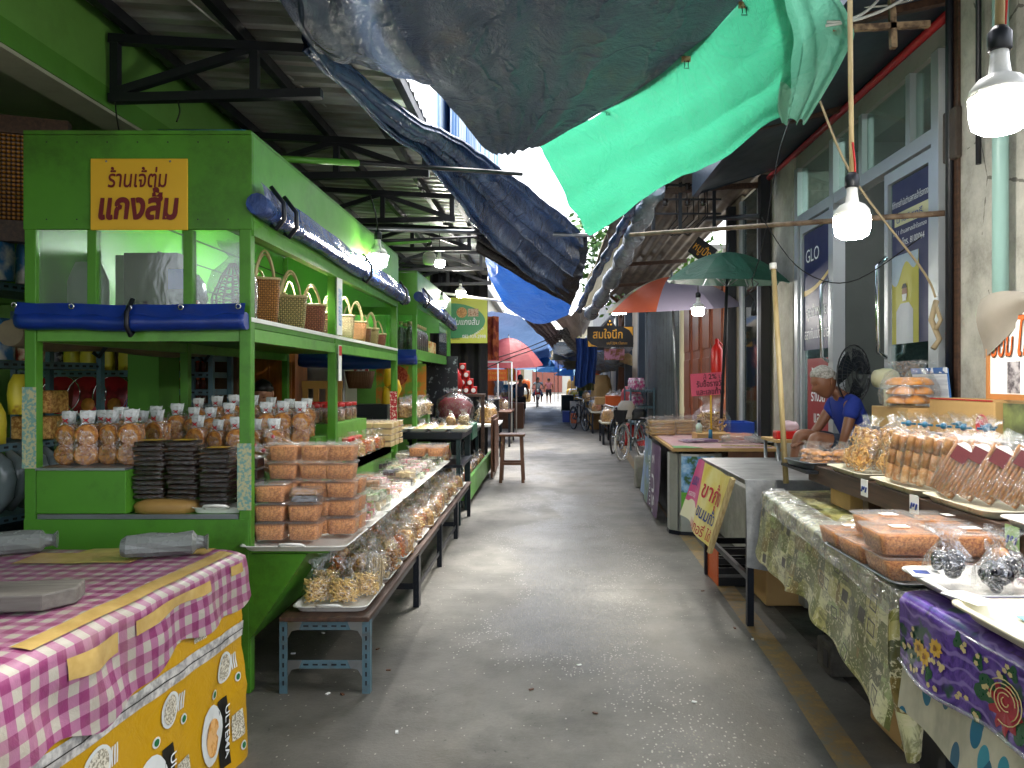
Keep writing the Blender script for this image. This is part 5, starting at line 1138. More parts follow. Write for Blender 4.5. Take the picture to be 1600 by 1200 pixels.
wv=t.noise(13,6,.7,t.mapping((1,.35,1),which='UV'),2.5); colr=t.mix(t.ramp(wv,[(.48,0.),(.58,.7)]),colr,'565428'); colr=t.mix(t.ramp(t.noise(24,3,.6,t.mapping((1,1,1),(4,2,0),which='UV'),2),[(.55,0.),(.62,.8)]),colr,'ddd6b0'); rg2=t.math('LESS_THAN',t.math('ABSOLUTE',t.math('SUBTRACT',vz2.outputs['Distance'],.27)),.035); colr=t.mix(t.math('MULTIPLY',rg2,t.math('GREATER_THAN',cs.outputs[1],.55)),colr,'2e2a20')
t.color(colr); t.set(rough=.3); t.bump(t.noise(9,4,.6,t.mapping(which='UV'),1),.25,.01); M['batik']=t.mt
EA,EB=V((1.285,4.48,0)),V((1.105,2.30,0))
def btfn(u,v):
    e=EA.lerp(EB,u); Wt=.85; drop=.34+.02*sin(u*9)+.012*sin(u*23)+.06*max(0,u-.85)/.15; s_=v*(Wt+.5)
    if s_<Wt: return V((e.x+(Wt-s_),e.y+.02,.856+.004*mnoise.noise(V((s_*7,u*20,0)))-.010*max(0,(s_-Wt+.07)/.07)**2)),s_,u*2.2
    q=(s_-Wt)/.5; f=.009*sin(u*34+q*3)*q+.022*mnoise.noise(V((u*9,q*2,5)))*q
    return V((e.x-.02-.05*q+f,e.y+.01,.842-q*drop)),s_,u*2.2
def uvgrid(name,fn,nu,nv,m,flip=False):
    o=MB().grid(lambda u,v:fn(u,v)[0],nu,nv,flip=flip).build(name,m); uv=o.data.uv_layers.new(name='UVMap')
    for lp in o.data.loops:
        i=lp.vertex_index; _,a_,b_=fn((i%(nu+1))/nu,(i//(nu+1))/nv); uv.data[lp.index].uv=(a_,b_)
    return o
bk=tag(uvgrid('batik_tablecloth',btfn,120,60,M['batik'],True),'olive and cream patterned batik oilcloth draped over the long right table','tablecloth')
M['crinkle']=film('crinkled_plastic',.30,(.95,.96,.9),.16,.10,30,1.0)
pe=MB(); rk=random.Random(6)
def pfn(u,v):
    p=btfn(u,(.74+.22*v)/1.35)[0]; k=mnoise.noise(V((u*60,v*5,0)))+.6*mnoise.noise(V((u*130,v*3,7))); p.z+=.010+.008*k; p.x-=.012+.010*k; return p
pe.grid(pfn,240,12); pe.build('plastic_cover',M['crinkle'],bk)
# hanging corner flap of the batik
def flap(u,v): 
    p=V((1.09+.05*(1-abs(u-.5)*2)*0,2.30+.03*u,.78)); w_=.13*(1-v*.75); x=1.085+(u-.5)*w_*1.2; return V((x-.02*sin(u*9)*v,2.27+.05*sin(u*6+v*3)+.03*u,.82-v*.42-.05*(abs(u-.5)))),u*.2,v*.5+1
uv_=uvgrid('batik_corner',flap,16,20,M['batik']); uv_.parent=bk
tag(MB().grid(lambda u,v:(1.42+.05*sin(u*9)+.14*u,4.35+.1*u,.80-.42*v),12,8).build('hanging_cloth',mat('dark_green_cloth','1d5a2c',.8,0,.4,8)),'dark green cloth hanging under the far end of the batik table','cloth')
for k_,(x,y,sx,sy,sz,m_,lb) in enumerate(((1.62,3.95,.4,.2,.16,'gutter','broken concrete block on the floor under the batik table'),(1.6,3.2,.35,.4,.32,'card','brown carton under the middle of the batik table'),(1.55,2.75,.3,.3,.28,'black','dark bucket shaped bin under the near end of the batik table'),(1.62,5.3,.35,.45,.35,'card','brown carton under the zinc table'))):
    o=thing(('concrete_block','carton','bin','carton')[k_],lb,('block','carton','bin','carton')[k_],(x,y,.008)); MB().box(-sx/2,sx/2,-sy/2,sy/2,0,sz).build('body',M[m_],o,bevel=.015)
    if k_ in (1,3): MB().box(-sx/2-.002,sx/2+.002,-.025,.025,sz,sz+.003).build('tape',M['tape'],o)
    if k_==0: MB().box(-sx/2-.003,-sx/2-.0005,-.07,-.01,.04,.12).build('hole',M['black'],o)
    if k_==2: MB().box(-sx/2-.01,sx/2+.01,-sy/2-.01,sy/2+.01,sz+.001,sz+.02).build('rim',M['navysteel'],o)
# ---- floral table ----
ft=thing('market_table','near right table with a red beam and grey box under the floral cloths','table',(1.6,1.7,0))
def fp(n,mb,m,**k): mb.xf(Matrix.Translation((-1.6,-1.7,0))); return mb.build(n,M[m] if isinstance(m,str) else m,ft,**k)
fp('tabletop',MB().box(1.06,2.1,.6,2.26,.85,.88),'wood'); fp('red_beam',MB().bar((1.09,2.2,.57),(1.12,.7,.57),.05,.07),mat('red_oxide','8f3a26',.6,0,.35,6,.1,30,.3)); fp('grey_box',MB().box(1.12,1.6,.9,1.86,.0,.53),'greybeam')
for y in (2.18,.7): fp('leg',MB().box(1.12,1.16,y-.02,y+.02,0,.85),'navysteel')
# purple floral oilcloth
FA,FB=V((1.045,2.25,0)),V((1.075,.55,0))
def ffn(u,v):
    e=FA.lerp(FB,u); Wt=.8; s_=v*(Wt+.24)
    if s_<Wt: return V((e.x+(Wt-s_),e.y,.886-.008*max(0,(s_-Wt+.05)/.05)**2)),s_,u*1.7
    q=(s_-Wt); return V((e.x-.012-.05*q+.010*sin(u*24+q*9)*q*6,e.y+.0,.872-q*(.80+.06*sin(u*12)))),s_,u*1.7
t=NT('purple_floral'); vecu=t.mapping((1,1,1),which='UV'); n7=t.noise(9,4,.6,vecu,2.2); wv=t.wave(7,vecu,'X',9); col=t.ramp(n7,[(.3,'24124e'),(.45,'4a2a86'),(.6,'6a4aa6'),(.72,'2c1a5a')]); col=t.mix(t.ramp(wv,[(.8,0.),(.95,.65)]),col,'9a86c4'); col=t.mix(t.ramp(t.noise(6,3,.6,t.mapping((1,1,1),(3,5,0),which='UV')),[(.56,0.),(.6,1.)]),col,'1a4a34'); t.color(col); t.set(rough=.28,coat=.3); M['purple']=t.mt
fc=tag(uvgrid('floral_tablecloth',ffn,80,60,M['purple'],True),'purple floral oilcloth with yellow flowers and a red rose','tablecloth')
def onf(u,q,lift): p=ffn(u,(.8+q)/1.04)[0]; p.x-=lift; return p
dec=[MB() for _ in range(5)]; rf_=random.Random(17)
def petalshape(k,u,q,ru,rq,n,lift,ph=0,pet=5):
    vs=[onf(u,q,lift)]+[onf(u+ru*cos(a+ph)*(.55+.45*abs(cos(pet/2*a))),q+rq*sin(a+ph)*(.55+.45*abs(cos(pet/2*a))),lift) for a in [2*pi*i/n for i in range(n)]]
    dec[k].add(vs,[(0,1+i,1+(i+1)%n) for i in range(n)])
for i in range(34):
    u,q=rf_.uniform(.005,.62),rf_.uniform(.03,.225)
    if .26<u<.37 and q>.08: continue
    big_=rf_.random()<.22; r_=.030 if big_ else .014
    if big_: petalshape(1,u,q,r_/1.7*1.3,r_,20,.003,0,8); petalshape(4,u,q,r_/1.7*.4,r_*.35,10,.0055,0,3)
    else:
        for j in range(3): petalshape(0,u+rf_.uniform(-.012,.012),q+rf_.uniform(-.016,.016),.010/1.7,.009,15,.003+.0006*j,rf_.random(),5)
    if rf_.random()<.5: petalshape(2,u+rf_.uniform(-.02,.02),q+rf_.uniform(-.02,.02),.022/1.7,.028,16,.0018,rf_.random()*3,3)
for uc in (.30,.62):
    petalshape(2,uc-.045,.13,.03,.05,16,.002,.5,3); petalshape(2,uc+.04,.17,.03,.05,16,.002,1.5,3); dec[3]=MB(); petalshape(3,uc,.15,.045,.078,28,.003,0,9); dec[3].build('red_rose',mat('printed_red_rose','b3283a',.3,0,.25,40),fc)
    for j in range(5):
        rr_=.015*(j+1); pts=[onf(uc+.55*rr_*cos(a+j),.13+.95*rr_*sin(a+j)*.9,.0055) for a in [i*.35 for i in range(13)]]; dec[0].tube(pts,.0016,4)
for k,(nm,c) in enumerate((('cream_flowers','e3cf92'),('yellow_flowers','d9ac3c'),('green_leaves','1f5a38'),(None,None),('flower_centres','8a5a18'))): nm and dec[k].build(nm,mat('printed_'+nm,c,.3,0,.25,40),fc)
MB().tube([onf(i/40*.9,.232,.003) for i in range(41)],.006,5).build('hem',M['film2'],fc)
t=NT('teal_leaf_print'); vv=t.mapping((1,.55,1),which='UV'); lf=t.vor(15,vv,'F1'); c2=t.n('ShaderNodeTexVoronoi'); c2.inputs['Scale'].default_value=15; t.link(vv,c2.inputs['Vector']); cs=t.n('ShaderNodeSeparateColor'); t.link(c2.outputs['Color'],cs.inputs[0])
leafm=t.math('MULTIPLY',t.math('LESS_THAN',lf,.36),t.math('GREATER_THAN',cs.outputs[0],.35)); col=t.mix(leafm,t.ramp(t.noise(7,4,.6,vv),[(.4,'a9a690'),(.6,'c7c2aa')]),t.ramp(cs.outputs[1],[(0,'1f6a86'),(.4,'3f90a0'),(.7,'2a5f78'),(.9,'a3703c')],'CONSTANT')); t.color(col); t.set(rough=.45); M['leafprint']=t.mt
tag(uvgrid('leaf_tablecloth',lambda u,v:(V((1.052+.03*u+.045*v*.0-.03*v+.012*sin(u*22)*v,2.24-1.75*u,.79-.24*v-.015*sin(u*9))),u*1.75,v*.25),60,12,M['leafprint'],True),'grey cloth with teal leaves hanging below the purple floral one','tablecloth')
# ---- plank shelf with goods ----
ps=thing('plank_shelf','dark brown plank shelf raised over the batik table','shelf',(1.72,3.2,.857))
MB().box(-.27,.22,-1.3,1.02,.145,.185).build('plank',M['woodh'],ps,bevel=.004); MB().box(-.285,-.271,-1.3,1.02,.10,.19).build('front_board',M['woodh'],ps,bevel=.003)
for y in (-1.1,.1,.42): MB().box(-.22,-.16,y-.03,y+.03,.0,.144).build('leg',M['woodh'],ps)
MB().box(-.35,-.1,.86,1.3,.150,.165).build('end_board',M['black'],ps)
bx=lambda lb,x0,x1,y0,y1,z0,z1:tag(MB().box(x0,x1,y0,y1,z0,z1).build('cardboard_box',M['card'],bevel=.004),lb,'cardboard box')
bx('plain cardboard box under the end of the plank shelf',1.475,1.72,3.74,4.0,.862,.998)
tier=tag(MB().box(1.96,2.19,2.3,4.5,1.2,1.235).build('counter_top',M['zsheet']),'grey metal upper counter behind the plank shelf','counter'); MB().box(2.0,2.15,2.35,4.45,.862,1.199).build('support',M['navysteel'],tier)
bx('low cardboard box carrying the big pastry bag',1.90,2.14,4.05,4.5,1.237,1.355)
bb2=thing('cardboard_box','long cardboard box with a round red logo by the pillar','cardboard box',(2.09,3.73,1.237)); MB().box(-.09,.09,-.3,.29,0,.175).build('carton',M['card'],bb2,bevel=.004)
lg=MB(); lg.tube([(-.0925,-.2+.045*cos(2*pi*i/20),.06+.045*sin(2*pi*i/20)) for i in range(21)],.004,4); 
for j in range(4): lg.bar((-.092,-.225+.016*j,.03+.004*j),(-.092,-.215+.016*j,.09-.004*j),.006)
lg.build('red_logo',M['txtred'],bb2); MB().bar((-.0905,-.28,.172),(-.0905,.28,.172),.006).build('seam',M['redcloth'],bb2)
cal=thing('paper_pad','white wall sheet with a blue binding leaning by the pillar','paper',(2.17,4.28,1.24)); cal.rotation_euler=(0,R(-6),0); MB().box(-.01,-.004,-.2,.2,.02,.33).build('backing',mat('blue_board','3f6fae',.5,0,.15),cal); MB().box(-.014,-.0105,-.19,.19,.03,.30).build('sheet',two('ruled_sheet','cfd6de','b9c2ce',40,.7,.45,.55,2,stretch=(1,.05,1)),cal); MB().box(-.015,-.0105,-.2,.2,.305,.335).build('binding',two('binding','3a66a8','d5dde8',30,.5,.5,.52,0),cal)
# framed sign board
sb_=thing('sign_board','framed white sign with orange letters and a grey cloth over its corner','sign',(2.06,3.16,1.42)); MB().box(-.006,.006,-.4,.4,.02,.40).build('panel',M['paper'],sb_)
f_=MB(); f_.box(-.015,.012,-.42,.42,-.005,.02).box(-.015,.012,.40,.42,.02,.42).box(-.015,.012,-.42,.40,.40,.42); f_.build('frame',mat('orange_frame','b9783c',.5,0,.2,12),sb_)
letters('อบม',(-.008,.30,.19),LX,(0,0,1),mat('sign_outline','5a2a14',.5),sb_,.155,.172,.02,'C',shear=.2); letters('อบม',(-.0105,.30,.192),LX,(0,0,1),M['orange'],sb_,.15,.165,.006,'C',shear=.2); letters('ไก่',(-.008,.12,.19),LX,(0,0,1),mat('sign_outline2','5a2a14',.5),sb_,.21,.13,.02,shear=.2); letters('ไก่',(-.0105,.12,.192),LX,(0,0,1),M['orange'],sb_,.205,.125,.006,shear=.2)
for y in (.22,.02): MB().box(-.0085,-.0065,y-.045,y+.045,.025,.165).build('photo',two('photo_print','4a4248','b9b2b4',22,.5,.4,.6),sb_)
MB().grid(lambda u,v:(-.03-.02*sin(v*5)-.01*sin(u*11),.44-.7*u,.46+.02*sin(u*7)-(.18*(1-u)**2+.05+.03*sin(u*9))*v*1.2),24,8).build('cloth',mat('grey_cloth','8a8378',.6,0,.3,8,.2,20),sb_)
dp=tag(MB().box(2.03,2.05,2.6,3.42,1.237,1.40).build('painted_panel',two('dark_mural','2c2a26','7f8a52',4,.6,.42,.62,4)),'dark painted panel standing below the framed sign','panel')
# trays on the plank
M['trayiv']=mat('ivory_plastic','dcd6bc',.3,0,.08,6)
for k,(y,lb) in enumerate(((3.72,'ivory tray of noodle nests on the plank shelf'),(3.2,'ivory tray of tied wafer rolls on the plank shelf'),(2.72,'ivory tray of long wafer sticks on the plank shelf'),(2.22,'white tray nearest the camera on the plank shelf'))): make_tray(lb,.46,.44,(1.66,y,1.044),0,'trayiv' if k<3 else 'plastwhite',h=.03)
make_tray('stainless steel tray with golden pastry bags at the far plank end',.36,.3,(1.55,4.28,1.024),.15,'steel',h=.035,handle=False)
r_=random.Random(77)
def shells(n,R_,h):
    mb=MB()
    for i in range(n):
        lay=i//4; a=2*pi*(i%4)/4+lay*.7; c=V((R_*.5*cos(a),R_*.5*sin(a),.03+lay*.05))
        mb.loft([[tuple(c+Matrix.Rotation(a,3,'Z')@V((R_*.52*k*cos(2*pi*j/16)*(1+.07*(j%2)),R_*.48*k*sin(2*pi*j/16)*(1+.07*(j%2)),zz))) for j in range(16)] for k,zz in ((.95,-.012),(1,.0),(.75,.02),(.3,.032))],0,True)
    return mb
g1=thing('pastry_bag','big clear bag of golden fan pastries on the low cardboard box','snack bag',(1.99,4.22,1.358),0,'bags of golden fan pastries'); shells(12,.12,.15).build('pastries',M['shell'],g1); film_bag(.28,.24,.25,.17,r_,neck=.5,flare=.9).build('bag_film',M['film'],g1)
for k,(x,y) in enumerate(((1.50,4.2),(1.60,4.18),(1.66,4.3),(1.50,4.36))):
    o=cp(g1,(x,y,1.034),k*.9,'small clear bag of golden fan pastries, %s on the steel tray'%nth(k),None,None,.50)
g2=thing('noodle_nest_bag','x','snack bag',(0,0,0),0,'bags of fried noodle nests'); mb=MB()
for z,y in ((.055,-.02),(.15,0)):
    for i in range(34):
        a=r_.uniform(0,6.28); rr_=r_.uniform(.015,.046); ax=V((cos(a),.0,sin(a))); c=V((rr_*cos(a),y+r_.uniform(-.02,.02),z+rr_*sin(a))); mb.tube([c+V((.02*sin(a+j*1.1),r_.uniform(-.01,.01),-.02*cos(a+j*1.1)))*(1) for j in range(4)],.0032,4)
    mb.ball((0,y,z),.042,8,6,0,(1,.45,1))
mb.build('nests',M['nest'],g2); film_bag(.125,.07,.27,.2,r_,neck=.3).build('bag_film',M['film'],g2)
for k,(x,y,z) in enumerate(((1.53,3.85,1.07),(1.60,3.72,1.07),(1.70,3.62,1.07),(1.50,3.68,1.07),(1.58,3.56,1.07),(1.68,3.86,1.07))):
    o=g2 if k==0 else cp(g2,(0,0,0)); o.location=(x,y,z); o.rotation_euler=(R(-14),R(10),R(-60+r_.uniform(-10,10))); o['label']='bag of fried noodle nests on the plank shelf, %s from the far end'%nth(k)
g3=thing('wafer_roll_bag','x','snack bag',(0,0,0),0,'blue-tied bags of wafer rolls'); mb=MB(); m2=MB()
for lay in range(3):
    for i in range(3):
        for j in range(2):
            c=(-.035+.035*i,-.018+.036*j,.002+.068*lay); (mb if (i+j+lay)%2 else m2).tube([(c[0],c[1],c[2]),(c[0]+.001,c[1],c[2]+.065)],.0165,8)
mb.build('rolls',M['roll'],g3); m2.build('light_rolls',M['rolllt'],g3); film_bag(.125,.09,.30,.215,r_,neck=.22,flare=.8).build('bag_film',M['film'],g3); MB().ball((0,0,.257),.014,6,4).bar((-.03,0,.25),(.03,.005,.262),.008).build('tie',M['teal'],g3)
for k,(x,y) in enumerate(((1.535,3.36),(1.56,3.26),(1.585,3.16),(1.61,3.06),(1.635,2.97),(1.72,3.3),(1.74,3.12))):
    o=g3 if k==0 else cp(g3,(0,0,0)); o.location=(x,y,1.07); o.rotation_euler=(R(6),R(14),R(-50+r_.uniform(-8,8))); o['label']='blue-tied bag of wafer rolls on the plank shelf, %s from the far end'%nth(k)
g4=thing('wafer_stick_pack','x','snack pack',(0,0,0),0,'leaning packs of long wafer sticks'); mb=MB()
for i in range(7):
    for j in range(2): mb.cyl((-.042+.014*i,-.008+.016*j,0),(-.05+.0165*i,-.008+.016*j,.21+r_.uniform(-.012,.0)),.0068,n=6)
mb.build('sticks',M['roll'],g4); MB().loft([superring(.115*k,.042*k2,z,14,.6,.04,r_) for k,k2,z in ((.85,.9,-.003),(1,1,.03),(1.03,1,.15),(1.05,.8,.215),(.9,.2,.25),(.9,.1,.27))],0,False,False).build('bag_film',M['film'],g4); MB().box(-.032,.032,-.0265,-.024,.135,.19).build('brown_label',mat('brown_label','6a2f34',.5,0,.3,60),g4); mb=MB(); mb.add([(-.036,-.027,.19)]+[(-.036+.072*i/10,-.027,.19+.022*sin(pi*i/10)) for i in range(11)],[tuple(range(12))]); mb.build('label_top',M['paper'],g4)
for k,(x,y) in enumerate(((1.50,2.93),(1.53,2.86),(1.56,2.78),(1.60,2.70),(1.62,2.60),(1.66,2.52),(1.70,2.44),(1.60,2.47),(1.72,2.62))):
    o=g4 if k==0 else cp(g4,(0,0,0)); o.location=(x,y,1.075); o.rotation_euler=(R(-18),R(24),R(-62+r_.uniform(-7,7))); o['label']='long wafer stick pack leaning on the plank shelf, %s from the far end'%nth(k)
o=tag(MB().lathe([(.05,0),(.055,.03),(.05,.045),(1e-4,.05)],n=14).build('lid',mat('green_lid','7ac23c',.4)),'bright green plastic lid on the grey counter','lid'); o.location=(2.03,3.08,1.237)
for k,(y,lb,m_) in enumerate(((3.46,'white price tag on the plank edge below the noodle nests','paper'),(2.99,'white price tag on the plank edge below the wafer rolls','paper'),(2.36,'pale green price tag on the plank edge by the near tray','greentag'))):
    if m_=='greentag': M[m_]=mat('green_tag','a9d08a',.6)
    o=thing('price_tag',lb,'price tag',(1.43,y,1.035),0); MB().box(-.003,0,-.035,.035,-.055,.02).build('card',M[m_],o); q=MB(); 
    for j in range(3): q.bar((-.0045,.022-.02*j,-.035+.01*(j%2)),(-.0045,.012-.02*j,-.012),.006)
    q.build('figures',M['txtblue'],o)
# ---- things on the batik table ----
mt=make_tray('metal tray under the big floss tubs on the batik table',.52,.62,(1.33,2.66,.858),0,'steel',h=.02,handle=False)
tb2=make_tub(.205,.21,.078,'flake','floss tubs on the right table','x'); MB().box(-.028,.028,-.022,.022,.079,.0805).build('paper_label',M['paper'],tb2)
k=0
for (x,y,lv,nm) in ((1.16,2.50,0,'lower near left'),(1.375,2.49,0,'lower near right'),(1.16,2.73,0,'lower middle left'),(1.38,2.72,0,'lower middle right'),(1.165,2.95,0,'lower far left'),(1.17,2.51,1,'upper near left'),(1.385,2.48,1,'upper near right'),(1.235,2.735,1,'upper middle left'),(1.45,2.72,1,'upper middle right')):
    o=tb2 if k==0 else cp(tb2,(0,0,0)); k+=1; o.location=(x+(.0 if lv==0 else -.02),y,.866+.08*lv); o.rotation_euler=(0,0,r_.uniform(-.05,.05)); o['label']='wide lidded tub of orange floss on the batik table, %s one'%nm
o=make_tub(.19,.15,.06,'pale',None,'white lidded tub of mixed sweets behind the big floss tubs'); o.location=(1.33,3.02,.866); 
for k,(x,y,m_,lb) in enumerate(((1.30,3.2,'yellow','clear domed pack of yellow sweets behind the floss tubs'),(1.52,3.10,'gr','clear domed pack of green and pink fruit by the plank'),(1.42,3.28,'choc','clear domed pack of dark silver sweets by the plank'),(1.20,3.05,'pale','small crumpled clear pack at the batik table edge'))):
    if m_=='gr': M['gr']=two('fruit_mix','6fae3c','b0486a',14,.4,.48,.52)
    o=thing('domed_pack',lb,'food pack',(x,y,.862),.3*k); lump(.14,.11,.05,r_,8,5,.1).build('sweets',M[m_],o); MB().loft([[(a*kk,b*kk,z) for a,b in rrect(.17,.13,.03,4)] for kk,z in ((1,0),(1,.01),(.95,.045),(.7,.07),(.3,.078))],0,True,True).build('dome',M['lidfilm'],o)
o=thing('price_tag','folded white price tag at the batik table edge','price tag',(1.17,3.0,.868)); MB().box(-.04,.04,-.03,.03,.0,.002).build('card',M['paper'],o)
# ---- floral table goods ----
ta=make_tray('white tray with dark bagged sweets on the floral table',.78,.32,(1.47,2.185,.893),0,'plastwhite',h=.04,handle=False); tb3=make_tray('white tray with blue and pink sheets nearest the camera',.85,.34,(1.46,1.80,.893),0,'trayiv',h=.045,handle=False)
pb_=mat('blue_sheet','7fb6cf',.5,0,.1); pk_=mat('pink_sheet','c46a8e',.5,0,.2,9)
o=tag(MB().box(1.18,1.62,1.69,1.93,.906,.909).build('paper_sheet',pb_),'pale blue paper lining in the nearest white tray','paper'); o=tag(MB().prism([(1.36,1.68),(1.55,1.68),(1.62,1.86),(1.36,1.86)],.912,.915).build('paper_sheet',M['trayiv']),'cream paper sheet lying over the pale blue lining','paper'); o=tag(MB().prism([(1.52,1.70),(1.72,1.70),(1.72,1.82),(1.50,1.82)],.918,.921).build('paper_sheet',pk_),'pink paper sheet over the cream one in the nearest tray','paper')
for k in range(4):
    o=tag(MB().box(1.40,1.80,2.07+.02*k,2.30-.01*k,.906+.013*k,.917+.013*k).build('wafer_sheet',pk_ if k%2 else mat('white_pink_sheet','e0c4cc',.5,0,.2,9),bevel=.003),('lowest white pink wafer sheet in the dark sweets tray','lower pink wafer sheet in the dark sweets tray','upper white pink wafer sheet in the dark sweets tray','topmost pink wafer sheet in the dark sweets tray')[k],'wafer sheet')
for k,(x,y,s_,lb) in enumerate(((1.17,2.24,1.0,'clear bag of black sweets at the left end of the white tray'),(1.24,2.14,.85,'small clear bag of black sweets in front of the others'),(1.31,2.2,1.0,'clear bag of black and golden sweets beside the pink sheets'))):
    o=thing('black_sweet_bag',lb,'snack bag',(x,y,.908),k*1.3,'bags of black sweets'); o.scale=(s_,)*3; q=MB(); rr_=random.Random(k)
    for i in range(9): q.ball((rr_.uniform(-.045,.045),rr_.uniform(-.035,.035),.025+rr_.uniform(0,.05)),rr_.uniform(.018,.03),8,6)
    q.build('sweets',mat('black_jelly','0c0a10',.15,0,.2),o)
    if k==2: MB().ball((.01,-.03,.085),.024,8,6).build('golden_sweet',M['shell'],o)
    film_bag(.13,.11,.17,.09,rr_,neck=.35,flare=.9).build('bag_film',M['film'],o)
o=thing('price_tag','crumpled clear tape and white tag on the near tray rim','price tag',(1.10,1.98,.94),.3); MB().box(-.05,.02,-.06,.06,0,.003).build('card',M['paper'],o)
o=thing('price_tag','white price tag with blue figures at the dark sweets tray','price tag',(1.085,2.25,.937),-.2); MB().box(-.025,.06,-.05,.05,0,.003).build('card',M['paper'],o); MB().box(-.01,.03,-.02,.02,.0035,.0045).build('figures',M['txtblue'],o)
# ---- man, stool, fan ----
pv2=MB().box(1.66,2.12,4.95,8.0,.03,.60); struct(pv2.build('raised_step',M['conc'],bevel=.01))
st=thing('stool','dark plastic stool under the seated man','stool',(2.18,5.45,.725)); MB().cyl((0,0,.20),(0,0,.23),.16,.15,14).build('seat',M['navysteel'],st)
for a in (45,135,225,315): MB().cyl((.10*cos(R(a)),.10*sin(R(a)),.2),(.14*cos(R(a)),.14*sin(R(a)),0),.012,n=6).build('leg',M['navysteel'],st)
man=person('elderly grey-haired man in a blue T-shirt sitting bent forward by the glass door',(2.1,5.4,0),
 dict(pelvis=(.10,.05,1.03),spine=(.09,.04,1.16),chest=(.02,.0,1.31),neck=(-.06,-.01,1.405),headb=(-.11,-.02,1.45),head=(-.165,-.03,1.49),
  shl=(-.0,-.14,1.35),ell=(-.07,-.17,1.13),wrl=(-.10,-.12,.96),hal=(-.13,-.11,.90),shr=(-.03,.13,1.35),elr=(-.14,.14,1.17),wrr=(-.24,.10,1.07),har=(-.30,.08,1.06),
  hil=(.06,-.07,1.0),knl=(-.26,-.09,1.12),anl=(-.29,-.09,.74),tol=(-.38,-.10,.70),hir=(.06,.12,1.0),knr=(-.30,.10,1.13),anr=(-.34,.10,.74),tor=(-.43,.10,.70)),
 dict(skin=M['skin'],shirt=mat('blue_tshirt','16308f',.8,0,.25,9,.1,30),shorts=mat('navy_shorts','1a2436',.8,0,.2,9)),'grey',(-1,-.25,-.42),(-.4,0,1),short_len=.72,sleeve=.55,scale=.96)
fn=thing('pedestal_fan','black and cream pedestal fan standing behind the seated man','fan',(2.30,5.2,.725)); fc_=V((-.12,.12,.82))
MB().cyl((0,0,0),(0,0,.03),.17,.16,18).build('base',M['cream'],fn); MB().cyl((0,0,.03),(0,0,.72),.020,n=10).build('pole',M['cream'],fn)
MB().lathe([(.001,-.10),(.05,-.095),(.068,-.06),(.07,0),(.06,.05),(.03,.06)],(0,0,0),16,0,True,Matrix.Translation((-.02,.02,.79))@Matrix.Rotation(R(-90),4,'X')@Matrix.Rotation(R(-35),4,'Y')).build('motor',M['cream'],fn)
ax=V((-.6,.8,.0)).normalized(); sx_=ax.cross(V((0,0,1))); uz=V((0,0,1)); q=MB(); cc=fc_+ax*.06
for r0 in (.05,.09,.13,.17,.205): q.tube([cc+(sx_*cos(2*pi*i/24)+uz*sin(2*pi*i/24))*r0-ax*(.05*(1-(r0/.205)**2)) for i in range(25)],.0028 if r0<.2 else .006,5)
for i in range(40): a=2*pi*i/40; dv=sx_*cos(a)+uz*sin(a); q.tube([cc+dv*.03-ax*.05,cc+dv*.13-ax*.035,cc+dv*.205],.0016,4)
q.build('guard',M['black'],fn); bl_=MB()
for i in range(3):
    a0=2*pi*i/3; bl_.grid(lambda u,v:cc+(sx_*cos(a0+u*1.5)+uz*sin(a0+u*1.5))*(.03+.155*v)+ax*(.03*u-.01),8,6)
bl_.build('blades',mat('smoky_blade','2a3038',.25,0,.1),fn)
rb=tag(MB().box(1.74,1.95,6.1,6.3,.605,.66).build('red_box',M['red'],bevel=.01),'red tissue box lying on the step left of the man','box') if False else None
lt2=thing('side_table','low tan side table beside the seated man','table',(1.86,5.95,.605)); MB().box(-.15,.17,-.2,.2,.43,.45).build('tabletop',M['card'],lt2)
for x,y in ((-.12,-.17),(.14,-.17),(-.12,.17),(.14,.17)): MB().cyl((x,y,0),(x,y,.43),.014,n=6).build('leg',M['steel'],lt2)
o=tag(MB().box(-.09,.09,-.05,.05,0,.06).build('tissue_box',M['red'],bevel=.008),'red box on the small table beside the seated man','box'); o.location=(1.83,5.88,1.057)
o=tag(lump(.13,.1,.07,random.Random(9),7,5,.2).build('tissue',mat('pinkish_bag','d8b9bf',.4,0,.2,20)),'crumpled pink and clear plastic on the red box','plastic bag'); o.location=(1.86,5.88,1.119)
# ================= MIDDLE AND FAR ALLEY =================
# ---- lamps ----
def bulb(label,p,r=.07,lit=True,hang=1.0,lean=0,cage=False,shade=True):
    t=thing('bulb_lamp',label,'lamp',p); s=r/.07
    MB().lathe([(.001,-.055),(.045,-.052),(.062,-.04),(.068,-.015),(.07,.03)],n=18).build('bulb',M['bulb'] if lit else M['bulboff'],t).scale=(s,)*3
    MB().lathe([(.0705,.031),(.066,.055),(.05,.075),(.026,.088),(.022,.12),(.020,.15),(.001,.15)],n=18).build('cap',M['plastwhite'],t).scale=(s,)*3
    MB().lathe([(.024,.145),(.028,.15),(.028,.19),(.016,.205),(.001,.205)],n=12).build('socket',M['black'],t).scale=(s,)*3
    if hang: MB().tube([(0,0,.2*s),(lean*.3,0,.2*s+hang*.5),(lean,0,.2*s+hang)],.006,5).build('cord',M['cable'],t)
    if cage: 
        q=MB()
        for k in range(6): a=k*pi/3; q.tube([(.03*cos(a),.03*sin(a),.12),(.085*cos(a),.085*sin(a),.03),(.06*cos(a),.06*sin(a),-.06),(0,0,-.075)],.003,4)
        q.build('cage',M['steel'],t)
    return t
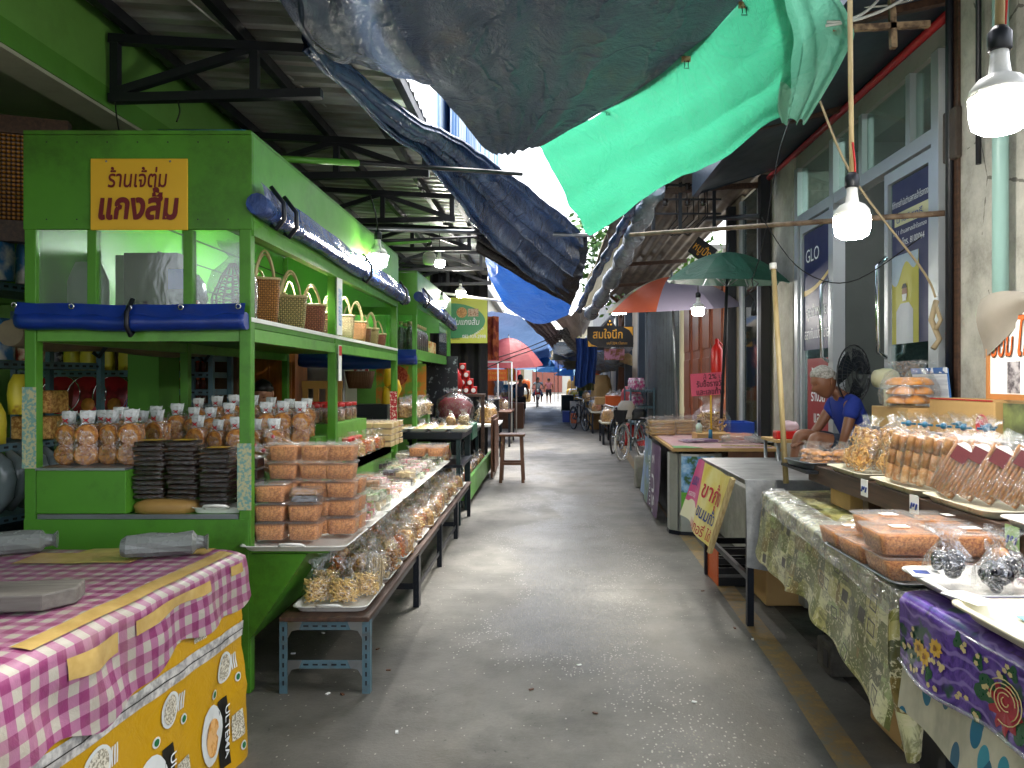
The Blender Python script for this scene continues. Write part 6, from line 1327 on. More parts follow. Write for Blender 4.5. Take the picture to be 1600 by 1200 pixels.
b1=bulb('big lit bulb lamp at the right edge in front of the pillar',(1.178,2.0,2.205),.074,True,0); MB().tube([(0,0,.2),(.005,0,.5),(.0,0,1.3)],.012,8).build('conduit',M['bamboo'],b1); MB().tube([(.014,0,.22),(.03,.01,.4),(.0,0,.7)],.004,5).build('red_wire',M['red'],b1)
b2=bulb('lit bulb lamp hanging from a long pale conduit before the glass doors',(1.27,3.2,2.15),.074,True,0); MB().tube([(0,0,.2),(-.006,0,.6),(-.012,0,1.45)],.011,8).build('conduit',M['bamboo'],b2); MB().tube([(.012,-.005,.16),(.008,-.012,.25),(-.002,-.012,.34)],.0045,5).build('red_wire',M['red'],b2)
bulb('caged lit bulb beside the glossy blue roll of the near stall',(-1.30,5.9,2.43),.075,True,.28,-.06,True)
bulb('unlit white bulb hanging under the metal roof beside a lit one',(-1.52,9.9,3.06),.085,False,.35); bulb('lit bulb hanging under the metal roof beside an unlit one',(-1.43,10.2,3.06),.07,True,.3)
bulb('lit bulb hanging in front of the green banner',(-1.33,11.8,2.84),.075,True,.55); bulb('small lit caged bulb over the second stall roll',(-1.36,9.9,2.5),.05,True,.2,0,True)
bulb('lit bulb under the multicoloured umbrella on the right',(1.66,8.45,2.27),.07,True,.25)
es=thing('empty_socket','empty black lamp socket hanging on a looped wire by the wooden pole','lamp socket',P(1178,480,5.2)); MB().lathe([(.001,-.06),(.022,-.055),(.018,0),(.010,.02),(.004,.05)],n=10).build('socket',M['black'],es); MB().tube([(0,0,.04),(-.03,0,.1),(.03,0,.16),(-.02,0,.2),(.0,0,.12)],.005,5).build('wire',M['cable'],es)
wp=thing('wooden_pole','worn wooden pole with a white cap standing on the zinc table','pole',(1.40,4.5,.9)); MB().cyl((0,0,0),(-.075,0,1.27),.017,.015,8).build('shaft',M['bamboo'],wp); MB().cyl((-.075,0,1.255),(-.077,0,1.29),.021,n=10).build('cap',M['plastwhite'],wp)
# wires strung across the right
def wire(label,pts,r=.005,m='cable'):
    Q=[V(p) for p in pts]; return tag(MB().tube([poly_at(Q,i/20) for i in range(21)],r,5).build('wire',M[m]),label,'wire')
wire('thin cord running from the eaves down to the green umbrella',[P(1235,185,4.4),P(1215,250,5),P(1190,390,6),P(1170,450,6.6)],.004)
wire('grey rod slanting across the glass shop doors to a knotted rope',[P(1281,158,4.2),P(1335,280,4.3),P(1440,420,4.4),P(1462,465,4.4)],.007,'rope')
wire('black wire sagging across the glass doors',[P(1190,340,5.2),P(1250,420,5.2),P(1330,440,5.0),P(1440,370,4.7)],.004)
wire('black cable strung under the pink umbrella stall',[P(760,575,17),P(800,558,17),P(850,540,17),P(880,520,16)],.012)
wire('second cable strung in front of the pink umbrella',[P(745,566,16),P(800,552,16),P(860,528,16),P(885,512,16)],.010)
wire('white wire dangling under the left metal roof',[P(285,-8,3.9),P(350,45,4.3),P(440,110,5),P(520,175,5.8)],.006,'wirewhite')
tag(MB().tube([P(1463,470,4.4),P(1455,500,4.38),P(1468,530,4.38),P(1458,545,4.38)],.016,6).tube([P(1462,478,4.39),P(1470,500,4.36),P(1462,515,4.36)],.012,6).build('rope_knot',M['rope']),'knotted pale rope hanging before the right glass door','rope')
for k,(a,b) in enumerate((((180,160,4.3),(188,214,3.9)),((278,158,4.36),(276,190,4.0)))): wire('black tie wire holding the stall top to the roof truss, %s one'%nth(k),[P(*a),P(a[0]+3,(a[1]+b[1])/2,(a[2]+b[2])/2),P(*b)],.004)
for k,(x,y,Y) in enumerate(((950,168,5.72),(1072,93,4.83),(1162,8,4.2))):
    o=thing('binder_clip','rusty binder clip joining the green and black tarps, %s from the left'%nth(k),'clip',P(x,y,Y)); MB().box(-.028,.028,-.008,.008,-.015,.018).build('body',two('rusty_clip','6b4a26','9a8a68',40,.5),o); MB().tube([(-.012,-.01,-.012),(-.010,-.012,-.045),(-.016,-.012,-.06),(.016,-.012,-.06),(.010,-.012,-.045),(.012,-.01,-.012)],.003,5).build('wire_arm',M['black'],o)
# ---- umbrellas ----
def umbrella(label,c,r,h,mats,polelen,n=8,tilt=(0,0),polem='steel',ph=0,drop=.0,cat='umbrella',name='umbrella'):
    t=thing(name,label,cat,c); t.rotation_euler=(tilt[0],tilt[1],0); ml=list(dict.fromkeys(mats)); cm=MB()
    for k in range(n):
        a0,a1=2*pi*k/n+ph,2*pi*(k+1)/n+ph
        def fn(u,v,a0=a0,a1=a1):
            a=a0+(a1-a0)*u; rr=r*v*(1-.07*sin(pi*u)*v); return (rr*cos(a),rr*sin(a),h*(1-v**1.9)-.04*r*sin(pi*u)*v*(1-v)*2+(0 if v<.999 else -drop))
        cm.grid(fn,6,8,ml.index(mats[k%len(mats)]))
    cm.build('canopy',[M[m] if isinstance(m,str) else m for m in ml],t)
    rb=MB()
    for k in range(n):
        a=2*pi*k/n+ph; rb.tube([(r*v*cos(a),r*v*sin(a),h*(1-v**1.9)-.012) for v in (0,.25,.5,.75,.97)],.006,4); rb.cyl((0,0,h*.35-.15),(r*.5*cos(a),r*.5*sin(a),h*(1-.5**1.9)-.015),.005,n=4)
    rb.build('ribs',M['steel'],t); MB().cyl((0,0,h+.05),(0,0,h-polelen),.016,n=8).build('pole',M[polem],t); MB().cyl((0,0,h+.0),(0,0,h+.09),.012,.006,8).build('tip',M['black'],t)
    return t
M['umgreen']=tarpmat('dark_green_umbrella','1c4a3a','235a46',.6,.25,3,.15,'12301f',.2); M['umnavy']=mat('navy_umbrella','232a4a',.6,0,.15); M['umbeige']=mat('beige_umbrella','a39674',.6,0,.2); M['umor']=mat('orange_umbrella','d5613a',.6,0,.15); M['umlil']=mat('lilac_umbrella','8d8496',.6,0,.15); M['umred']=mat('red_umbrella','8c2a32',.6,0,.15)
umbrella('dark green umbrella standing over the lottery ticket table',(1.78,7.6,2.47),.62,.30,['umgreen'],1.65,8,(R(4),R(1.5)),'black',.2)
umbrella('multicoloured umbrella with beige, navy, orange and red panels on the right',(1.62,9.9,2.42),.90,.42,['umnavy','umnavy','umbeige','umbeige','umor','umlil','umlil','umred'],2.4,8,(R(6),R(-3)),'steel',.4)
M['umpink']=tarpmat('pink_umbrella','b8565c','c96a6c',.6,.35,2,.1,'8a3a40',.1,'d87072'); M['umblue']=tarpmat('blue_umbrella','2a78c8','3a8ada',.6,.4,2,.1,'1a4a8a',.1); M['umlight']=tarpmat('light_blue_umbrella','6fb0d8','8cc4e4',.6,.4,2,.1,'4a80a0',.1); M['umcream']=tarpmat('cream_umbrella','c8b48c','dacaa4',.6,.35,2,.1,'8a7850',.1)
umbrella('large faded pink umbrella over the left stall down the alley',(-1.0,20,1.90),.90,.72,['umpink'],1.9,8,(R(6),0),'white',.1)
for k,(px,py,Y,r,h,m,lb) in enumerate(((838,572,30,.75,.55,'umblue','bright blue umbrella just behind the pink one'),(872,562,32,.75,.45,'umcream','cream umbrella at the middle of the far alley'),(866,580,45,1.3,.4,'umlight','pale blue umbrella low at the alley end'),(893,586,40,.9,.4,'umlight','pale blue umbrella by the hanging blue cloth'),(905,575,34,.8,.4,'umcream','sand coloured umbrella behind the hanging blue cloth'),(848,577,52,1.2,.5,'umlight','farthest pale umbrella at the alley end'))):
    umbrella(lb,P(px,py,Y),r,h,[m],2.2,8,(R(4),0),'steel',.3*k)
# ---- lottery table ----
lt_=thing('ticket_table','ticket seller table with printed cover and side banners','table',(1.75,8.7,0))
def lp_(n,mb,m,**k): mb.xf(Matrix.Translation((-1.75,-8.7,0))); return mb.build(n,M[m] if isinstance(m,str) else m,lt_,**k)
t=NT('ticket_cover'); t.color(t.ramp(t.noise(6,5,.6,t.mapping((.4,4,1))),[(.35,'9a6a7a'),(.45,'c9b6b2'),(.55,'b87888'),(.62,'d4cbbf'),(.72,'6a4a78')])); t.set(rough=.4)
lp_('tabletop',MB().prism([(1.20,7.38),(2.25,7.38),(2.25,10.1),(1.30,10.1)],.82,.848),'card'); lp_('printed_cover',MB().prism([(1.24,7.43),(2.2,7.43),(2.2,10.0),(1.33,10.0)],.849,.852),t.mt); lp_('green_corner',MB().prism([(1.225,7.40),(1.5,7.40),(1.38,7.62),(1.235,7.62)],.8525,.8555),mat('green_print_sheet','5f9a5a',.5,0,.1))
for x,y in ((1.3,7.5),(2.15,7.5),(1.4,10),(2.15,10)): lp_('leg',MB().box(x-.02,x+.02,y-.02,y+.02,0,.82),'navysteel')
lp_('gap_shade_board',MB().add([(1.27,7.45,.05),(1.37,10.05,.05),(1.37,10.05,.81),(1.27,7.45,.81)],[(0,1,2,3)]),'black'); lp_('front_board',MB().box(1.75,2.2,7.42,7.45,.3,.82),'wood'); lp_('teal_board',MB().box(1.95,2.22,7.46,7.5,.45,.82),mat('teal_board','1f6a5c',.5,0,.2))  # black board along the side is added as painted shade under the table
def ban(label,ya,yb,xa,xb,m,z0=.06,z1=.80):
    o=thing('banner',label,'banner',((xa+xb)/2,(ya+yb)/2,0)); MB().grid(lambda u,v:(xa+(xb-xa)*u-.015+.012*sin(u*7+v*3)-(xa+xb)/2-.05*v,ya+(yb-ya)*u-(ya+yb)/2,z1+(z0-z1)*v),16,8).build('sheet',m,o); return o
t=NT('landscape_print'); s=t.sep(); t.color(t.mix(t.ramp(t.noise(5,5),[(.4,0.),(.6,1.)]),t.ramp(s[1],[(0.,'5f7a52'),(.25,'7f9ab0'),(.5,'9fb6d6')]),'6f8fc0')); t.set(rough=.4)
ban('pale blue landscape banner on the ticket table side',9.0,10.05,1.24,1.29,t.mt); pb2=ban('purple banner with white sideways letters on the ticket table',8.0,9.0,1.20,1.24,mat('purple_banner','5c3f66',.45,0,.15,4))
letters('ISU',(-.075,-.28,.28),(0,0,-1) if False else (0,0,1),(0,1,0),M['txtwhite'],pb2,.26,.42,.01); letters('แบตเตอรี่',(-.075,.02,.4),(0,0,1),(0,1,0),M['txtwhite'],pb2,.16,.55,.0); letters('2',(-.075,-.30,.66),(0,0,1),(0,1,0),M['txtwhite'],pb2,.2,.10,.01)
dr=thing('metal_drum','silver sheet metal drum with a green landscape label by the ticket table','drum',(1.46,7.62,0)); mb=MB()
mb.loft([[(.27*cos(2*pi*(i+.5)/10),.22*sin(2*pi*(i+.5)/10),z) for i in range(10)] for z in (.04,.79)],0,False); mb.build('body',mat('pale_tin','b5b8b0',.35,.4,.25,5,.05,20,.15),dr); MB().loft([[(.275*cos(2*pi*(i+.5)/10),.225*sin(2*pi*(i+.5)/10),z) for i in range(10)] for z in (0,.039)],0,False).build('base',M['navysteel'],dr)
t=NT('garden_label'); s=t.sep(); t.color(t.mix(t.math('GREATER_THAN',s[2],.42),t.ramp(t.noise(9,4),[(.4,'4f9a2a'),(.6,'6fb83a')]),t.ramp(t.noise(11,5,.6),[(.4,'2f5a2c'),(.5,'6aa0d0'),(.65,'a9cbe6')]))); t.set(rough=.35)
def drum_at(a,z,l=.004): return (( .27+l)*cos(a),(.22+l)*sin(a),z)
lb_=MB(); a0,a1=R(-126),R(-54); lb_.sheet([drum_at(R(-126),.22),drum_at(R(-90),.22),drum_at(R(-90),.77),drum_at(R(-126),.77)]); lb_.sheet([drum_at(R(-90),.22),drum_at(R(-54),.22),drum_at(R(-54),.77),drum_at(R(-90),.77)]); lb_.build('label',t.mt,dr)
MB().tube([(drum_at(R(-105),.35,.012)[0]+.04*cos(k*pi/8),drum_at(R(-105),.35,.012)[1]-.002,.35+.04*sin(k*pi/8)) for k in range(17)],.004,4).build('ring_emblem',M['paper'],dr)
r_=random.Random(5)
PM=protos(91,.16,.13,.2,.12)
for k,(x,y,lb) in enumerate(((1.36,9.2,'brown paper packs wrapped in clear plastic at the ticket table edge'),(1.62,9.35,'second pile of brown paper packs on the ticket table'))):
    o=thing('paper_pack_pile',lb,'pack',(x,y,.856)); 
    for j in range(5): MB().cbox((r_.uniform(-.01,.01),r_.uniform(-.01,.01),.018+.033*j),(.30,.22,.03),0,r_.uniform(-.05,.05)).build('pack',M['tan'],o,bevel=.006)
    film_bag(.36,.28,.22,.19,r_,neck=.9,flare=.9).build('bag_film',M['film'],o)
o=snack_bag('snack_bag','big clear bag of shiny brown snacks behind the pink handwritten sign','snack bag',None,.42,.3,.46,.30,sticks(.4,.28,.30,150,.07,.012,r_),'tan',r_); o.location=(1.87,8.75,.856)
bagset('snack_bag','knotted bag of %s on the ticket table, %s there','snack bag','snack bags on the ticket table',PM,[(1.42,9.75,.856),(1.55,9.8,.856),(1.68,9.75,.856),(1.75,9.55,.856),(1.8,9.3,.856)])
tg=lambda lb,cat,mb,name,m,**k:tag(mb.build(name,M[m] if isinstance(m,str) else m,**k),lb,cat)
tg('flat brown carton on the ticket table','carton',MB().box(1.62,1.98,8.3,8.6,.856,.93),'carton','card',bevel=.004)
tg('white notebook pile on the ticket table','papers',MB().cbox((1.6,8.15,.864),(.35,.24,.012),0,.2).cbox((1.62,8.13,.876),(.32,.22,.01),0,.35),'papers',two('paper_pile','b9a8b4','8a6f8e',9,.6))
o=thing('bottle','small pale bottle with a dark cap on the ticket table carton','bottle',(1.67,8.45,.93)); MB().lathe([(.001,0),(.035,.002),(.037,.08),(.018,.1),(.016,.11)],n=12).build('body',mat('pale_bottle','b9cbc4',.25),o); MB().cyl((0,0,.11),(0,0,.14),.018,n=10).build('cap',M['black'],o)
tg('royal blue plastic crate at the back of the ticket table','crate',MB().box(1.95,2.35,8.7,9.1,.856,.87).box(1.95,1.965,8.7,9.1,.87,1.03).box(2.335,2.35,8.7,9.1,.87,1.03).box(1.965,2.335,8.7,8.715,.87,1.03).box(1.965,2.335,9.085,9.1,.87,1.03),'plastic_crate','blueplast',bevel=.005)
tg('orange net sack lying by the blue crate','sack',lump(.35,.16,.07,r_,8,5,.15).xf(Matrix.Translation((2.1,8.45,.857))),'sack','orange'); tg('white plastic bags crumpled on the ticket table corner','plastic bags',lump(.42,.24,.09,r_,9,6,.22).xf(Matrix.Translation((2.03,8.05,.857))),'plastic_bags','film2')
hs=thing('handwritten_sign','pink handwritten Thai sign on a yellow stick at the ticket table','sign',(1.755,8.25,.856)); MB().cyl((.01,.006,0),(.0,.006,.72),.010,n=6).build('stick',M['yellow'],hs); MB().cyl((0,.005,0),(0,.005,.12),.025,.02,8).build('holder',M['teal'],hs); MB().box(-.17,.17,-.004,.004,.49,.73).xf(Matrix.Rotation(R(-4),4,'Y')).build('card',mat('pink_card','e8607c',.6,0,.05),hs)
for s_,x,z,sz,w_ in (('สู้ 2% บ',.02,.665,.075,.2),('รับซื้อรางวัล',0,.585,.085,.30),('และเลขท้าย',0,.50,.085,.30)): letters(s_,(x,-.005,z+.0),(cos(R(-4))*1,0,.07),(-.07,0,1),M['txtblack'],hs,sz,w_,.012)
tg('thin cane lying across the ticket table edge','cane',MB().cyl((1.7,7.5,.87),(2.15,7.35,.875),.008,n=6),'cane','bamboo')
tg('weathered concrete bollard block beside the ticket table','bollard',MB().box(1.235,1.40,10.75,10.95,0,.44),'concrete_block','conc',bevel=.02)
tg('red fire extinguisher hung beside the red wooden door','extinguisher',MB().lathe([(.001,0),(.075,.005),(.08,.03),(.08,.36),(.05,.42),(.025,.45),(.03,.5),(.001,.52)],n=16).tube([(.02,0,.48),(.10,0,.4),(.1,0,.15)],.012,6),'fire_extinguisher','red').location=(2.27,10.28,1.55)
o=thing('hanging_sign','black hanging sign with gold Thai letters above the green umbrella','sign',P(1098,392,11.0)); o.rotation_euler=(0,R(38),R(-20)); MB().box(-.17,.17,-.02,.02,-.13,.13).build('board',M['black'],o); letters('หมูปิ้ง',(0,-.022,-.05),(1,0,0),(0,0,1),M['txtgold'],o,.16,.28,.01)
# ---- mid left: tables, stall 2 ----
S2=thing('market_stall','second green stall down the left side with dark bottles in its cabinet','stall',(-1.9,9.9,0)); q2=stall_part(S2,-1.9,9.9)
xl,xr,y0,y1=-2.35,-1.45,8.4,11.3
for x,y in ((xr,y0),(xr,y1),(xl,y0),(xl,y1)): q2('post',MB().box(x-.025,x+.025,y-.025,y+.025,0,2.66),'green2',bevel=.004)
q2('header_panel',MB().box(xl-.03,xr+.03,y0-.03,y0-.01,2.22,2.68),'green2',bevel=.003); q2('side_header',MB().box(xr+.01,xr+.032,y0,y1+.03,2.3,2.68),'green2'); q2('roof_board',MB().box(xl,xr+.03,y0-.03,y1+.03,2.681,2.70),'green'); q2('back_board',MB().box(xl-.03,xl-.01,y0,y1,1.8,2.66),'green2')
q2('upper_shelf',MB().box(xl,xr+.02,y0-.02,y1+.02,1.80,1.845),'greentrim'); q2('shelf_rail',MB().box(xr-.02,xr+.025,y0+.03,y1,1.73,1.798),'green2'); q2('side_pane',MB().box(xr-.002,xr+.002,10.3,y1-.03,1.85,2.28),'glass'); q2('front_pane',MB().box(xl+.03,xr-.03,y0-.002,y0+.002,1.85,2.21),'glass'); q2('end_board',MB().box(xl,xr,y1-.01,y1+.01,2.2,2.66),'green2')
lq=thing('tube_lamp','lit white tube lamp inside the second stall cabinet','lamp',(-1.75,9.9,2.6)); MB().cyl((0,-.5,0),(0,.5,0),.014,n=8).build('tube',M['tubelight'],lq); MB().box(-.02,.02,-.55,.55,.02,.04).build('batten',M['white'],lq)
rolltarp('tarp_roll','blue tarpaulin rolled under the cabinet front of the second stall',(-2.35,8.35,1.73),(-1.42,8.35,1.73),.055,M['bluetarp'],False,(),.006,.0); rolltarp('tarp_roll','glossy blue tarpaulin rolled along the second stall header',(-1.40,8.35,2.42),(-1.40,11.5,2.30),.055,bpy.data.materials['shiny_blue_tarp'],False,(.1,.6),.01,.0); rolltarp('tarp_roll','blue tarpaulin rolled low behind the first stall end',(-2.4,7.45,1.70),(-1.5,7.45,1.68),.06,M['bluetarp'],False,(),.006,.02)
dbt=thing('sauce_bottle','x','bottle',(0,0,0),0,'dark sauce bottles in the second stall'); MB().lathe([(.001,0),(.042,.003),(.045,.02),(.045,.2),(.02,.25)],n=12).build('sauce',M['choc'],dbt); MB().lathe([(.046,.001),(.047,.2),(.022,.255),(.02,.28)],n=12).build('glass',M['film'],dbt); MB().cyl((0,0,.275),(0,0,.31),.024,n=10).build('cap',M['pale'],dbt)
for k,(x,y) in enumerate(((-1.62,8.5),(-1.52,8.5),(-1.52,8.68),(-1.52,8.82),(-1.52,8.96),(-1.52,9.1),(-1.52,9.24),(-1.52,9.38),(-1.52,9.52),(-1.62,8.75),(-1.62,9.0))):
    o=dbt if k==0 else cp(dbt,(0,0,0)); o.location=(x,y,1.847); o['label']='dark sauce bottle in the second stall cabinet, %s from the near end'%nth(k)
for k in range(4):
    o=tag(MB().box(-1.6,-1.48,9.72+.13*k,9.82+.13*k,1.847,2.0).build('snack_box',two('orange_yellow_pack','d9822c','ecd9a0',14,.5),bevel=.004),'orange and yellow pack on the second stall shelf, %s from the bottles'%nth(k),'box',"orange packs on the second stall shelf")
bt2=table('steel_table','dark steel table with white foam trays at the end of the first stall',-1.62,-.88,7.93,9.0,.965,'navysteel','dkgreensteel',.07,.045); MB().box(-.37,.37,-.53,.53,.60,.63).build('shelf',M['navysteel'],bt2)
tb_f=mat('foam','d8dcd8',.6,0,.06)
ftr=thing('foam_tray','x','tray',(0,0,0),0,'foam trays of snacks on the steel table'); MB().loft([[(x*k,y*k,z) for x,y in rrect(.2,.16,.03,3)] for k,z in ((.8,0),(1,.035),(1.03,.037),(.96,.033),(.78,.008))],0,True).build('tray',tb_f,ftr); lump(.15,.12,.04,r_,8,4,.2).build('snacks',two('green_brown_snack','a58a3c','d9cda0',26,.6),ftr)
for k in range(14):
    x,y=-1.55+.21*(k%4),8.02+.2*(k//4); o=ftr if k==0 else cp(ftr,(0,0,0)); o.location=(x,y,.967); o.rotation_euler=(0,0,r_.uniform(-.1,.1)); o['label']='white foam tray of snacks on the dark steel table, %s from the near left'%nth(k)
PMM=protos(55,.15,.13,.2,.13); pb9=snack_bag('snack_bag','purple','snack bag',None,.25,.2,.24,.17,lump(.22,.18,.17,r_,8,6,.15),'umred',r_); pb9['label']='big clear bag of purple sweets on the far end of the steel tables'; pb9.location=(-1.25,10.4,1.0); pb9.scale=(2,1.6,1.6)
bagset('snack_bag','knotted bag of %s on the row behind the foam trays, %s there','snack bag','snack bags behind the foam trays',PMM,[(-1.6+.16*(i%5),8.92+.19*(i//5),.967) for i in range(5)]+[(-1.55+.15*(i%5),9.2+.2*(i//5),.84) for i in range(15)])
tg('dark green plastic crate on the second steel table corner','crate',MB().box(-1.0,-.88,9.05,9.7,.80,.98),'plastic_crate',mat('dkgreen_plastic','1c5a40',.4,0,.2),bevel=.01)
table('steel_table','dark steel table behind the foam tray table carrying bags',-1.65,-.98,9.05,11.2,.83,'navysteel','dkgreensteel',.05,.045)
for k in range(6):
    o=cp(PMM[k%5][1],(-1.45+.17*(k%3),8.15+.3*(k//3),.632),k,'clear bag in the shade on the lower shelf of the steel table, %s there'%nth(k),'bags on the steel table lower shelf')
gb=thing('green_counter','low green board counter filled with pale bags along the second stall','counter',(-1.1,10.9,0)); MB().box(.16,.20,-1.9,1.6,.10,.36).build('front_board',M['green2'],gb); MB().box(-.4,.16,-1.9,1.6,.25,.28).build('shelf',M['navysteel'],gb); MB().box(.14,.2,-1.98,-1.9,0,.9).build('post',M['dkgreensteel'],gb); MB().box(-.4,.2,-1.94,-1.905,.10,.3).build('end_board',M['green2'],gb)
bagset('snack_bag','bag of %s in the low green counter, %s there','snack bag','bags in the low green counter',PMM,[(-1.03,9.15+.22*i,.282) for i in range(12)]+[(-1.18,9.15+.25*i,.30) for i in range(8)])
ws=thing('wooden_stool','brown wooden bar stool standing on the left of the alley','stool',(-.52,11.45,0)); MB().box(-.19,.19,-.19,.19,.68,.715).build('seat',M['wood'],ws,bevel=.006)
for x,y in ((-.15,-.15),(.15,-.15),(-.15,.15),(.15,.15)): MB().bar((x*.9,y*.9,.68),(x*1.1,y*1.1,0),.045).build('leg',M['wood'],ws)
for a,b in (((-.155,-.155,.28),(.155,-.155,.28)),((-.155,.155,.28),(.155,.155,.28)),((-.155,-.155,.36),(-.155,.155,.36)),((.155,-.155,.36),(.155,.155,.36))): MB().bar(a,b,.025,.04).build('stretcher',M['wood'],ws)
tg('reddish brown wooden screen standing behind the bar stool','screen',MB().box(-.86,-.83,11.7,12.7,.02,.95).box(-.82,-.80,11.75,12.65,.1,.9),'wooden_screen','wood',bevel=.005)
bn2=thing('shop_banner','green and yellow Thai shop banner hanging at the end of the left stalls','banner',(-1.42,13.85,2.18)); t=NT('banner_yellow'); t.color(t.mix(t.math('MULTIPLY',t.noise(3),.4),'c9cf3a','a5b828')); t.set(rough=.45); MB().box(-.33,.34,-.003,.003,0,.82).build('sheet',t.mt,bn2)
MB().add([(-.329,-.0045,.08)]+[(-.33+.63*cos(a),-.0045,.40+.32*sin(a)) for a in [R(-80+i*8) for i in range(21)]]+[(-.329,-.0045,.72)],[tuple(range(23))]).build('green_field',mat('banner_green','1f8a4e',.45,0,.12,4),bn2)
MB().add([(-.12+.095*cos(2*pi*i/20),-.006,.55+.095*sin(2*pi*i/20)) for i in range(20)],[tuple(range(20))]).build('food_photo',M['nest'],bn2); MB().box(-.01,.18,-.0065,-.0055,.48,.62).build('food_photo',two('food_print2','8a5a30','c9b090',40,.5),bn2)
letters('ตุ่มแกงส้ม',(-.05,-.006,.33),(1,0,0),(0,0,1),M['txtwhite'],bn2,.15,.5,.012,shear=.15); letters('082-939-2998',(.10,-.006,.09),(1,0,0),(0,0,1),M['txtwhite'],bn2,.085,.42,.008); letters('โรงทอง',(-.23,-.006,.06),(1,0,0),(0,0,1),M['txtblack'],bn2,.06,.14,.004); letters('082143',(.2,-.006,.20),(1,0,.75),(-.75,0,1),M['txtwhite'],bn2,.05,.2,.003)
# pyramid of tins
tn=thing('red_tin','x','tin',(0,0,0),0,'pyramid of red and white tins'); MB().lathe([(.001,0),(.052,.002),(.052,.11),(.048,.115),(.001,.115)],n=14).build('tin',M['red'],tn); MB().cyl((0,-.0485,.055),(0,-.0535,.055),.034,n=14).build('white_label',M['paper'],tn)
k=0
for row in range(4):
    for i in range(4-row):
        o=tn if k==0 else cp(tn,(0,0,0)); k+=1; o.location=(-1.46+.112*(i+row*.5),11.75,1.30+.118*row); o['label']='red tin with white label, %s in the %s row up of the pyramid'%(nth(i),nth(row))
tg('dark shelf board under the pyramid of red tins','shelf',MB().box(-1.6,-.95,11.6,11.95,1.26,1.298).box(-1.6,-1.55,11.6,11.65,.1,1.26).box(-1.0,-.95,11.6,11.65,.1,1.26),'shelf','woodh')
# inside shop goods behind the first stall
rk_=lambda nm,lb,x,y,w,h,zs,axis='x',m='bluegrey':None
def rackf(label,c,w,d,zs,H,rz=0):
    t=thing('shelf_rack',label,'rack',c,rz)
    for x in (-w/2,w/2):
        for y in (-d/2,d/2): MB().box(x-.018,x+.018,y-.018,y+.018,0,H).build('post',M['bluegrey'],t)
    for z in zs:
        b=MB().box(-w/2+.02,w/2-.02,-d/2,d/2,z-.045,z).build('shelf',M['bluegrey'],t); q=MB()
        for i in range(int(w/.06)): q.box(-w/2+.04+i*.06,-w/2+.07+i*.06,-d/2-.002,-d/2+.002,z-.03,z-.016)
        q.build('slot',M['black'],b)
    return t
rackf('blue grey slotted rack at the far left edge holding packs',(-3.35,4.75,0),1.1,.4,(.70,1.13,1.62,2.08),2.4,R(80)); rackf('blue grey slotted rack at the back holding yellow packs and tins',(-3.3,5.75,0),1.1,.4,(.6,1.245,1.575),2.0); rackf('blue grey slotted rack of sauce bottles behind the stall',(-2.90,6.1,0),.62,.35,(1.19,1.318,1.433,1.568,1.70),1.72); tag(MB().box(-3.95,-2.55,6.32,6.36,0,2.15).build('back_panel',mat('brown_hardboard','5a4028',.7,0,.3,3)),'brown hardboard panel standing behind the two back racks','panel')
pcs=[('blue_pack',two('blue_white_pack','3f7fb8','e3e6e0',7,.35,.45,.6)),('red_pack',two('red_white_pack','b53a30','e8dcc0',12,.4,.45,.6)),('yellow_pack',two('yellow_pack_print','dccb3a','8a5a2a',9,.4,.58,.7)),('dark_pack',two('dark_pack_print','2c2c30','c9c9c4',12,.4,.5,.6))]
def pk_(i,lb,x,y,z,w,d,h,rz=0): 
    o=tag(lump(w,d,h,r_,8,5,.02).build('snack_pack',pcs[i][1]),lb,'pack'); o.location=(x,y,z); o.rotation_euler=(0,0,rz)
for k,(i,x,y,z) in enumerate(((0,-3.17,4.45,2.083),(0,-3.14,4.66,2.083),(0,-3.17,4.45,1.623),(1,-3.14,4.66,1.623),(2,-3.20,4.42,1.133),(2,-3.16,4.62,1.30))): pk_(i,'%s pack on the far left rack, %s one counting from the top'%(('blue and white','red and white','yellow')[i],nth(k)),x,y,z,.10,.17,.29 if k<2 else .24,R(-8))
for k,(i,x) in enumerate(((1,-3.72),(3,-3.60),(2,-3.48),(2,-3.36),(2,-3.22),(2,-3.08))): pk_(i,'%s pack on the back rack shelf, %s from the left'%(('','red and cream','yellow','black and white')[i],nth(k)),x,5.62,1.578,.105,.08,.18)
for k in range(4):
    o=thing('round_tin','round dark red biscuit tin on the back rack, %s from the left'%nth(k),'tin',(-3.72+.19*k,5.60,1.39),0,'round red biscuit tins'); o.rotation_euler=(R(80),0,0); MB().lathe([(.001,-.03),(.14,-.03),(.145,-.02),(.145,.03),(.138,.036),(.001,.034)],n=24).build('tin',two('red_tin_print','7a1220','a8242c',9,.3,.45,.55),o); MB().tube([(.143*cos(2*pi*i/24),.143*sin(2*pi*i/24),.034) for i in range(25)],.005,5).build('rim',M['chrome'],o); MB().lathe([(.001,.037),(.05,.037),(.05,.039),(.001,.039)],(.02,-.07,0),10).build('biscuit_print',M['shell'],o)
sbt=thing('sauce_jar','x','bottle',(0,0,0),0,'small sauce bottles on the rack'); MB().lathe([(.001,0),(.019,.002),(.019,.055),(.012,.066),(.012,.07)],n=8).build('sauce',mat('red_sauce','4a1c10',.3,0,.2),sbt); MB().cyl((0,0,.07),(0,0,.09),.013,n=8).build('cap',M['orange'],sbt)
for row,z in enumerate((1.195,1.323,1.438,1.573)):
    for i in range(12):
        o=sbt if (row==0 and i==0) else cp(sbt,(0,0,0)); o.location=(-3.15+.043*i,5.98,z); o['label']='small red sauce bottle on the rack, %s from the left in the %s row up'%(nth(i),nth(row))
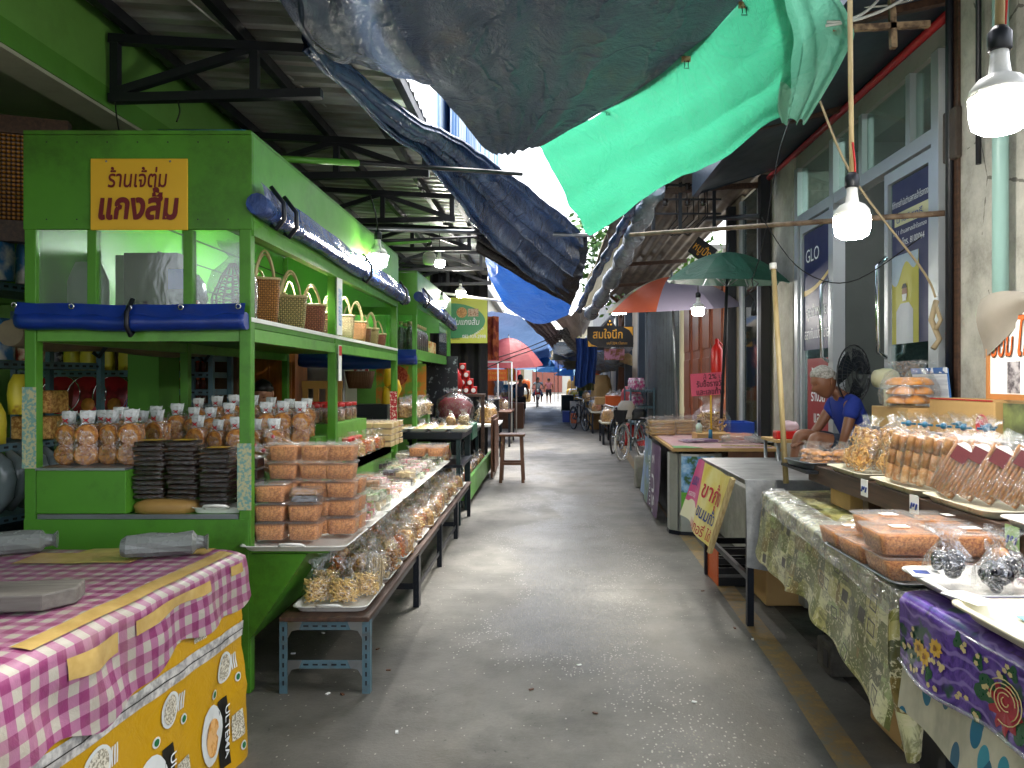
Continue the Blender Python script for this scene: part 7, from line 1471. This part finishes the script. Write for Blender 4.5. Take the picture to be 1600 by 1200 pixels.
for k in range(5):
    o=thing('plastic_bag_roll','clear plastic bags hanging on the far left rack, %s bundle'%nth(k),'plastic bags',(-3.12,4.35+.1*k,.76)); mb=MB(); mb.tube([(0,0,0),(.05,0,.08),(.06,0,.18),(.04,0,.27),(.0,0,.33)],[.03,.045,.05,.045,.02],8); mb.build('bags',mat('clear_grey_bags','7f8a8c',.15,0,.4,20,.3,20),o)
tg('dark bin bags stuffed on the bottom shelf of the far left rack','bags',lump(.5,.9,.3,r_,10,6,.1).xf(Matrix.Translation((-3.25,4.6,.36))),'bin_bags',mat('dark_bags','141c22',.2,0,.4,10,.5,12))
for k,z in enumerate((1.14,1.30)): tg('%s clear tub of nuts on the far left rack'%('lower','upper')[k],'tub',MB().box(-3.3,-3.05,4.72,4.9,z,z+.14),'nut_tub',M['nest'],bevel=.01)
th=thing('tent_toy','small blue and violet string craft tent beside the red tins','ornament',(-2.98,5.5,1.247)); q=MB()
for k in range(10): a=2*pi*k/10; q.cyl((.09*cos(a),.06*sin(a),0),(0,0,.17),.003,n=4)
q.build('strings',mat('violet_string','8f8ad0',.6),th); MB().box(-.1,.0,-.05,.05,0,.05).build('base',M['umlight'],th)
cab=thing('wooden_cabinet','orange brown wooden cabinet at the back of the left stall','cabinet',(-2.75,7.7,0)); MB().box(-.25,.22,0,.4,0,1.78).build('body',M['woodor'],cab); 
for x in (-.22,.0): MB().box(x,x+.19,-.012,-.001,.9,1.7).build('door',M['woodor'],cab,bevel=.01)
fr_=thing('fridge','grey fridge behind the left stall next to the wooden cabinet','fridge',(-2.4,8.2,0)); MB().box(-.25,.25,0,.5,0,1.72).build('body',M['greybeam'],fr_,bevel=.02); MB().box(-.24,.24,-.03,-.002,.6,1.7).build('door',M['steel'],fr_,bevel=.01); MB().box(.16,.19,-.06,-.031,.9,1.3).build('handle',M['black'],fr_)
ch=thing('wooden_chair','light wooden chair with slatted back behind the jars','chair',(-2.25,7.5,0)); MB().box(-.2,.2,-.2,.2,.88,.92).build('seat',M['woodor'],ch)
for x in (-.17,-.06,.06,.17): MB().box(x-.025,x+.025,.17,.2,.93,1.42).build('slat',mat('light_wood','c08f4e',.5,0,.2),ch)
MB().box(-.2,.2,.165,.205,1.421,1.5).build('top_rail',bpy.data.materials['light_wood'],ch)
for x,y in ((-.18,-.18),(.18,-.18),(-.18,.18),(.18,.18)): MB().box(x-.02,x+.02,y-.02,y+.02,0,.88).build('leg',bpy.data.materials['light_wood'],ch)
person('person in dark clothes leaning over the back of the left stall',(-2.35,6.75,-.10),dict(pelvis=(0,.15,.88),spine=(-.02,.08,1.05),chest=(-.06,-.02,1.25),neck=(-.08,-.1,1.38),headb=(-.08,-.13,1.43),head=(-.08,-.17,1.49),shl=(-.24,-.02,1.3),ell=(-.40,-.12,1.27),wrl=(-.52,-.2,1.24),hal=(-.57,-.23,1.23),shr=(.11,-.04,1.3),elr=(.16,-.18,1.1),wrr=(.06,-.3,1.05),har=(.02,-.34,1.05),hil=(-.08,.15,.86),knl=(-.09,.12,.48),anl=(-.09,.18,.08),tol=(-.09,.05,.04),hir=(.09,.15,.86),knr=(.10,.12,.48),anr=(.1,.18,.08),tor=(.1,.05,.04)),dict(skin=M['tantin'],shirt=mat('black_tshirt','16181c',.8),shorts=M['umnavy']),'black',(0,-1,-.6),(0,-.3,1),fingers=False,short_len=1.6)
hbk=thing('hanging_basket','brown basket with a red white packet hanging behind the first stall','basket',(-1.95,8.0,1.42)); MB().loft([superring(.30*k,.22*k,z,16,.6) for k,z in ((.75,0),(.9,.09),(1,.18),(.95,.18),(.7,.02))],0,True).build('body',WV[3],hbk); MB().box(-.05,.1,-.06,-.03,.15,.3).build('packet',two('red_white_pk','c23a30','eeeeee',20,.5),hbk)
for k,(x,z,l) in enumerate(((-1.70,1.30,.28),(-1.62,1.42,.24),(-1.68,1.55,.22))):
    o=tag(MB().tube([(0,0,l/2),(.03,0,l*.3),(.04,0,0),(.02,0,-l*.35),(0,0,-l/2)],[.01,.05,.065,.05,.012],12).build('paper_mango',M['yellow']),'yellow mango shaped ornament hanging behind the stall, %s one up'%nth(k),'ornament',"yellow mango ornaments"); o.location=(x,8.0,z)
po=thing('poster','orange and green food poster behind the second stall','poster',(-1.75,9.2,1.2)); MB().box(-.3,.3,-.003,.003,0,.5).build('sheet',two('food_poster','d98a2c','7fae3c',5,.5,.45,.55),po); MB().add([(-.05+.13*cos(2*pi*i/20),-.005,.36+.12*sin(2*pi*i/20)) for i in range(20)],[tuple(range(20))]).build('dish_print',two('dish_print','a8301c','c9643c',30,.5),po)
bp2=thing('poster','black poster with pale printed shapes behind the second stall','poster',(-1.52,10.9,1.15)); MB().box(-.25,.25,-.003,.003,0,.7).build('sheet',two('dark_print','20242a','8f9a9a',11,.5,.58,.64),bp2)
ov=tg('black metal box oven behind the wafer box stacks','oven',MB().box(-2.05,-1.6,7.7,8.1,1.0,1.26).cyl((-1.95,7.69,1.12),(-1.75,7.69,1.12),.02,n=8).box(-2.1,-1.55,7.6,8.2,.9,.998),'oven','black',bevel=.006)
bagset('snack_bag','bag of %s on the black oven shelf row, %s there','snack bag','bags behind the wafer boxes',protos(66,.16,.13,.22,.14),[(-1.52+.0*i,7.65+.0*i,.96) for i in range(1)]+[(-1.60+.14*(i%2),8.45+.2*(i//2),1.10) for i in range(10)])
rdl=tg('red plastic ladles bunch hanging at the second stall end','ladles',MB().tube([(0,0,.3),(0,0,.1),(0,0,-.1)],[.03,.12,.08],8).tube([(.08,0,.25),(.1,0,0),(.05,0,-.25)],[.02,.09,.03],8),'hanging_ladles','red'); rdl.location=(-1.42,11.3,1.45)
# ================= FAR ALLEY =================
def face_text(s_,o,m,par,size,w_,bold=.01): return letters(s_,o,(1,0,0),(0,0,1),M[m],par,size,w_,bold)
# signs and hanging cloths on the right
ss=thing('shop_sign','black shop sign with gold Thai letters across the right side of the alley','sign',(1.24,15,2.16))
MB().box(-.46,.44,-.02,.02,.0,.40).add([(-.15,-.021,.40),(.10,-.021,.40),(-.02,-.021,.58),(-.15,.021,.40),(.10,.021,.40),(-.02,.021,.58)],[(0,1,2),(5,4,3),(1,4,5,2),(3,0,2,5)]).build('board',mat('sign_black','16161c',.4,0,.2),ss)
face_text('สมใจนึก',(-.06,-.023,.17),'txtgold',ss,.22,.58,.018); face_text('เลขที่ 32/4 ถ.โรงทอง',(.12,-.023,.05),'txtgold',ss,.07,.4,.004)
for x,z in ((-.02,.50),(-.05,.44),(.01,.44)): MB().cyl((x,-.02,z),(x,-.03,z),.02,n=8).build('gold_dot',M['txtgold'],ss)
MB().add([(.43,-.023,.39),(.25,-.023,.39),(.36,-.023,.33),(.43,-.023,.22)],[(0,1,2,3)]).add([(-.44,-.023,.01),(-.44,-.023,.12),(-.38,-.023,.05),(-.26,-.023,.01)],[(0,1,2,3)]).build('gold_corner',M['txtgold'],ss)
sl2_=thing('tube_lamp','short lit tube above the black sign with gold letters','lamp',(1.40,14.9,2.80)); MB().cyl((-.14,0,0),(.13,0,.015),.02,n=8).build('tube',M['tubelight'],sl2_); MB().box(-.16,.15,-.02,.02,.025,.05).build('batten',M['white'],sl2_)
po_=thing('poster','pink and brown food poster under the black sign','poster',(1.32,15.1,1.93)); MB().box(-.2,.2,-.003,.003,-.02,.2).build('sheet',two('pink_food_print','c98ab0','8a5a3c',7,.5),po_)
bcl=tag(MB().grid(lambda u,v:(.57+.42*u+.02*sin(v*5),15.5+.06*sin(u*20)+.03*v,2.36-.95*v-.05*sin(u*6)*v),40,12).build('hanging_cloth',mat('royal_blue_cloth','12387a',.7,0,.3,5)),'royal blue cloth hanging over the right side of the alley','cloth')
tag(MB().grid(lambda u,v:(.62+.34*u,15.75+.05*sin(u*20),1.5-.20*v),20,4).build('hanging_cloth',mat('olive_red_cloth','4a4a20',.7,0,.4,8)),'olive cloth edge hanging below the royal blue one','cloth')
tag(MB().grid(lambda u,v:(-1.30+.36*u,14.9+.05*sin(u*15),2.75-.85*v),20,6).build('hanging_cloth',two('orange_brown_print','b5643c','7a2c20',6,.6)),'orange brown printed cloth hanging beside the green banner','cloth')
# far canopies
def canopy(label,top,bot,m,sag=.1,seed=0,name='canopy',cat='canopy'): return tarp(name,label,cat,coons(top,bot,None,None,24,16,.04,1,.02,4,'v',sag,seed),M[m])
canopy('pale blue tarp canopy over the left stalls behind the pink umbrella',[(757,488,18),(800,490,20),(850,515,24)],[(752,560,24),(800,560,27),(862,560,31)],'t_blue2',.1,21)
canopy('second pale blue canopy further along the alley',[(770,520,28),(815,525,31),(868,540,34)],[(760,578,38),(815,578,42),(868,576,48)],'t_blue2',.15,22)
canopy('bright blue canopy on the far right of the alley',[(868,545,30),(885,548,28),(905,540,26)],[(866,575,46),(885,578,42),(915,572,36)],'t_blue',.1,23)
canopy('dark brown strip tarp above the far right stalls',[(868,520,17),(890,545,18),(905,560,19)],[(885,515,16.5),(905,538,17.5),(918,552,18.5)],'t_black',.05,24)
canopy('sand coloured awning under the black sign on the right',[(880,566,30),(920,560,26),(985,552,19)],[(885,578,34),(930,576,28),(990,570,21)],'t_beige',.05,25)
canopy('grey canopy over the goods table on the far right',[(925,548,22),(955,545,20),(990,540,18)],[(915,590,30),(945,582,26),(975,575,23)],'t_grey',.05,26)
# far buildings along both sides
def rowhouse(label,x0,x1,y0,y1,h,c,seed):
    t=thing('row_house',label,'building',((x0+x1)/2,(y0+y1)/2,0)); w_,d_=(x1-x0)/2,(y1-y0)/2; m=mat('wall_%d'%seed,c,.8,0,.3,1.5,.1,20,.3)
    MB().box(-w_,w_,-d_,d_,0,h).build('wall',m,t); MB().box(-w_-.3,w_+.3,-d_,d_,h,h+.15).build('roof',M['beam'],t); s=1 if x0<0 else -1; q=random.Random(seed)
    n=max(1,int((y1-y0)/4))
    for i in range(n):
        yy=-d_+(i+.5)*(2*d_/n); MB().box(s*w_-.02 if s>0 else -w_-.04,s*w_+.04 if s>0 else -w_+.02,yy-1.3,yy+1.3,.1,2.7).build('shutter',two('shutter_%d_%d'%(seed,i),'5f6a70','8c9296',3,.5,.4,.6,2,stretch=(1,8,.1)),t)
        MB().box(s*w_ if s>0 else -w_-.9,s*w_+.9 if s>0 else -w_,yy-1.6,yy+1.6,2.85,2.92).build('awning',M[('t_beige','t_brown','t_blue2','t_grey')[q.randrange(4)]],t)
        if h>4.5: 
            wf=MB().box(s*w_-.02 if s>0 else -w_-.05,s*w_+.05 if s>0 else -w_+.02,yy-.9,yy+.9,3.5,4.7).build('window',M['alu'],t); MB().box(s*w_ if s>0 else -w_-.06,s*w_+.06 if s>0 else -w_,yy-.8,yy+.8,3.6,4.6).build('pane',mat('far_glass','3c4a52',.2,0,.2),wf)
    return t
rowhouse('grey row of shops on the left behind the pink umbrella',-6,-3.0,15.2,34,5.5,'8d8a80',1); rowhouse('pale row of shops farther down the left side',-6,-3.2,34.2,62,6,'b3ac9a',2); rowhouse('white row of shops down the far right side',2.6,6,26.2,48,6,'bcb8ab',3); rowhouse('cream row of shops at the far right end',2.8,6,48.2,75,5.5,'c3b896',4)
eb=thing('row_house','pale building closing the far end of the alley','building',(0,96,0)); MB().box(-12,12,-3,3,0,7).build('wall',mat('end_wall','cfcabc',.8,0,.2,.5),eb); 
for i in range(8): MB().box(-11+i*2.8,-9.4+i*2.8,-3.06,-3,3.8,5.4).build('window',M['dkpane'] if False else bpy.data.materials['far_glass'],eb)
for i in range(5): MB().box(-11+i*4.6,-7.4+i*4.6,-3.05,-3,.1,2.9).build('shutter',mat('end_shutter%d'%i,('6a8a9a','8a7a5a','9a5a4a','5a7a6a','7a7a80')[i],.6,0,.2),eb)
MB().box(-12.3,12.3,-3.4,3.4,7,7.3).build('roof',mat('end_roof','9a5038',.7,0,.3),eb)
# trees seen through the tarp gaps
leafm=two('leaf_green','2f5a1c','5f8a34',3,.6,.4,.6,2)
def tree(label,c,h,r,seed,n=1600):
    t=thing('tree',label,'tree',c); rr=random.Random(seed); q=MB(); q.tube([(0,0,0),(.1,.1,h*.4),(-.05,.1,h*.7),(0,0,h)],[.16,.13,.09,.03],8)
    for k in range(7): a=rr.uniform(0,6.28); z=h*rr.uniform(.45,.75); q.tube([(0,0,z),(cos(a)*r*.4,sin(a)*r*.4,z+h*.12),(cos(a)*r*.8,sin(a)*r*.8,z+h*.2)],[.06,.04,.015],5)
    q.build('trunk',M['wood'],t); l=MB(); cl=[(V((rr.gauss(0,.45)*r,rr.gauss(0,.45)*r,h*.8+rr.gauss(0,.3)*r))) for _ in range(26)]
    for k in range(n):
        p=cl[rr.randrange(26)]+V((rr.gauss(0,.18),rr.gauss(0,.18),rr.gauss(0,.15)))*r; a=V((rr.uniform(-1,1),rr.uniform(-1,1),rr.uniform(-.6,.6))).normalized(); b=a.cross(V((rr.random(),rr.random(),rr.random()))).normalized(); s=.11*rr.uniform(.6,1.3)
        l.add([p-a*s,p+b*s*.45,p+a*s,p-b*s*.45],[(0,1,2,3)])
    l.build('crown',leafm,t); return t
tree('leafy green tree showing between the tarps above the right eaves',(2.2,23,0),6.5,2.4,1,2600); tree('green tree rising behind the far right shops',(5.2,60,0),8,3,2,1500); tree('green tree rising behind the far left shops',(-4.8,70,0),8,3,3,1500)
# goods tables down the right side
BG=protos(121,.26,.22,.34,.24)
def goods_table(label,x0,x1,y0,y1,z,cloth,n,fmt,grp,side=1):
    t=table('goods_table',label,x0,x1,y0,y1,z,cloth,'navysteel',.04,.05)
    q=random.Random(int(y0*10)); bagset('snack_bag',fmt,'snack bag',grp,BG,[(q.uniform(x0+.12,x1-.12),y0+.15+(y1-y0-.3)*(i+.5)/n,z+.002) for i in range(n)],(.8,1.25))
goods_table('low goods table with a white tray front beside the parked bicycles',1.28,1.95,18.0,19.2,.52,'trayiv',10,'bag of %s on the low table by the bicycles, %s there','bags on the low table by the bicycles')
goods_table('dark goods table behind the low one on the right',1.5,2.3,19.3,21.5,.86,'wood',16,'bag of %s on the dark table behind the low one, %s there','bags on the dark right table')
goods_table('right side goods table beyond the black sign',1.2,2.0,25.5,28.5,.85,'card',14,'bag of %s on the table beyond the black sign, %s there','bags on the table beyond the black sign')
goods_table('far right goods table under the sand awning',1.3,2.2,31,36,.85,'t_blue2',14,'bag of %s on the far right table, %s there','bags on the far right table')
goods_table('left goods table under the pink umbrella',-1.75,-.82,17.4,19.4,.80,'wood',12,'bag of %s under the pink umbrella, %s there','bags under the pink umbrella')
goods_table('left goods table beyond the pink umbrella',-2.0,-1.1,27.5,31,.82,'card',12,'bag of %s beyond the pink umbrella, %s there','bags beyond the pink umbrella')
goods_table('far left goods table with a blue top',-2.2,-1.2,34,40,.82,'t_blue',12,'bag of %s on the far left blue table, %s there','bags on the far left blue table')
goods_table('bench table with a white cloth just past the second stall',-1.55,-.88,13.6,15.2,.72,'paper',10,'bag of %s on the white cloth bench, %s there','bags on the white cloth bench')
for k,(x,y,z,w,d,h,m,lb) in enumerate(((1.45,20.6,.862,.35,.3,.2,'card','open brown carton on the dark right goods table'),(1.7,19.8,.862,.4,.3,.25,'orange','orange crate on the dark right goods table'),(.78,28,.0,.45,.5,.4,'blueplast','blue plastic crate on the ground far along the right'),(.95,27.2,.0,.3,.3,.35,'orange','orange box on the ground far along the right'),(1.15,30,.0,.5,.5,.7,'plastwhite','white foam chest far along the right'),(-1.35,17.6,.802,.5,.35,.28,'black','black speaker box on the left table'),(-1.2,24.5,.0,.9,.8,.8,'wood','brown box counter behind the walking person'),(1.0,38,0,.6,.6,.8,'dkgreensteel','dark green bin far along the right'))):
    o=thing('crate' if k in (1,2) else 'box',lb,'box',(x,y,z)); MB().box(-w/2,w/2,-d/2,d/2,0,h*.93).build('body',M[m],o,bevel=.01); MB().box(-w/2-.01,w/2+.01,-d/2-.01,d/2+.01,h*.935,h).build('rim',M[m],o,bevel=.006)
# pink umbrella stall frame
fs=thing('stall_frame','white pole frame with a red menu board under the pink umbrella','stall',(-1.2,20,0))
for x,y in ((-.75,-1.6),(.35,-1.6),(.35,1.2),(-.75,1.2),(.02,-1.6)): MB().cyl((x,y,0),(x,y,1.95),.02,n=6).build('pole',M['white'],fs)
MB().bar((-.75,-1.6,1.95),(.35,-1.6,1.95),.03).bar((-.75,-1.6,1.85),(-.2,-1.6,1.95),.02).build('crossbar',M['white'],fs); mb_=MB().box(-.28,.22,-1.2,-1.18,1.5,1.78).build('menu_board',M['orange'],fs); face_text('ก๋วยเตี๋ยว',(-.03,-1.204,1.66),'signy' if False else 'txtgold',fs,.1,.42,.008); face_text('ข้าวแกง',(-.03,-1.204,1.54),'txtgold',fs,.1,.36,.008)
# bicycles
def wheel(par,c,r,m,rim,ax='X',w_=.02):
    c=V(c); pts=[c+V((0,r*cos(2*pi*i/24),r*sin(2*pi*i/24))) for i in range(25)]; wo=MB().tube(pts,w_,6,0,False).build('wheel',M[m],par); pr=[c+V((0,(r-w_*1.3)*cos(2*pi*i/24),(r-w_*1.3)*sin(2*pi*i/24))) for i in range(25)]; MB().tube(pr,w_*.6,5,0,False).build('rim',M[rim],wo); q=MB()
    for i in range(14): a=2*pi*i/14; q.cyl(c+V((.02*(1 if i%2 else -1),0,0)),c+V((0,(r-w_)*cos(a),(r-w_)*sin(a))),.0025,n=3)
    q.cyl(c-V((.045,0,0)),c+V((.045,0,0)),.022,n=8); q.build('spokes',M['chrome'],wo); return wo
def bicycle(label,c,rz,fm,rim='chrome',tyre='black',basket_=False,cloth=False):
    t=thing('bicycle',label,'bicycle',c,rz); r=.33
    wheel(t,(0,-.52,r),r,tyre,rim); wheel(t,(0,.52,r),r,tyre,rim); q=MB(); bbk=(0,.08,.30); st_=(0,.22,.78); hd=(0,-.36,.82); hd2=(0,-.40,.70)
    for a,b in ((bbk,st_),(bbk,hd2),(st_,hd2),(bbk,(0.04,.52,r)),(bbk,(-.04,.52,r)),((0.03,.2,.72),(.04,.52,r)),((-.03,.2,.72),(-.04,.52,r)),(hd,hd2),(hd2,(.045,-.52,r)),(hd2,(-.045,-.52,r))): q.cyl(a,b,.015,n=6)
    q.build('frame',M[fm],t); MB().tube([(-.27,-.22,.98),(-.2,-.34,1.0),(0,-.36,.94),(.2,-.34,1.0),(.27,-.22,.98)],.012,6).cyl((0,-.36,.8),(0,-.36,.95),.013,n=6).build('handlebar',M['chrome'],t); MB().loft([superring(.05,.04,.86,10,.8),superring(.2,.24,.9,10,.8),superring(.18,.2,.93,10,.8)],0,True).xf(Matrix.Translation((0,.25,0))).build('saddle',M['black'],t)
    for s_ in (-1,1):
        MB().tube([V((0,s_*.52,r))+V((0,(r+.035)*cos(a),(r+.035)*sin(a))) for a in [R(20)+R(140)*i/12 for i in range(13)]],.022,6).build('mudguard',M['chrome' if rim=='chrome' else fm],t)
    MB().cyl((.06,.08,.3),(.14,.08,.14),.008,n=5).cyl((-.06,.08,.3),(-.14,.08,.46),.008,n=5).cyl((-.02,.08,.3),(.03,.08,.3),.09,n=16).build('crank',M['steel'],t)
    if basket_: MB().loft([superring(.3*k,.24*k,z,12,.6) for k,z in ((.75,.72),(1,.95),(.97,.95),(.72,.73))],0,False).xf(Matrix.Translation((0,-.55,0))).build('basket',M['black'],t)
    return t
bicycle('black bicycle parked alone further down on the right',(.98,23.4,0),R(18),'black','steel'); bicycle('silver bicycle with big chrome wheel by the ticket table',(1.66,15.0,0),R(-28),'steel','chrome','plastwhite',True); bicycle('dark bicycle half hidden behind the silver one',(1.50,16.4,0),R(-15),'black','steel')
tag(lump(.34,.30,.34,random.Random(3),9,6,.08).xf(Matrix.Translation((1.5,14.55,.78))).build('cloth',mat('white_rag','c9c4ba',.85,0,.3,12)),'white cloth draped over the basket of the silver bicycle','cloth'); tag(lump(.30,.26,.22,random.Random(5),9,6,.1).xf(Matrix.Translation((1.72,14.5,.76))).build('bag',M['black']),'black bag hanging at the silver bicycle handlebar','bag')
# people far along
cl=lambda n,c:mat(n,c,.85,0,.2,10)
person('person in a grey T-shirt and black shorts walking away down the alley',(-.92,26.2,0),dict(pelvis=(0,0,.90),spine=(0,.01,1.05),chest=(0,.02,1.28),neck=(0,.01,1.45),headb=(0,.0,1.52),head=(0,.01,1.58),shl=(-.19,.02,1.37),ell=(-.30,.02,1.12),wrl=(-.33,.08,.90),hal=(-.33,.10,.82),shr=(.19,.02,1.37),elr=(.28,.02,1.12),wrr=(.25,.12,.93),har=(.23,.16,.87),hil=(-.10,0,.86),knl=(-.12,.02,.47),anl=(-.13,-.02,.09),tol=(-.14,.10,.03),hir=(.10,0,.86),knr=(.11,-.02,.47),anr=(.11,-.10,.10),tor=(.12,.0,.03)),dict(skin=M['skin'],shirt=cl('grey_tshirt','403c48'),shorts=cl('black_shorts','0f0f12')),'black',(0,1,0),(0,0,1),scale=1.12,short_len=.95,fingers=False)
person('person in a pink checked shirt and dark shorts farthest down the alley',(.10,51,0),dict(pelvis=(0,0,.88),spine=(0,0,1.03),chest=(0,0,1.25),neck=(0,0,1.41),headb=(0,0,1.48),head=(0,0,1.54),shl=(-.18,0,1.33),ell=(-.28,0,1.08),wrl=(-.26,.05,.88),hal=(-.25,.06,.8),shr=(.18,0,1.33),elr=(.28,0,1.08),wrr=(.28,.05,.86),har=(.28,.06,.78),hil=(-.10,0,.84),knl=(-.11,.08,.46),anl=(-.11,.10,.09),tol=(-.11,.2,.03),hir=(.10,0,.84),knr=(.11,-.04,.46),anr=(.11,-.12,.09),tor=(.11,-.02,.03)),dict(skin=M['skin'],shirt=cl('pink_shirt','b5747c'),shorts=cl('dark_shorts','14141c')),'black',(0,1,0),(0,0,1),scale=1.1,short_len=.95,fingers=False)
mo=thing('motorbike','small red and white motorbike ridden toward the camera down the alley','motorbike',(-.55,45,0)); wheel(mo,(0,-.6,.28),.28,'black','steel','X',.045); wheel(mo,(0,.6,.28),.28,'black','steel','X',.045)
MB().loft([superring(.14,.1,.45,10,.7),superring(.3,.16,.75,10,.7),superring(.26,.14,1.0,10,.7)],0,True).xf(Matrix.Translation((0,-.5,0))).build('front_fairing',M['red'],mo); MB().ball((0,-.6,.92),.1,10,8).build('headlight',M['plastwhite'],mo); MB().box(-.09,.09,-.68,-.64,.55,.72).build('number_plate',M['paper'],mo); MB().loft([superring(.2,.9,.4,12,.7),superring(.26,1.0,.6,12,.7),superring(.24,.9,.76,12,.7)],0,True).xf(Matrix.Translation((0,.25,0))).build('body',M['red'],mo); MB().loft([superring(.2,.6,.765,12,.7),superring(.24,.66,.84,12,.7)],0,True).xf(Matrix.Translation((0,.3,0))).build('seat',M['black'],mo); MB().tube([(-.34,-.36,1.04),(-.1,-.44,1.08),(.1,-.44,1.08),(.34,-.36,1.04)],.015,6).build('handlebar',M['black'],mo)
person('rider in a pale shirt on the red motorbike',(-.55,45.25,0),dict(pelvis=(0,0,.92),spine=(0,-.02,1.08),chest=(0,-.05,1.3),neck=(0,-.06,1.46),headb=(0,-.07,1.52),head=(0,-.08,1.58),shl=(-.19,-.05,1.38),ell=(-.3,-.25,1.2),wrl=(-.33,-.5,1.1),hal=(-.34,-.58,1.07),shr=(.19,-.05,1.38),elr=(.3,-.25,1.2),wrr=(.33,-.5,1.1),har=(.34,-.58,1.07),hil=(-.12,0,.88),knl=(-.22,-.38,.72),anl=(-.2,-.28,.32),tol=(-.2,-.4,.28),hir=(.12,0,.88),knr=(.22,-.38,.72),anr=(.2,-.28,.32),tor=(.2,-.4,.28)),dict(skin=M['skin'],shirt=cl('pale_shirt','c9ccca'),shorts=cl('jeans','2a3650')),'black',(0,-1,0),(0,0,1),scale=1.1,short_len=1.5,fingers=False)
for k,(x,y,c_) in enumerate(((-.85,42,'umlight'),(1.3,44,'orange'),(.95,33.5,'teal'),(1.6,52,'red'))):
    pass
# cartons, sacks and hanging goods filling the far stalls
q=random.Random(8)
for k in range(26):
    s=-1 if k%2 else 1; y=24+k*1.35; x=s*(1.75+q.uniform(-.25,.5)); m=('card','orange','t_blue2','umpink','yellow','teal','umgreen','plastwhite')[k%8]; h=q.uniform(.9,1.7)
    o=thing('goods_stack','goods stack %s metre rank on the %s side of the far alley'%(nth(k//2),('right','left')[k%2]),'goods',(x,y,0)); 
    MB().box(-.35,.35,-.4,.4,0,h*.5).build('carton',M['card'],o,bevel=.02); lump(.65,.7,h*.5,q,9,6,.16).xf(Matrix.Translation((0,0,h*.505))).build('sack',M[m],o)
for k in range(10):
    s=-1 if k%2 else 1; y=27+k*2.6; x=s*(1.6+q.uniform(-.2,.3)); m=('orange','yellow','red','t_blue','umpink')[k%5]
    o=tag(MB().grid(lambda u,v:(.28*(u-.5)+.02*sin(v*6),.03*sin(u*12),-.7*v),8,6).build('hanging_goods',M[m]),'%s cloth goods hanging %s along the %s far stalls'%(('orange','yellow','red','blue','pink')[k%5],nth(k//2),('right','left')[k%2]),'hanging goods'); o.location=(x,y,2.2)
goods_table('long low goods table along the right past the bicycles',1.25,1.9,21.8,25,.62,'trayiv',16,'bag of %s on the long low right table, %s there','bags on the long low right table')
rk2=rackf('blue grey rack of pink packs by the grey shutter',(2.05,17.2,0),.5,1.3,(.6,.95,1.3),1.35)
for i in range(12):
    o=tag(lump(.14,.10,.26,random.Random(i),8,5,.06).build('pink_pack',two('pink_pack_print%d'%i,'c94a8a','e9dfe4',16,.4,.45,.55)),'pink and white pack on the rack by the grey shutter, %s from the near end'%nth(i),'pack','pink packs on the rack'); o.location=(1.92+.14*(i%2),16.65+.1*i,(1.302,.952)[i%3==2])
canopy('faded blue tarp sheet stretched over the alley past the pink umbrella',[(742,505,24),(800,528,26),(860,540,28)],[(752,556,34),(805,560,37),(868,562,40)],'t_blue2',.15,31)
canopy('grey tarp sheet stretched over the far alley on the right',[(862,535,24),(890,535,23),(925,525,22)],[(866,562,38),(890,562,36),(925,560,34)],'t_grey',.12,32)
for k,(x,y,h) in enumerate(((2.05,18.6,1.5),(2.0,17.9,1.2))):
    o=tag(lump(.5,.5,.5,q,9,6,.2).xf(Matrix.Translation((x,y,.0 if k else .865))).build('sack_pile',M['umpink' if k==0 else 'red']),('pink bundle piled on the dark right goods table','red sack by the grey shutter')[k],'sack')
# litter on the floor
for k in range(14):
    px,py=[(607,1048),(512,1085),(535,1086),(458,1022),(590,1015),(505,990),(1098,924),(1176,1000),(930,1115),(905,1040),(1148,982),(1085,1098),(830,1078),(620,1145)][k]; Y=1800/(py-595); p=P(px,py,Y)
    o=tag(MB().box(-.012,.012,-.006,.006,.001,.006).build('paper_scrap' if k%2 else 'twig',M['paper' if k%2 else 'wood']),('dark twig' if k%2==0 else 'white scrap')+' lying on the concrete floor, %s of the litter'%nth(k),'litter',"litter on the floor"); o.location=(p.x,p.y,.001); o.rotation_euler=(0,0,k*1.1)
